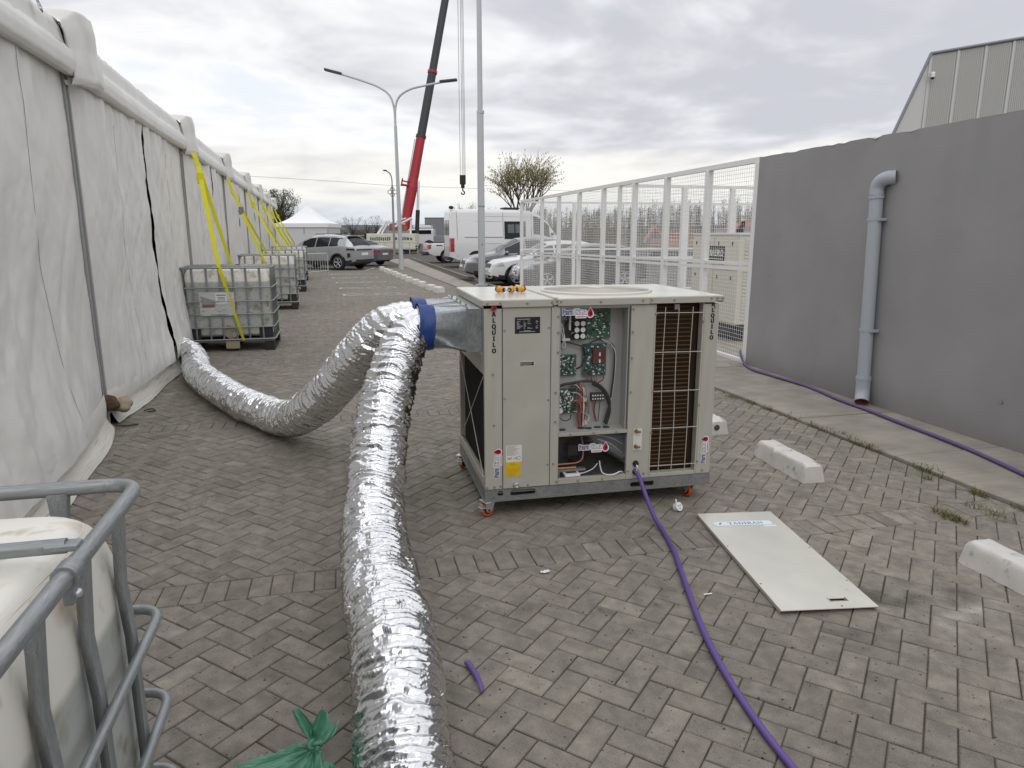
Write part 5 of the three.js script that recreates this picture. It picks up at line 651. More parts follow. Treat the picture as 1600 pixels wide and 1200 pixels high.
  const hose = tag(mesh('power_cable', new THREE.TubeGeometry(new THREE.CatmullRomCurve3([[4.80, 0.16, -7.78], [4.755, 0.13, -7.70], [4.735, 0.08, -7.62], [4.70, 0.045, -7.5], [4.62, 0.04, -7.2], [4.63, 0.04, -6.8], [4.66, 0.04, -6.35], [4.63, 0.04, -6.0], [4.57, 0.042, -5.65], [4.55, 0.04, -5.2], [4.51, 0.04, -4.8], [4.47, 0.04, -4.3], [4.42, 0.04, -3.95], [4.32, 0.04, -3.5], [4.2, 0.04, -3.0], [4.15, 0.04, -2.2], [4.1, 0.04, -1.0]].map((q) => V(...q)), false, 'centripetal'), 200, 0.014, 12), M.purpleDull), 'faded purple cable lying along the concrete walkway below the grey wall', 'power cable');
  const scrap = tag(mesh('cable_sheath', gridGeo(10, 24, (u, v) => { const a = (u - 0.5) * (4.9 - 3.2 * smooth(0.3, 0.7, v) * (1 - smooth(0.8, 1, v) * 0.5)), r = 0.011 * (v > 0.9 ? (1 - v) * 8 + 0.2 : 1); return [0.39 + 0.014 * Math.sin(v * 2.4) + Math.sin(a) * r + v * 0.012, 0.013 + (-Math.cos(a)) * r * -1 * 0.9, -2.355 + v * 0.185]; }), M.purple), 'scrap of slit purple cable sheath lying beside the foil duct', 'cable scrap');
  const plug = thing('plug_socket', 'small round white plug socket lying in front of the cooling unit', 'plug', [1.855, 0.0, -3.56], 0.4);
  mesh('body', new THREE.CylinderGeometry(0.026, 0.024, 0.03, 24).rotateX(1.1).translate(0, 0.026, 0), M.white, plug); mesh('pin_holes', [[-0.008, 0.006], [0.009, 0.006], [0, -0.01]].map(([x, y]) => new THREE.CylinderGeometry(0.0045, 0.0045, 0.002, 8).translate(x, 0.0155, -y).rotateX(1.1).translate(0, 0.026, 0)), M.tinGrey, plug); mesh('cord_tail', tube([[0.0, 0.035, -0.012], [0.008, 0.055, -0.02], [0.016, 0.06, -0.03]], 0.004, 6), M.white, plug);
  tag(mesh('paper_scrap', gridGeo(6, 4, (u, v) => [0.86 + u * 0.045, 0.006 + 0.012 * Math.abs(noise(u * 5, v * 5, 2.2)), -3.01 + v * 0.02 + 0.01 * noise(u * 4, 1)]), M.white), 'tiny white paper scrap on the blocks right of the foil duct', 'paper scrap');
  tag(mesh('paper_scrap', box(1.52, 1.56, 0.004, 0.0055, -2.63, -2.622), M.white), 'thin white scrap on the blocks between cable and metal panel', 'paper scrap');

  // knotted green bag at the lower edge
  const bag = thing('plastic_bag', 'knotted green plastic bag at the lower edge beside the foil duct', 'plastic bag', [-0.265, 0, -1.70], 0.1);
  const bg = gridGeo(160, 90, (u, v) => { const a = u * 6.28318, th = v * Math.PI, k = Math.pow(1 - v, 2.2); let r = Math.sin(th) * 0.19, y = 0.085 + Math.cos(th) * 0.085; const top = smooth(0.35, 0.0, v); const pleat = 0.012 * top * Math.sin(a * 17 + 3 * noise(Math.cos(a) * 2, Math.sin(a) * 2)) * Math.min(1, v * 8); const n = 0.022 * (1 - Math.abs(noise(Math.cos(a) * 2.4, v * 5, Math.sin(a) * 2.4)) * 3) + 0.009 * (1 - Math.abs(noise(Math.cos(a) * 7, v * 15, Math.sin(a) * 7)) * 3); r += (n + pleat) * Math.sin(th); const nx = 0.13 * top * (1 - v * 2), nz = -0.045 * top; return [Math.cos(a) * r * 1.05 + nx, Math.max(0.004, y + n * 0.5 + top * 0.035), Math.sin(a) * r * 0.8 + nz]; });
  mesh('bag_body', bg, M.bag, bag);
  const knot = new THREE.TorusKnotGeometry(0.012, 0.008, 60, 8, 2, 3).scale(1, 0.9, 1).translate(0.135, 0.225, -0.05); mesh('knot', knot, M.bag, bag);
  const ear = (dx, dy, dz, w, ph) => gridGeo(14, 20, (u, v) => { const sp = 0.28 + Math.sin(Math.min(1, v * 1.7) * 1.57) * (1 - 0.6 * Math.pow(v, 3)), x = (u - 0.5) * w * sp, f = 0.011 * Math.sin(u * 7 + ph) * (1 - v * 0.3) + 0.004 * noise(u * 6, v * 5, ph); return [0.135 + dx * v + x * 0.9, 0.225 + dy * v + 0.01 * Math.sin(v * 3 + ph), -0.05 + dz * v + f + x * 0.35]; });
  mesh('bag_handle', ear(-0.04, 0.105, -0.02, 0.036, 0), M.bag, bag); mesh('bag_handle', ear(0.03, 0.098, -0.015, 0.040, 2), M.bag, bag); mesh('bag_handle', ear(0.055, 0.028, -0.03, 0.05, 4), M.bag, bag);

  // screwdrivers on the lid
  [['yellow and black stubby screwdriver leftmost of the three on the lid', 0.185, 0.40, 1.9], ['yellow and black stubby screwdriver in the middle on the lid', 0.243, 0.385, 1.15], ['yellow and black stubby screwdriver rightmost of the three on the lid', 0.305, 0.41, 0.75]].forEach(([l, x, z, turn], i) => {
    const s = thing('screwdriver', l, 'screwdriver', [0.733 + x, 1.272, -3.713 - z], turn, 'screwdrivers on the cooling unit');
    const L = (pts) => new THREE.LatheGeometry(pts.map((q) => new THREE.Vector2(...q)), 20).rotateZ(-Math.PI / 2);
    mesh('grip', L([[0.001, -0.036], [0.014, -0.034], [0.019, -0.022], [0.016, -0.006], [0.017, 0.008], [0.021, 0.02], [0.012, 0.028]]), M.toolYellow, s); mesh('cap', L([[0.0, 0.05], [0.012, 0.048], [0.0195, 0.036], [0.0215, 0.022], [0.012, 0.02]]), M.black, s); mesh('shaft', rod([-0.036, 0, 0], [-0.07, 0, 0], 0.0045, 0.0045, 8), M.zinc, s); mesh('collar', rod([-0.034, 0, 0], [-0.042, 0, 0], 0.012, 0.009, 12), M.black, s);
  });
  // weeds in the joint along the walkway
  const r = rngOf(55), g = []; for (const [x, z, n, sp] of [[3.72, -6.15, 26, 0.09], [3.76, -5.85, 26, 0.08], [3.77, -5.62, 22, 0.07], [3.81, -5.25, 34, 0.10], [3.82, -4.98, 28, 0.07], [3.82, -4.82, 40, 0.10], [3.83, -4.6, 46, 0.12], [3.84, -4.42, 60, 0.10], [3.83, -4.3, 34, 0.08], [3.84, -3.8, 70, 0.12], [3.72, -3.68, 16, 0.06], [3.80, -3.36, 40, 0.06], [3.33, -3.1, 90, 0.10], [3.6, -3.09, 36, 0.14], [3.83, -3.1, 16, 0.05], [4.55, -5.05, 8, 0.05], [4.62, -7.55, 22, 0.12], [4.76, -4.9, 10, 0.1]]) for (let i = 0; i < n * 2; i++) {
    const a = r() * 6.283, d = Math.pow(r(), 0.6) * sp, px = x + Math.cos(a) * d * 0.45, pz = z + Math.sin(a) * d * 1.2, l = R(0.02, 0.075, r), b = r() * 6.283, lean = R(0.4, 1.0, r), w = R(0.0012, 0.0028, r), dx = Math.cos(b) * l * lean, dz = Math.sin(b) * l * lean, h = l * R(0.35, 0.8, r), wx = -Math.sin(b) * w, wz = Math.cos(b) * w;
    const q = new THREE.BufferGeometry(); q.setAttribute('position', new THREE.Float32BufferAttribute([px - wx, 0, pz - wz, px + wx, 0, pz + wz, px + dx * 0.5 + wx * 0.8, h * 0.8, pz + dz * 0.5 + wz * 0.8, px - wx, 0, pz - wz, px + dx * 0.5 + wx * 0.8, h * 0.8, pz + dz * 0.5 + wz * 0.8, px + dx * 0.5 - wx * 0.8, h * 0.8, pz + dz * 0.5 - wz * 0.8, px + dx * 0.5 - wx * 0.8, h * 0.8, pz + dz * 0.5 - wz * 0.8, px + dx * 0.5 + wx * 0.8, h * 0.8, pz + dz * 0.5 + wz * 0.8, px + dx, h, pz + dz], 3)); q.computeVertexNormals(); g.push(q); }
  tag(mesh('grass', g, M.drygrass), 'sparse low grass growing in the joint along the concrete walkway', 'grass', null, 'stuff');
  const pr = rngOf(91), pg = []; for (let i = 0; i < 260; i++) { const z = -1.2 - Math.pow(pr(), 0.7) * 7, x = R(-1.2, 4.6, pr), s = R(0.0015, 0.004, pr) * (pr() < 0.06 ? 2.2 : 1); pg.push(new THREE.TetrahedronGeometry(s).rotateX(pr() * 6).rotateY(pr() * 6).translate(x, (x > 3.86 ? 0.026 : 0.002) + s * 0.4, z)); }
  tag(mesh('gravel', pg, M.kerb), 'loose grit scattered over the paving blocks', 'gravel', null, 'stuff');
}
// ================================================================ VEHICLES
// A body is a sheet of sections along x (nose at +x): sill, shoulder, roof edge, centre line.
function carBody(P, paint, root) {
  const NX = 110, st = [], L = P.L, at = (tab, x) => { if (x <= tab[0][0]) return tab[0][1]; for (let i = 0; i < tab.length - 1; i++) if (x <= tab[i + 1][0]) { const t = (x - tab[i][0]) / (tab[i + 1][0] - tab[i][0]); return lerp(tab[i][1], tab[i + 1][1], P.soft ? t * t * (3 - 2 * t) * 0.4 + t * 0.6 : t); } return tab[tab.length - 1][1]; };
  const arch = (x) => { let y = P.sill; for (const ax of P.axles) { const d = Math.abs(x - ax); if (d < P.archR) y = Math.max(y, P.wheelR + Math.sqrt(P.archR ** 2 - d * d)); } const e = Math.min(x, L - x); return Math.max(y, P.sill + 0.12 * (1 - smooth(0, 0.45, e))); };
  const sideR = [0, 0.1, 0.25, 0.42, 0.6, 0.75, 0.88, 1], cab = [0.0, 0.1, 0.3, 0.5, 0.7, 0.88, 1], top = [0.12, 0.3, 0.55, 0.8, 1];
  const xs = []; for (let i = 0; i <= NX; i++) { const t = i / NX; xs.push(L * t); } for (const a of P.axles) for (const s of [-1, 1]) { xs.push(a + s * P.archR * 0.999, a + s * P.archR * 1.001); } for (const w of P.windows || []) xs.push(w[0], w[1]); xs.push(0.012, 0.03, L - 0.012, L - 0.03); for (const q of [P.rearGlass, P.screen]) if (q) xs.push(q[0], q[1]);
  const X = [...new Set(xs)].sort((a, b) => a - b).filter((x, i, A) => !i || x - A[i - 1] > 1e-4);
  const sec = (x) => { const T = at(P.top, x), S = Math.min(at(P.belt, x), T - 0.01), e = Math.min(x, L - x), w = P.W / 2 * (1 - P.plan * Math.pow(1 - smooth(0, 0.9, e), 2)), b = Math.min(arch(x), S - 0.03), pts = []; const hc = clamp((T - S) / P.cabH), wt = lerp(w * 0.90, w * P.roofW, hc), edge = lerp(0.03, 0.07, hc) * Math.min(1, (T - S) / 0.1);
    for (const t of sideR) { const y = lerp(b, S, t), bl = 1 - 0.055 * Math.pow(clamp((0.62 - (y - P.sill) / (S - P.sill))), 2) * 2 - 0.025 * Math.pow(clamp(((y - P.sill) / (S - P.sill)) - 0.62), 2) * 5; pts.push([y, w * bl]); }
    const w1 = pts[pts.length - 1][1]; for (const t of cab.slice(1)) pts.push([lerp(S, T - edge, t), lerp(w1, wt, t * 0.85 + 0.15 * t * t)]); for (const t of top) pts.push([T - edge * (1 - t) ** 2 * 1, wt * (1 - t)]); return pts; };
  const rows = sideR.length + cab.length - 1 + top.length, S = X.map(sec), pos = []; S.forEach((s, i) => s.forEach(([y, z]) => pos.push([X[i], y, z])));
  const nor = pos.map(() => V(0, 0, 0)), idx = (i, j) => i * rows + j, vv = (k) => V(...pos[k]);
  for (let i = 0; i < X.length - 1; i++) for (let j = 0; j < rows - 1; j++) { const a = vv(idx(i, j)), b = vv(idx(i + 1, j)), c = vv(idx(i + 1, j + 1)), d = vv(idx(i, j + 1)), n = c.clone().sub(a).cross(d.clone().sub(b)).multiplyScalar(-1); for (const k of [idx(i, j), idx(i + 1, j), idx(i + 1, j + 1), idx(i, j + 1)]) nor[k].add(n); }
  { let s = 0; for (let i = 20; i < X.length - 20; i++) s += nor[idx(i, 4)].z; nor.forEach((n) => n.multiplyScalar(s < 0 ? -1 : 1).normalize()); }
  const bins = {}; const emit = (key, q, mir, off) => { const B = bins[key] ??= { p: [], n: [] }; const P4 = q.map((k) => { const p = pos[k], n = nor[k]; return [p[0] + n.x * off, p[1] + n.y * off, (p[2] + n.z * off) * mir, n.x, n.y, n.z * mir]; }); for (const T3 of [[0, 1, 2], [0, 2, 3]]) { const [A, Bq, C] = T3.map((t) => P4[t]); const e = V(Bq[0] - A[0], Bq[1] - A[1], Bq[2] - A[2]).cross(V(C[0] - A[0], C[1] - A[1], C[2] - A[2])), m = V(A[3] + Bq[3] + C[3], A[4] + Bq[4] + C[4], A[5] + Bq[5] + C[5]); for (const P of e.dot(m) < 0 ? [A, C, Bq] : [A, Bq, C]) { B.p.push(P[0], P[1], P[2]); B.n.push(P[3], P[4], P[5]); } } };
  const c0 = sideR.length - 1;
  for (let i = 0; i < X.length - 1; i++) for (let j = 0; j < rows - 1; j++) { const xm = (X[i] + X[i + 1]) / 2, q = [idx(i, j), idx(i + 1, j), idx(i + 1, j + 1), idx(i, j + 1)]; let key = 'body'; const inCab = j >= c0 && j < c0 + cab.length - 1, ct = inCab ? cab[j - c0 + 1] : 0, T = at(P.top, xm), Sh = at(P.belt, xm);
    if (inCab && j > c0 && ct <= 0.9 && T - Sh > 0.10) for (let k = 0; k < (P.windows || []).length; k++) if (xm > P.windows[k][0] && xm < P.windows[k][1]) key = 'window' + k;
    if (j >= c0 + cab.length - 1 || (inCab && ct > 0.9)) { const tt = j - (c0 + cab.length - 1); if (P.screen && xm > P.screen[0] && xm < P.screen[1] && tt >= 0) key = 'windscreen'; if (P.rearGlass && xm > P.rearGlass[0] && xm < P.rearGlass[1] && tt >= 0) key = 'rear_window'; }
    if (key === 'body' && P.clad && j < c0 && (pos[q[0]][1] + pos[q[3]][1]) / 2 < P.clad(xm)) key = 'cladding' + P.axles.filter((a) => a < xm).length;
    for (const m of [1, -1]) emit((key.startsWith('window') || key.startsWith('cladding')) ? key + (m > 0 ? 'a' : 'b') : key, q, m, key === 'body' ? 0 : 0.0015); }
  for (const i of [0, X.length - 1]) for (let j = 0; j < rows - 1; j++) { const B = bins[P.clad && pos[idx(i, j)][1] < P.clad(X[i]) ? 'cladding' + i : 'body'] ??= { p: [], n: [] }, a = pos[idx(i, j)], b = pos[idx(i, j + 1)]; const n = i ? 1 : -1; B.p.push(a[0], a[1], a[2], b[0], b[1], b[2], b[0], b[1], -b[2], a[0], a[1], a[2], b[0], b[1], -b[2], a[0], a[1], -a[2]); for (let k = 0; k < 6; k++) B.n.push(n, 0, 0); { const q = B.p.length - 18; const up = (b[1] - a[1]) * -(a[2] + b[2]) ; const e = V(B.p[q + 3] - B.p[q], B.p[q + 4] - B.p[q + 1], B.p[q + 5] - B.p[q + 2]).cross(V(B.p[q + 6] - B.p[q], B.p[q + 7] - B.p[q + 1], B.p[q + 8] - B.p[q + 2])); if (e.x * n < 0) for (const o of [q, q + 9]) for (let c3 = 0; c3 < 3; c3++) { const t = B.p[o + 3 + c3]; B.p[o + 3 + c3] = B.p[o + 6 + c3]; B.p[o + 6 + c3] = t; } } }
  for (const [k, B] of Object.entries(bins)) { const g = new THREE.BufferGeometry(); g.setAttribute('position', new THREE.Float32BufferAttribute(B.p, 3)); g.setAttribute('normal', new THREE.Float32BufferAttribute(B.n, 3)); const glass = k.startsWith('window') || k === 'windscreen' || k === 'rear_window'; mesh(k === 'body' ? 'body' : k.startsWith('cladding') ? 'cladding' : k.startsWith('window') ? 'side_window' : k, g, glass ? M.glass : k.startsWith('cladding') ? M.rubber : paint, root); }
  mesh('underbody', [box(0.25, L - 0.25, P.sill + 0.02, Math.min(P.wheelR + P.archR, 0.72), -P.W / 2 + 0.24, P.W / 2 - 0.24)], M.black, root);
  for (const ax of P.axles) for (const s of [-1, 1]) { const z = s * (P.W / 2 - 0.115), wg = new THREE.Group(); wg.name = 'wheel'; wg.position.set(ax, P.wheelR, z); root.add(wg); const tw = 0.10;
    mesh('tyre', new THREE.LatheGeometry([[P.wheelR * 0.66, -tw], [P.wheelR * 0.93, -tw], [P.wheelR, -tw * 0.65], [P.wheelR, tw * 0.65], [P.wheelR * 0.93, tw], [P.wheelR * 0.66, tw]].map((p) => new THREE.Vector2(...p)), 32).rotateX(Math.PI / 2), M.rubber, wg);
    const rg = [new THREE.CylinderGeometry(P.wheelR * 0.12, P.wheelR * 0.12, 0.03, 14).rotateX(Math.PI / 2).translate(0, 0, s * tw * 0.8), new THREE.TorusGeometry(P.wheelR * 0.645, 0.016, 6, 28).translate(0, 0, s * tw * 0.9)]; for (let k = 0; k < 5; k++) { const a = k * 1.2566 + 0.3; for (const da of [-0.16, 0.16]) rg.push(rod([Math.cos(a) * 0.04, Math.sin(a) * 0.04, s * tw * 0.78], [Math.cos(a + da) * P.wheelR * 0.63, Math.sin(a + da) * P.wheelR * 0.63, s * tw * 0.85], 0.020, 0.013, 6)); }
    mesh('rim', rg, P.rim ?? M.zinc, wg); mesh('wheel_disc', new THREE.CylinderGeometry(P.wheelR * 0.65, P.wheelR * 0.65, 0.02, 24).rotateX(Math.PI / 2).translate(0, 0, s * tw * 0.3), M.black, wg); }
  // a patch lying on the body: x range and height range on the side, or y-z range on an end
  const surf = (x, y) => { const s = sec(clamp(x, 0, L)); for (let j = 0; j < s.length - 1; j++) if (y >= s[j][0] && y <= s[j + 1][0] + 1e-6) { const t = (y - s[j][0]) / Math.max(1e-6, s[j + 1][0] - s[j][0]); return lerp(s[j][1], s[j + 1][1], t); } return y < s[0][0] ? s[0][1] : 0; };
  const side = (name, poly, mat, o = 0.006, sides = [1, -1]) => { for (const s of sides) { const sh = new THREE.ShapeGeometry(new THREE.Shape(poly.map((p) => new THREE.Vector2(...p)))); const big = poly.length > 3 ? sh : sh; const p = big.attributes.position; for (let i = 0; i < p.count; i++) p.setZ(i, s * (surf(p.getX(i), p.getY(i)) + o)); big.computeVertexNormals(); mesh(name, big, mat, root); } };
  const endX = (front, y, z) => { let lo = front ? L * 0.55 : 0, hi = front ? L : L * 0.45; for (let k = 0; k < 28; k++) { const m = (lo + hi) / 2, s = sec(m); let inside = y < s[s.length - 1][0] && y > s[0][0] - 0.2 && Math.abs(z) < surf(m, Math.min(y, s[s.length - 1][0] - 0.001)); if (front ? inside : !inside) lo = m; else hi = m; } return (lo + hi) / 2; };
  const end = (name, front, poly, mat, o = 0.008, n = 6) => { const zs = poly.map((p) => p[0]), ys = poly.map((p) => p[1]); // poly: quad [[z, y] x4]
    const g = gridGeo(n, n, (u, v) => { const a = poly[0], b = poly[1], c = poly[2], d = poly[3], z = lerp(lerp(a[0], b[0], u), lerp(d[0], c[0], u), v), y = lerp(lerp(a[1], b[1], u), lerp(d[1], c[1], u), v); return [endX(front, y, z) + (front ? o : -o), y, z]; }); mesh(name, g, mat, root); };
  const line = (pts, o = 0.004, r = 0.004) => { for (const s of [-1, 1]) mesh('door_gap', tube(pts.map(([x, y]) => [x, y, s * (surf(x, y) + o - 0.003)]), r, 4, 16), M.darkGap, root); };
  return { side, end, line, surf, L };
}
const CARS = [];
function car(name, label, category, pos, turn, scale, P, paint, extra) { const root = thing(name, label, category, pos, turn); const body = new THREE.Group(); const holder = root; const api = carBody(P, paint, holder); extra?.(api, holder); for (const c of holder.children) c.position.x -= P.L / 2; root.scale.setScalar(scale); return root; }
const mirrorG = (api, root, x, y, w, paint) => { for (const s of [-1, 1]) { const m = new THREE.SphereGeometry(0.12, 14, 10).scale(0.7, 0.6, 0.9).translate(x, y, s * (w + 0.12)); mesh('door_mirror', [m, rod([x, y - 0.03, s * (w - 0.03)], [x, y - 0.02, s * (w + 0.08)], 0.025, 0.02, 6)], paint, root); } };
{
  // silver crossover seen from its rear quarter
  const SUV = { L: 4.6, W: 1.86, sill: 0.24, wheelR: 0.345, archR: 0.40, axles: [0.92, 3.62], plan: 0.22, cabH: 0.62, roofW: 0.66, soft: true,
    top: [[0, 0.95], [0.02, 1.0], [0.06, 1.08], [0.10, 1.12], [0.30, 1.38], [0.50, 1.56], [0.62, 1.60], [1.2, 1.66], [2.0, 1.68], [2.6, 1.63], [3.0, 1.47], [3.4, 1.23], [3.62, 1.12], [4.1, 1.05], [4.45, 0.93], [4.56, 0.78], [4.6, 0.6]],
    belt: [[0, 0.96], [0.1, 1.06], [0.5, 1.10], [1.4, 1.06], [2.6, 1.0], [3.5, 0.96], [4.2, 0.88], [4.6, 0.58]],
    windows: [[0.95, 1.42], [1.46, 2.22], [2.28, 3.05]], screen: [2.72, 3.55], rearGlass: [0.14, 0.52], clad: (x) => 0.44 };
  const suvParts = (A, r) => {
    A.side('window_frame', [[0.5, 1.2], [0.95, 1.14], [0.95, 1.5], [0.72, 1.5]], M.glass); A.side('arch_trim', [...[...Array(15).keys()].map((i) => { const a = Math.PI * (1 - i / 14); return [0.92 + Math.cos(a) * 0.46, 0.345 + Math.sin(a) * 0.46]; }), ...[...Array(15).keys()].map((i) => { const a = Math.PI * i / 14; return [0.92 + Math.cos(a) * 0.405, 0.345 + Math.sin(a) * 0.405]; })], M.rubber, 0.008); A.side('arch_trim', [...[...Array(15).keys()].map((i) => { const a = Math.PI * (1 - i / 14); return [3.62 + Math.cos(a) * 0.46, 0.345 + Math.sin(a) * 0.46]; }), ...[...Array(15).keys()].map((i) => { const a = Math.PI * i / 14; return [3.62 + Math.cos(a) * 0.405, 0.345 + Math.sin(a) * 0.405]; })], M.rubber, 0.008);
    A.end('tail_lamp', false, [[-0.88, 0.93], [0.88, 0.93], [0.84, 1.0], [-0.84, 1.0]], M.chip, 0.012, 14); A.side('tail_lamp', [[0.03, 0.93], [0.45, 0.98], [0.4, 1.03], [0.06, 1.01]], M.chip, 0.012); A.end('number_plate', false, [[-0.26, 0.70], [0.26, 0.70], [0.26, 0.82], [-0.26, 0.82]], M.white, 0.012); A.end('bumper', false, [[-0.84, 0.32], [0.84, 0.32], [0.88, 0.52], [-0.88, 0.52]], M.rubber, 0.03, 12); A.end('reflector', false, [[-0.86, 0.60], [-0.80, 0.60], [-0.80, 0.80], [-0.86, 0.80]], M.chip, 0.012); A.end('reflector', false, [[0.80, 0.60], [0.86, 0.60], [0.86, 0.80], [0.80, 0.80]], M.chip, 0.012);
    A.line([[1.42, 1.05], [1.38, 0.8], [1.30, 0.6]]); A.line([[2.25, 1.0], [2.25, 0.7], [2.26, 0.46]]); A.line([[3.2, 0.97], [3.22, 0.7], [3.18, 0.46]]); A.side('door_handle', [[1.55, 0.90], [1.75, 0.905], [1.75, 0.935], [1.55, 0.93]], M.silver, 0.02); A.side('door_handle', [[2.42, 0.88], [2.62, 0.885], [2.62, 0.915], [2.42, 0.91]], M.silver, 0.02);
    mesh('roof_rail', [tube([[0.6, 1.62, 0.58], [1.4, 1.69, 0.60], [2.4, 1.69, 0.58]], 0.016, 6), tube([[0.6, 1.62, -0.58], [1.4, 1.69, -0.60], [2.4, 1.69, -0.58]], 0.016, 6)], M.chip, r); mesh('spoiler', rbox(0.42, 0.66, 1.585, 1.62, -0.58, 0.58, 0.012), M.silver, r); mesh('aerial', rbox(0.8, 0.95, 1.66, 1.71, -0.015, 0.015, 0.01), M.silver, r); mirrorG(A, r, 2.98, 1.06, 0.87, M.silver); };
  car('parked_car', 'silver crossover parked by the marquee end, seen from its rear quarter', 'car', [-0.62, 0, -33.6], Math.PI - 0.66, 0.92, SUV, M.silver, suvParts);
  const SED = { ...SUV, L: 4.5, W: 1.78, sill: 0.2, wheelR: 0.31, archR: 0.36, axles: [0.95, 3.55], top: [[0, 0.9], [0.04, 1.0], [0.4, 1.06], [0.75, 1.12], [1.35, 1.40], [1.8, 1.45], [2.4, 1.43], [3.1, 1.05], [3.6, 0.96], [4.3, 0.82], [4.5, 0.55]], belt: [[0, 0.92], [0.8, 0.98], [2.4, 0.94], [3.5, 0.88], [4.2, 0.78], [4.5, 0.54]], windows: [[1.2, 1.95], [2.0, 2.75]], screen: [2.45, 3.15], rearGlass: [0.72, 1.35], clad: (x) => 0.28, cabH: 0.5 };
  car('parked_car', 'dark silver saloon just behind the silver crossover, mostly hidden', 'car', [0.62, 0, -37.4], Math.PI - 0.70, 0.90, SED, M.greyPaint, (A, r) => { A.end('tail_lamp', false, [[0.45, 0.72], [0.84, 0.70], [0.82, 0.86], [0.5, 0.84]], M.redLamp, 0.012); A.end('tail_lamp', false, [[-0.84, 0.70], [-0.45, 0.72], [-0.5, 0.84], [-0.82, 0.86]], M.redLamp, 0.012); A.end('number_plate', false, [[-0.25, 0.6], [0.25, 0.6], [0.25, 0.7], [-0.25, 0.7]], M.white, 0.012); mirrorG(A, r, 2.75, 0.98, 0.83, M.greyPaint); });
  // three cars nosed in at the kerb
  const HATCH = { L: 4.3, W: 1.77, sill: 0.22, wheelR: 0.33, archR: 0.375, axles: [0.82, 3.42], plan: 0.26, cabH: 0.58, roofW: 0.66, soft: true,
    top: [[0, 0.85], [0.03, 1.0], [0.15, 1.15], [0.45, 1.48], [0.9, 1.58], [1.7, 1.61], [2.2, 1.56], [2.7, 1.33], [3.12, 1.08], [3.3, 1.03], [3.9, 0.93], [4.18, 0.80], [4.26, 0.66], [4.3, 0.5]], belt: [[0, 0.86], [0.2, 1.02], [1.4, 1.0], [2.6, 0.97], [3.2, 0.95], [3.9, 0.84], [4.2, 0.70], [4.3, 0.48]],
    windows: [[0.62, 1.3], [1.36, 2.02], [2.08, 2.82]], screen: [2.28, 3.14], rearGlass: [0.16, 0.5], clad: (x) => 0.34 };
  const nose = (lamp, grilleMat, paint) => (A, r) => {
    for (const s of [-1, 1]) { A.end('headlamp', true, [[s * 0.84, 0.66], [s * 0.44, 0.68], [s * 0.46, 0.77], [s * 0.80, 0.80]], M.headlamp, 0.012, 8); A.end('fog_lamp', true, [[s * 0.78, 0.36], [s * 0.55, 0.36], [s * 0.56, 0.43], [s * 0.78, 0.45]], M.chip, 0.012); A.side('headlamp', [[4.02, 0.66], [4.24, 0.62], [4.22, 0.72], [3.92, 0.79]], M.headlamp, 0.010, [s]); }
    A.end('grille', true, [[-0.42, 0.60], [0.42, 0.60], [0.46, 0.74], [-0.46, 0.74]], grilleMat, 0.010, 8); A.end('air_intake', true, [[-0.5, 0.34], [0.5, 0.34], [0.56, 0.48], [-0.56, 0.48]], M.chip, 0.010, 8); A.end('number_plate', true, [[-0.22, 0.48], [0.22, 0.48], [0.22, 0.57], [-0.22, 0.57]], M.white, 0.02);
    A.line([[3.1, 0.95], [3.06, 0.7], [3.0, 0.36]]); A.line([[2.05, 0.97], [2.05, 0.7], [2.06, 0.36]]); A.side('door_handle', [[2.2, 0.84], [2.4, 0.845], [2.4, 0.875], [2.2, 0.87]], paint, 0.02); mirrorG(A, r, 2.78, 1.03, 0.83, paint);
    A.side('arch_trim', [...[...Array(15).keys()].map((i) => { const a = Math.PI * (1 - i / 14); return [3.42 + Math.cos(a) * 0.42, 0.33 + Math.sin(a) * 0.42]; }), ...[...Array(15).keys()].map((i) => { const a = Math.PI * i / 14; return [3.42 + Math.cos(a) * 0.38, 0.33 + Math.sin(a) * 0.38]; })], M.rubber, 0.008); };
  car('parked_car', 'grey hatchback nosed in at the kerb in front of the white van', 'car', [4.05 + 4.3 * 0.92 / 2, 0, -24.3], Math.PI, 0.92, HATCH, M.greyPaint, nose(0, M.chip, M.greyPaint));
  car('parked_car', 'white hatchback nosed in between the grey hatchback and the black car', 'car', [4.45 + 4.2 * 0.92 / 2, 0, -22.0], Math.PI, 0.90, { ...HATCH, L: 4.3, top: HATCH.top.map(([x, y]) => [x, y * 0.95]), belt: HATCH.belt.map(([x, y]) => [x, y * 0.96]) }, M.whiteCar, nose(0, M.chip, M.whiteCar));
  car('parked_car', 'black car half hidden behind the mesh fence, nearest of the nosed in cars', 'car', [4.75 + 4.5 * 0.90 / 2, 0, -20.0], Math.PI, 0.90, { ...HATCH, L: 4.3, top: HATCH.top.map(([x, y]) => [x, y * 0.90]), belt: HATCH.belt.map(([x, y]) => [x, y * 0.93]) }, M.blackCar, (A, r) => { nose(0, M.chrome, M.blackCar)(A, r); mesh('badge', new THREE.TorusGeometry(0.09, 0.014, 8, 24).rotateY(Math.PI / 2).translate(4.29, 0.66, 0), M.chrome, r); });
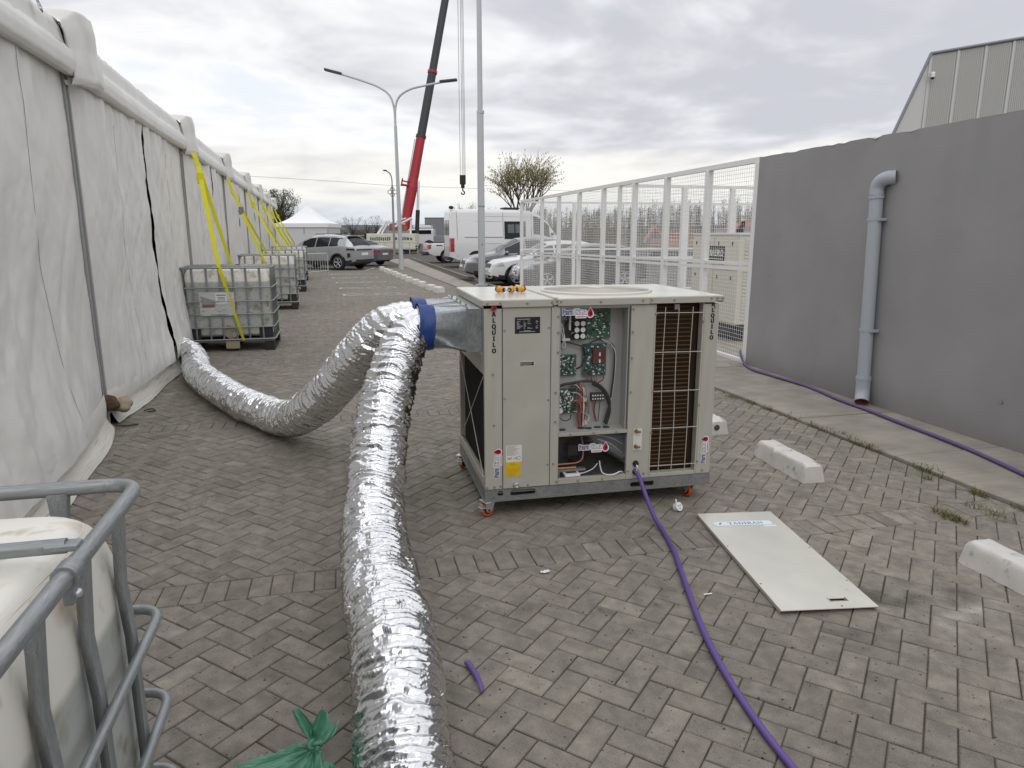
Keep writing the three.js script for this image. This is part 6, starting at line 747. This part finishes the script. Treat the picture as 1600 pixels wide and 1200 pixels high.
  // white pick-up behind the van, tail towards the path
  const PICK = { L: 5.3, W: 1.86, sill: 0.42, wheelR: 0.38, archR: 0.44, axles: [1.15, 4.25], plan: 0.10, cabH: 0.7, roofW: 0.68, top: [[0, 1.12], [0.02, 1.14], [1.95, 1.14], [1.98, 1.30], [2.05, 1.72], [2.3, 1.80], [3.2, 1.80], [3.5, 1.68], [4.05, 1.25], [4.3, 1.16], [5.0, 1.06], [5.25, 0.9], [5.3, 0.6]], belt: [[0, 1.08], [1.9, 1.09], [2.2, 1.10], [3.9, 1.08], [5.0, 0.98], [5.3, 0.58]], windows: [[2.15, 2.75], [2.82, 3.6]], screen: [3.38, 4.1], clad: null };
  car('pickup_truck', 'white pickup truck with a red tail lamp, half hidden behind the white van', 'pickup truck', [4.55 + 5.3 * 0.47, 0, -39.6], 0.05, 0.94, PICK, M.whiteCar, (A, r) => { for (const s of [-1, 1]) { A.end('tail_lamp', false, [[s * 0.86, 0.80], [s * 0.74, 0.80], [s * 0.74, 1.04], [s * 0.86, 1.04]], M.redLamp, 0.014); A.side('tail_lamp', [[0.02, 0.78], [0.20, 0.82], [0.08, 1.04], [0.02, 1.04]], M.redLamp, 0.014, [s]); A.side('badge', [[0.5, 0.97], [0.85, 0.97], [0.85, 1.03], [0.5, 1.03]], M.chip, 0.01, [s]); } A.end('tailgate_gap', false, [[-0.74, 0.74], [0.74, 0.74], [0.74, 0.76], [-0.74, 0.76]], M.darkGap, 0.01); mesh('rear_bumper', [rbox(-0.12, 0.06, 0.48, 0.64, -0.88, 0.88, 0.02), rod([-0.2, 0.45, 0], [0.2, 0.45, 0], 0.03, 0.03, 8)], M.black, r); mesh('load_bed', rbox(0.06, 1.9, 1.05, 1.155, -0.78, 0.78, 0.01), M.rubber, r); mesh('sport_bar', tube([[1.2, 1.12, -0.78], [1.7, 1.62, -0.70], [1.78, 1.70, 0], [1.7, 1.62, 0.70], [1.2, 1.12, 0.78]], 0.04, 8), M.black, r); });
  // white panel van standing across the view
  const VAN = { L: 6.1, W: 1.98, sill: 0.36, wheelR: 0.36, archR: 0.42, axles: [1.25, 4.95], plan: 0.07, cabH: 1.1, roofW: 0.83, top: [[0, 2.55], [0.04, 2.66], [0.15, 2.72], [3.2, 2.72], [3.9, 2.66], [4.3, 2.52], [4.75, 2.18], [5.25, 1.45], [5.35, 1.32], [5.9, 1.12], [6.05, 0.95], [6.1, 0.6]], belt: [[0, 1.42], [4.4, 1.42], [5.2, 1.28], [5.9, 1.0], [6.1, 0.58]], windows: [[4.05, 4.85]], screen: [4.3, 5.32], clad: (x) => 0.40 };
  car('panel_van', 'tall white panel van with one dark side window and a red tail lamp', 'van', [5.0 + 6.1 / 2, 0, -34.25], 0.0, 1.0, VAN, M.whiteCar, (A, r) => {
    A.side('side_window', [[2.62, 1.32], [3.66, 1.32], [3.66, 2.14], [2.62, 2.14]], M.glass, 0.012); A.side('window_pane', [[2.78, 1.60], [3.10, 1.60], [3.10, 2.0], [2.78, 2.0]], M.glassLight, 0.017); A.side('window_pane', [[3.16, 1.60], [3.46, 1.60], [3.46, 2.0], [3.16, 2.0]], M.glassLight, 0.017);
    for (const s of [-1, 1]) { A.side('tail_lamp', [[0.02, 0.74], [0.22, 0.74], [0.22, 1.36], [0.02, 1.36]], M.redLamp, 0.014, [s]); A.end('tail_lamp', false, [[s * 0.915, 0.74], [s * 0.82, 0.74], [s * 0.82, 1.36], [s * 0.915, 1.36]], M.redLamp, 0.014); A.end('rear_window', false, [[s * 0.08, 1.5], [s * 0.72, 1.5], [s * 0.70, 2.2], [s * 0.08, 2.2]], M.glass, 0.012); }
    A.side('slide_rail', [[0.7, 1.385], [2.55, 1.385], [2.55, 1.42], [0.7, 1.42]], M.tinGrey, 0.012); A.line([[0.36, 0.5], [0.36, 1.4], [0.36, 2.2], [0.34, 2.6]], 0.004, 0.007); A.line([[2.56, 0.45], [2.56, 1.5], [2.56, 2.55]], 0.004, 0.007); A.line([[3.95, 0.45], [3.95, 1.5], [3.95, 2.5]], 0.004, 0.007); A.line([[0.36, 2.35], [2.0, 2.36], [3.9, 2.34]], 0.004, 0.005); A.line([[0.45, 2.12], [1.5, 2.13], [2.5, 2.12]], 0.002, 0.006); A.line([[0.45, 1.1], [1.7, 1.1], [2.5, 1.1]], 0.002, 0.006); A.side('rubbing_strip', [[1.75, 0.62], [4.45, 0.62], [4.45, 0.70], [1.75, 0.70]], M.tinGrey, 0.012); mesh('rear_step', rbox(-0.1, 0.1, 0.36, 0.50, -0.9, 0.9, 0.02), M.black, r); mesh('roof_vent', [rbox(2.7, 3.5, 2.72, 2.80, -0.4, 0.4, 0.03), new THREE.SphereGeometry(0.12, 12, 8).scale(1, 0.7, 1).translate(0.12, 2.76, 0.75)], M.black, r); mirrorG(A, r, 4.95, 1.55, 0.98, M.black); });
}
// ================================================================ CRANE, LAMPS, FAR THINGS
{
  const c = thing('mobile_crane', 'mobile crane with a red and black telescopic boom rising out of the picture', 'crane', [4.29, 0, -58.52], -0.2354);
  const put = (n, g, m, p = c) => mesh(n, g, m, p); // local x to the right, z towards the viewer
  put('chassis', [rbox(-2.0, 1.9, 0.32, 0.62, -1.2, 1.2, 0.05)], M.black);
  const cab = put('carrier_body', [rbox(-2.0, 1.85, 0.30, 1.55, -1.2, 1.25, 0.05)], M.craneCream); put('body_step', [rbox(-2.02, 1.87, 0.84, 0.90, 1.24, 1.28, 0.01)], M.craneCream); for (const [a, b] of [[-1.95, -0.7], [-0.66, 0.6], [0.64, 1.8]]) put('body_panel', rbox(a, b, 0.36, 0.82, 1.25, 1.275, 0.01), M.craneCream);
  put('window_strip', [...Array(10).keys()].map((i) => box(-1.7 + i * 0.165, -1.60 + i * 0.165, 1.02 + 0.02 * Math.sin(i * 3), 1.28 + 0.03 * Math.sin(i * 5), 1.252, 1.262)), M.pcbBlue); put('window_strip', [...Array(6).keys()].map((i) => box(0.25 + i * 0.24, 0.40 + i * 0.24, 1.05, 1.26 - 0.02 * (i % 2), 1.252, 1.262)), M.pcbBlue); put('oval_mark', new THREE.CircleGeometry(0.16, 18).scale(1.6, 0.7, 1).translate(0.98, 1.2, 1.268), M.tinGrey);
  for (const x of [-1.4, -0.2, 1.2]) { const w = put('wheel', new THREE.CylinderGeometry(0.42, 0.42, 0.3, 22).rotateX(Math.PI / 2).translate(x, 0.42, 1.0), M.rubber); }
  put('outrigger_frame', [rod([-1.2, 1.55, 0.6], [-0.45, 2.55, 0.6], 0.09), rod([-0.9, 1.55, 0.6], [-0.25, 2.6, 0.6], 0.07), rod([-0.5, 2.5, 0.6], [1.0, 2.3, 0.6], 0.06), rod([0.2, 2.1, 0.7], [1.5, 2.75, 0.7], 0.08), rod([1.4, 1.55, 0.6], [1.5, 2.75, 0.6], 0.08), rod([0.3, 2.5, 0.7], [1.1, 2.75, 0.7], 0.05)], M.white); put('winch', [rod([-0.3, 2.0, 0.2], [0.5, 2.0, 0.2], 0.36, 0.36, 16), rod([0.6, 1.9, 0.3], [1.1, 1.9, 0.3], 0.26, 0.26, 14)], M.rust); put('slew_frame', rbox(-0.6, 1.3, 1.5, 1.8, -0.6, 0.5, 0.04), M.tinGrey);
  // boom: root (0.95, 2.0) leaning to the right
  const dir = V(0.181, 1.0, -0.214).normalize(), root = V(0.80, 2.0, -0.5), pt = (d, o = 0, z = 0) => root.clone().addScaledVector(dir, d).add(V(dir.y * o, -dir.x * o, z));
  const sectn = (n, d0, d1, w0, w1, m) => { const h = (d1 - d0), g = new THREE.CylinderGeometry(w1 / Math.SQRT2, w0 / Math.SQRT2, h, 8, 1); g.rotateY(Math.PI / 8).scale(1, 1, 0.85); g.applyQuaternion(new THREE.Quaternion().setFromUnitVectors(V(0, 1, 0), dir)); const p = pt((d0 + d1) / 2); return put(n, g.translate(p.x, p.y, p.z), m); };
  sectn('boom_base', 0, 3.3, 0.50, 0.66, M.red); sectn('boom_base', 3.3, 4.1, 0.66, 0.56, M.red); sectn('boom_base', 4.1, 7.5, 0.56, 0.54, M.red); sectn('boom_section', 7.5, 12.8, 0.505, 0.49, M.boomDark); sectn('boom_section', 12.8, 19, 0.46, 0.44, M.boomDark); sectn('boom_section', 19, 27, 0.40, 0.38, M.boomDark);
  for (const [d, w] of [[7.5, 0.61], [12.8, 0.57], [19, 0.52]]) sectn('collar', d - 0.1, d + 0.12, w, w, d < 10 ? M.boomDark : M.red); put('hose_reel', [rod(pt(3.4, -0.85, 0.3), pt(3.4, -0.3, 0.3), 0.09), rod(pt(3.7, -0.85, 0.3), pt(3.7, -0.3, 0.3), 0.06), rod(pt(3.3, -0.85, 0.3), pt(3.9, -0.85, 0.3), 0.06)], M.red);
  put('pipe_run', rod(pt(0.5, -0.40, 0.25), pt(7.2, -0.42, 0.25), 0.04, 0.04, 6), M.lampGrey); put('lift_cylinder', [rod([1.75, 1.6, -0.6], [1.85, 3.4, -0.8], 0.17, 0.17, 12)], M.black); put('cylinder_rod', rod([1.85, 3.4, -0.8], [1.92, 5.7, -1.2], 0.10, 0.10, 10), M.zinc);
  // hoist rope and hook block below the boom tip
  const tip = pt(26.8, 0.0); const hx = tip.x - 0.3, hz = tip.z; put('boom_head', [rod(pt(26.4, 0), pt(27.0, 0.2), 0.3, 0.2, 10), rod([hx, tip.y, hz - 0.3], [hx, tip.y, hz + 0.3], 0.4, 0.4, 16)], M.boomDark);
  for (const dx of [-0.2, 0.0, 0.12, 0.22]) put('hoist_rope', rod([hx + dx, 6.5, hz], [hx + dx, tip.y, hz], 0.022, 0.022, 5), M.rope);
  put('hook_block', [rbox(hx - 0.26, hx + 0.26, 5.75, 6.55, hz - 0.14, hz + 0.14, 0.06), rbox(hx - 0.16, hx + 0.16, 5.45, 5.8, hz - 0.1, hz + 0.1, 0.05)], M.black); put('hook', [tube([[hx, 5.5, hz], [hx, 5.25, hz], [hx + 0.14, 5.1, hz], [hx + 0.08, 4.93, hz], [hx - 0.1, 4.95, hz], [hx - 0.14, 5.08, hz]], 0.055, 8)], M.black);
  const rl = thing('pipe_railing', 'low galvanised pipe railing in front of the cream crane body', 'railing', [4.1, 0, -55.3], -0.2354); for (let i = 0; i < 7; i++) mesh('railing_post', rod([-2.0 + i * 0.62, 0, 0], [-2.0 + i * 0.62, 0.95, 0], 0.03), M.lampGrey, rl); for (const y of [0.5, 0.95]) mesh('railing_bar', rod([-2.0, y, 0], [1.72, y, 0], 0.028), M.lampGrey, rl);
}
{
  const l = thing('street_lamp', 'tall grey street lamp with two curved arms in front of the crane', 'street lamp', [2.63, 0, -32.2], -0.235); const m = (n, g, t = M.lampGrey) => mesh(n, g, t, l);
  m('mast', [rod([0, 0, 0], [-0.06, 6.1, 0], 0.10, 0.065, 16), rod([0, 0, 0], [0, 0.5, 0], 0.13, 0.115, 16)]);
  m('arm', tube([[-0.06, 6.05, 0], [-0.10, 6.85, 0], [-0.28, 7.35, 0], [-0.75, 7.68, 0], [-1.5, 7.95, 0], [-2.35, 8.2, 0]], 0.045, 10, 60)); m('arm', tube([[-0.06, 6.05, 0], [-0.03, 6.85, 0], [0.16, 7.3, 0], [0.62, 7.58, 0], [1.2, 7.72, 0], [1.95, 7.86, 0]], 0.045, 10, 60));
  m('lamp_head', rbox(-0.38, 0.38, -0.05, 0.05, -0.13, 0.13, 0.04).rotateZ(-0.24).translate(-2.62, 8.28, 0), M.lampHead); m('lamp_head', rbox(-0.38, 0.38, -0.05, 0.05, -0.13, 0.13, 0.04).rotateZ(0.1).translate(2.25, 7.92, 0), M.lampHead);
  const s = thing('street_lamp', 'slim single arm street lamp with an ornament ring, far behind the twin lamp', 'street lamp', [3.95, 0, -54.2], -0.235); mesh('mast', rod([0, -0.2, 0], [0, 5.0, 0], 0.09, 0.07, 12), M.tinGrey, s); mesh('arm', tube([[0, 4.95, 0], [-0.02, 5.5, 0], [-0.14, 5.85, 0], [-0.4, 6.05, 0]], 0.045, 8), M.tinGrey, s); mesh('lamp_head', rbox(-0.62, -0.36, 6.02, 6.12, -0.1, 0.1, 0.03), M.lampHead, s); for (const [x, y] of [[0.2, 4.55], [-0.2, 4.55], [0, 4.75], [0, 4.35]]) mesh('ornament', new THREE.TorusGeometry(0.14, 0.025, 6, 16).translate(x, y, 0), M.tinGrey, s);
  const mst = thing('flag_mast', 'tall pale stepped steel mast standing at the kerb beside the cars', 'mast', [4.19, 0, -21.43]); mesh('mast_foot', rod([0, 0, 0], [0, 0.06, 0], 0.2, 0.2, 18), M.lampGrey, mst); mesh('mast_section', rod([0, 0, 0], [-0.01, 5.05, 0], 0.108, 0.10, 20), M.lampGrey, mst); mesh('mast_collar', rod([0, 5.02, 0], [0, 5.10, 0], 0.112, 0.112, 20), M.lampGrey, mst); mesh('mast_section', rod([-0.01, 5.1, 0], [-0.02, 12, 0], 0.078, 0.06, 18), M.lampGrey, mst); mesh('clamp', [rod([0, 2.36, 0], [0, 2.40, 0], 0.109, 0.109, 18), rod([0, 1.24, 0.1], [0, 1.30, 0.1], 0.02, 0.02, 8)], M.tinGrey, mst);
  for (const [px, py, pz, h] of [[0.6, 4.7, -105, 2.2], [8.6, 2.9, -85, 2.0]]) { }
  const wire = tag(mesh('power_line', [tube([[-60, 10.2, -90], [-5, 8.0, -92], [12, 7.4, -94], [60, 7.0, -96]], 0.018, 4, 60)], M.rope), 'thin overhead power line crossing low over the skyline', 'power line');
}
{
  const t = thing('pagoda_tent', 'small white pagoda tent with a pointed roof and grey walls', 'tent', [-3.40, 0, -86.5], -0.2354); const w = 3.0;
  mesh('roof', gridGeo(48, 16, (u, v) => { const a = u * 4, k = Math.floor(a) % 4, f = a - Math.floor(a), c = [[-1, 1], [1, 1], [1, -1], [-1, -1]], p = c[k], q = c[(k + 1) % 4], e = 1 - v; const r = 0.12 + (w - 0.12) * e, y = 2.65 + 2.05 * Math.pow(v, 1.65) ; return [lerp(p[0], q[0], f) * r, y - 0.10 * Math.sin(f * Math.PI) * e * v * 2, lerp(p[1], q[1], f) * r]; }), M.pagoda, t); mesh('roof_tip', new THREE.ConeGeometry(0.13, 0.35, 10).translate(0, 4.85, 0), M.pagoda, t);
  for (let k = 0; k < 4; k++) { const g = box(-w, w, 2.22, 2.66, w, w + 0.03); mesh('valance', g.rotateY(k * Math.PI / 2), M.pagoda, t); mesh('side_wall', uvBox(box(-w + 0.1, w - 0.1, 0, 2.25, w - 0.12, w - 0.08).rotateY(k * Math.PI / 2), 1), std([0.62, 0.62, 0.62], 0.7), t); mesh('leg', box(w - 0.1, w - 0.02, 0, 2.3, w - 0.1, w - 0.02).rotateY(k * Math.PI / 2), M.alu, t); } mesh('door_pole', box(0.25, 0.31, 1.5, 2.2, w - 0.07, w - 0.03), M.tinGrey, t);
  const sc = thing('timber_frame', 'open pale timber frame standing beside the pagoda tent', 'frame', [0.4, 0, -88], 0.2); mesh('frame_post', [box(0, 0.08, 0, 1.9, 0, 0.08)], M.kerb, sc); mesh('frame_post', [box(0.55, 0.63, 0, 1.95, 0, 0.08)], M.kerb, sc); mesh('frame_beam', [box(-0.05, 0.7, 1.85, 1.95, 0, 0.08)], M.kerb, sc); mesh('frame_beam', [box(-0.05, 0.7, 1.3, 1.36, 0, 0.08)], M.kerb, sc);
  const tr = thing('white_truck', 'white truck cab with a blue panel between the crane and the pickup', 'truck', [7.35, 0, -63.9], -0.2354); mesh('cab', [rbox(-1.3, 0.9, 0.6, 1.95, -1, 1, 0.15), rbox(-0.9, 0.7, 1.95, 2.25, -0.9, 0.9, 0.12)], M.whiteCar, tr); mesh('windscreen', [box(-1.2, 0.7, 1.5, 1.85, 1.0, 1.01)], M.glass, tr); mesh('blue_panel', [box(-1.0, -0.5, 0.9, 1.45, 1.0, 1.012)], M.tape, tr); mesh('wheel', [rod([-0.8, 0.5, 0.7], [-0.8, 0.5, 1.02], 0.5, 0.5, 18), rod([0.5, 0.5, 0.7], [0.5, 0.5, 1.02], 0.5, 0.5, 18)], M.rubber, tr); mesh('load', [rbox(0.2, 3.2, 0.8, 1.35, -0.9, 0.9, 0.03)], M.tinGrey, tr);
  const ct = thing('container', 'plain grey metal container standing behind the white pickup', 'container', [9.75, 0, -70.1], -0.2354); mesh('shell', [rbox(-1.5, 1.6, 0, 3.0, -1.2, 1.2, 0.03), ...[...Array(12).keys()].map((i) => box(-1.42 + i * 0.25, -1.3 + i * 0.25, 0.15, 2.85, 1.2, 1.23))], M.tinGrey, ct); mesh('roof_edge', [rbox(-1.52, 1.62, 2.96, 3.06, -1.22, 1.24, 0.02)], M.tinGrey, ct);
  const cb = thing('crowd_barrier', 'low white tubular barrier at the far end of the totes', 'barrier', [-1.35, 0, -26.6], 1.0); mesh('barrier_frame', bent([[0, 0.02, 0], [0, 0.85, 0], [1.6, 0.85, 0], [1.6, 0.02, 0]], 0.02, 0.08, 8), M.lampGrey, cb); mesh('barrier_frame', rod([0, 0.2, 0], [1.6, 0.2, 0], 0.018), M.lampGrey, cb); for (let i = 1; i < 10; i++) mesh('barrier_bar', rod([i * 0.16, 0.2, 0], [i * 0.16, 0.85, 0], 0.009), M.lampGrey, cb);
  const ex = thing('excavator', 'orange digger seen through the mesh fence', 'excavator', [19.6, 0, -39.5], 0.3); ex.scale.setScalar(0.72); mesh('cab', rbox(-0.4, 1.2, 1.0, 2.3, -0.8, 0.8, 0.1), M.rust, ex); mesh('house', rbox(-2.0, 1.6, 0.9, 1.7, -1.0, 1.0, 0.08), std([0.36, 0.18, 0.09], 0.7), ex); mesh('track', [rbox(-2.0, 1.8, 0, 0.7, -1.2, -0.7, 0.25, 3), rbox(-2.0, 1.8, 0, 0.7, 0.7, 1.2, 0.25, 3)], M.rubber, ex); mesh('boom', [rod([-1.2, 1.6, 0], [-2.6, 2.7, 0], 0.18), rod([-2.6, 2.7, 0], [-3.6, 1.4, 0], 0.14)], std([0.36, 0.18, 0.09], 0.7), ex);
  const rs = thing('red_shed', 'dull red roofed shed far behind the mesh yard', 'shed', [37, 0, -58], -0.5); mesh('wall', box(-4, 4, 0, 2.0, -2, 2), M.tinGrey, rs); mesh('roof', new THREE.CylinderGeometry(0.001, 2.9, 1.2, 4).rotateY(Math.PI / 4).scale(1.7, 1, 0.9).translate(0, 2.6, 0), std([0.25, 0.06, 0.05], 0.7), rs);
}
// ================================================================ TREES AND BUSHES
{
  const leafQuad = (p, s, r) => { const a = r() * 6.28, b = r() * 6.28, u = V(Math.cos(a) * Math.cos(b), Math.sin(b), Math.sin(a) * Math.cos(b)), w = V(-Math.sin(a), 0.3, Math.cos(a)).normalize(); return [p.x + u.x * s, p.y + u.y * s, p.z + u.z * s, p.x + w.x * s * 0.5, p.y + w.y * s * 0.5, p.z + w.z * s * 0.5, p.x - u.x * s, p.y - u.y * s, p.z - u.z * s, p.x + u.x * s, p.y + u.y * s, p.z + u.z * s, p.x - u.x * s, p.y - u.y * s, p.z - u.z * s, p.x - w.x * s * 0.5, p.y - w.y * s * 0.5, p.z - w.z * s * 0.5]; };
  const leafGeo = (a) => { const g = new THREE.BufferGeometry(); g.setAttribute('position', new THREE.Float32BufferAttribute(a, 3)); g.computeVertexNormals(); return g; };
  // bare willow: limbs that fork four times into whips arching over
  const wl = thing('willow_tree', 'thinly leafed willow tree with arching whips behind the white van', 'tree', [15.2, 0, -60.0]);
  const r = rngOf(301), limbs = [], whips = [], leaves = [];
  const grow = (p, d, len, rad, lvl) => { const q = p.clone().addScaledVector(d, len); limbs.push(rod(p, q, rad, rad * 0.68, lvl > 2 ? 4 : 7, true)); if (lvl >= 4) { const n = 4; for (let i = 0; i < n; i++) { const a = d.clone().add(V(R(-0.7, 0.7, r), R(-0.1, 0.5, r), R(-0.7, 0.7, r))).normalize(); let c = q.clone(), dir = a.clone(); const seg = 4, L = R(0.3, 0.68, r); for (let k = 0; k < seg; k++) { const e = c.clone().addScaledVector(dir, L); whips.push(rod(c, e, 0.014 - k * 0.002, 0.012 - k * 0.002, 3, true)); for (let m = 0; m < 3; m++) leaves.push(...leafQuad(c.clone().lerp(e, r()).add(V(R(-0.08, 0.08, r), R(-0.1, 0.05, r), R(-0.08, 0.08, r))), 0.085, r)); c = e; dir.add(V(R(-0.05, 0.30, r), -0.20, R(-0.15, 0.15, r))).normalize(); } } return; }
    if (lvl > 1 && r() < 0.16) return; const n = lvl === 0 ? 5 : lvl === 1 ? 3 : 3; for (let i = 0; i < n; i++) { const sp = lvl === 0 ? 0.62 : 0.55, a = (i / n) * 6.283 + r() * 1.2; const nd = d.clone().add(V(Math.cos(a) * sp, R(0.0, 0.35, r), Math.sin(a) * sp)).normalize(); grow(q.clone().addScaledVector(d, -len * R(0, 0.25, r)), nd, len * R(0.68, 0.86, r), rad * 0.62, lvl + 1); } };
  grow(V(0, 0, 0), V(0.03, 1, 0).normalize(), 2.3, 0.22, 0);
  mesh('trunk', limbs, M.bark, wl); mesh('twigs', whips, M.twig, wl).userData.kind = 'stuff'; mesh('crown', leafGeo(leaves), M.leafY, wl); wl.scale.set(0.80, 0.97, 0.80);
  // leafy trees and bushes: clumps of small leaves spread through a crown, with limbs inside
  const leafy = (name, label, cat, pos, h, w, th, n, mat, seed, base = 0.3, bare = 0) => {
    const t = thing(name, label, cat, pos), q = rngOf(seed), g = [], lv = []; g.push(rod([0, 0, 0], [0.05, h * 0.45, 0], th, th * 0.6, 7)); const cl = [];
    for (let i = 0; i < n; i++) { const y = base + Math.pow(q(), 0.9) * (1 - base), a = q() * 6.283, rr = w * Math.sqrt(q()) * (0.55 + 0.5 * Math.sin(Math.PI * clamp((y - base) / (1 - base) * 0.85 + 0.12))); const p = V(Math.cos(a) * rr, y * h, Math.sin(a) * rr); cl.push(p); g.push(rod([0.03, h * lerp(0.2, 0.5, q()), 0], p, th * 0.28, th * 0.06, 4, true)); const s = h * R(0.05, 0.10, q); for (let k = 0; k < 46; k++) { const v = V(R(-1, 1, q), R(-0.8, 0.8, q), R(-1, 1, q)); if (v.length() > 1 || q() < bare) continue; lv.push(...leafQuad(p.clone().addScaledVector(v, s), h * R(0.008, 0.017, q), q)); } }
    mesh('trunk', g, M.bark, t); mesh('crown', leafGeo(lv), mat, t); return t; };
  leafy('leafy_tree', 'leafy dark green tree rising behind the far end of the marquee', 'tree', [-7.5, 0, -97], 6.9, 3.0, 0.2, 240, M.leafG, 11, 0.28);
  leafy('leafy_tree', 'lower dark tree on the right of the leafy one behind the marquee', 'tree', [-5.4, 0, -99], 3.9, 1.4, 0.14, 60, M.leafG, 12, 0.25, 0.3);
  leafy('bush', 'wide olive green bush just right of the pagoda tent', 'bush', [2.0, 0, -112], 4.0, 2.8, 0.1, 90, M.leafO, 13, 0.08, 0.25); leafy('bush', 'reddish thin bush in the middle of the distant bushes', 'bush', [4.0, 0, -108], 3.4, 1.5, 0.1, 60, M.twig, 14, 0.08, 0.6); leafy('bush', 'rounded olive bush left of the crane boom', 'bush', [5.3, 0, -106], 4.0, 1.4, 0.1, 60, M.leafO, 15, 0.2, 0.3); leafy('bush', 'low bush at the foot of the crane', 'bush', [3.4, 0, -98], 2.6, 2.6, 0.1, 80, M.leafO, 16, 0.05, 0.3);
  // far belt of poplars and bare trees, one mass
  const q = rngOf(77), pg = [], pl = []; for (let i = 0; i < 520; i++) { const px = lerp(14, 66, q()), pz = -82 + (px - 20) * 0.12 - q() * 16, h = R(3.2, 5.2, q) * (px > 40 ? 1.2 : 1); pg.push(rod([px, 0, pz], [px + R(-0.2, 0.2, q), h, pz], 0.07, 0.012, 4, true)); for (let k = 0; k < 16; k++) { const y = h * R(0.12, 0.9, q), a = q() * 6.283, l = h * R(0.1, 0.26, q) * (1 - y / h * 0.6); const e = V(px + Math.cos(a) * l * 0.55, y + l, pz + Math.sin(a) * l * 0.55); pg.push(rod([px, y, pz], e, 0.022, 0.008, 3, true)); for (let m = 0; m < 8; m++) pl.push(...leafQuad(V(lerp(px, e.x, q()), lerp(y, e.y, q()), lerp(pz, e.z, q())).add(V(R(-0.15, 0.15, q), R(-0.15, 0.15, q), R(-0.15, 0.15, q))), 0.07, q)); } }
  tag(mesh('treeline', pg, M.twig), 'far belt of bare upright trees seen through the mesh fence', 'trees', null, 'stuff'); tag(mesh('foliage', leafGeo(pl), M.leafO), 'thin spring foliage on the far belt of trees', 'foliage', null, 'stuff');
  const hb = rngOf(19), hl = []; for (let i = 0; i < 26000; i++) { const px = lerp(-60, 110, hb()), pz = -118 - hb() * 14, y = Math.pow(hb(), 1.3) * (1.9 + 0.7 * noise(px * 0.21, 3.3) + 0.5 * noise(px * 0.9, 8.8)); hl.push(...leafQuad(V(px, Math.max(0.05, y), pz), R(0.10, 0.24, hb), hb)); }
  tag(mesh('undergrowth', leafGeo(hl), M.leafO), 'low dark belt of scrub along the skyline', 'scrub', null, 'stuff');
}
scene.traverse((o) => { if (o.isMesh) { o.castShadow = true; o.receiveShadow = true; } });
camera.far = 3000; camera.updateProjectionMatrix();
renderer.render(scene, camera);
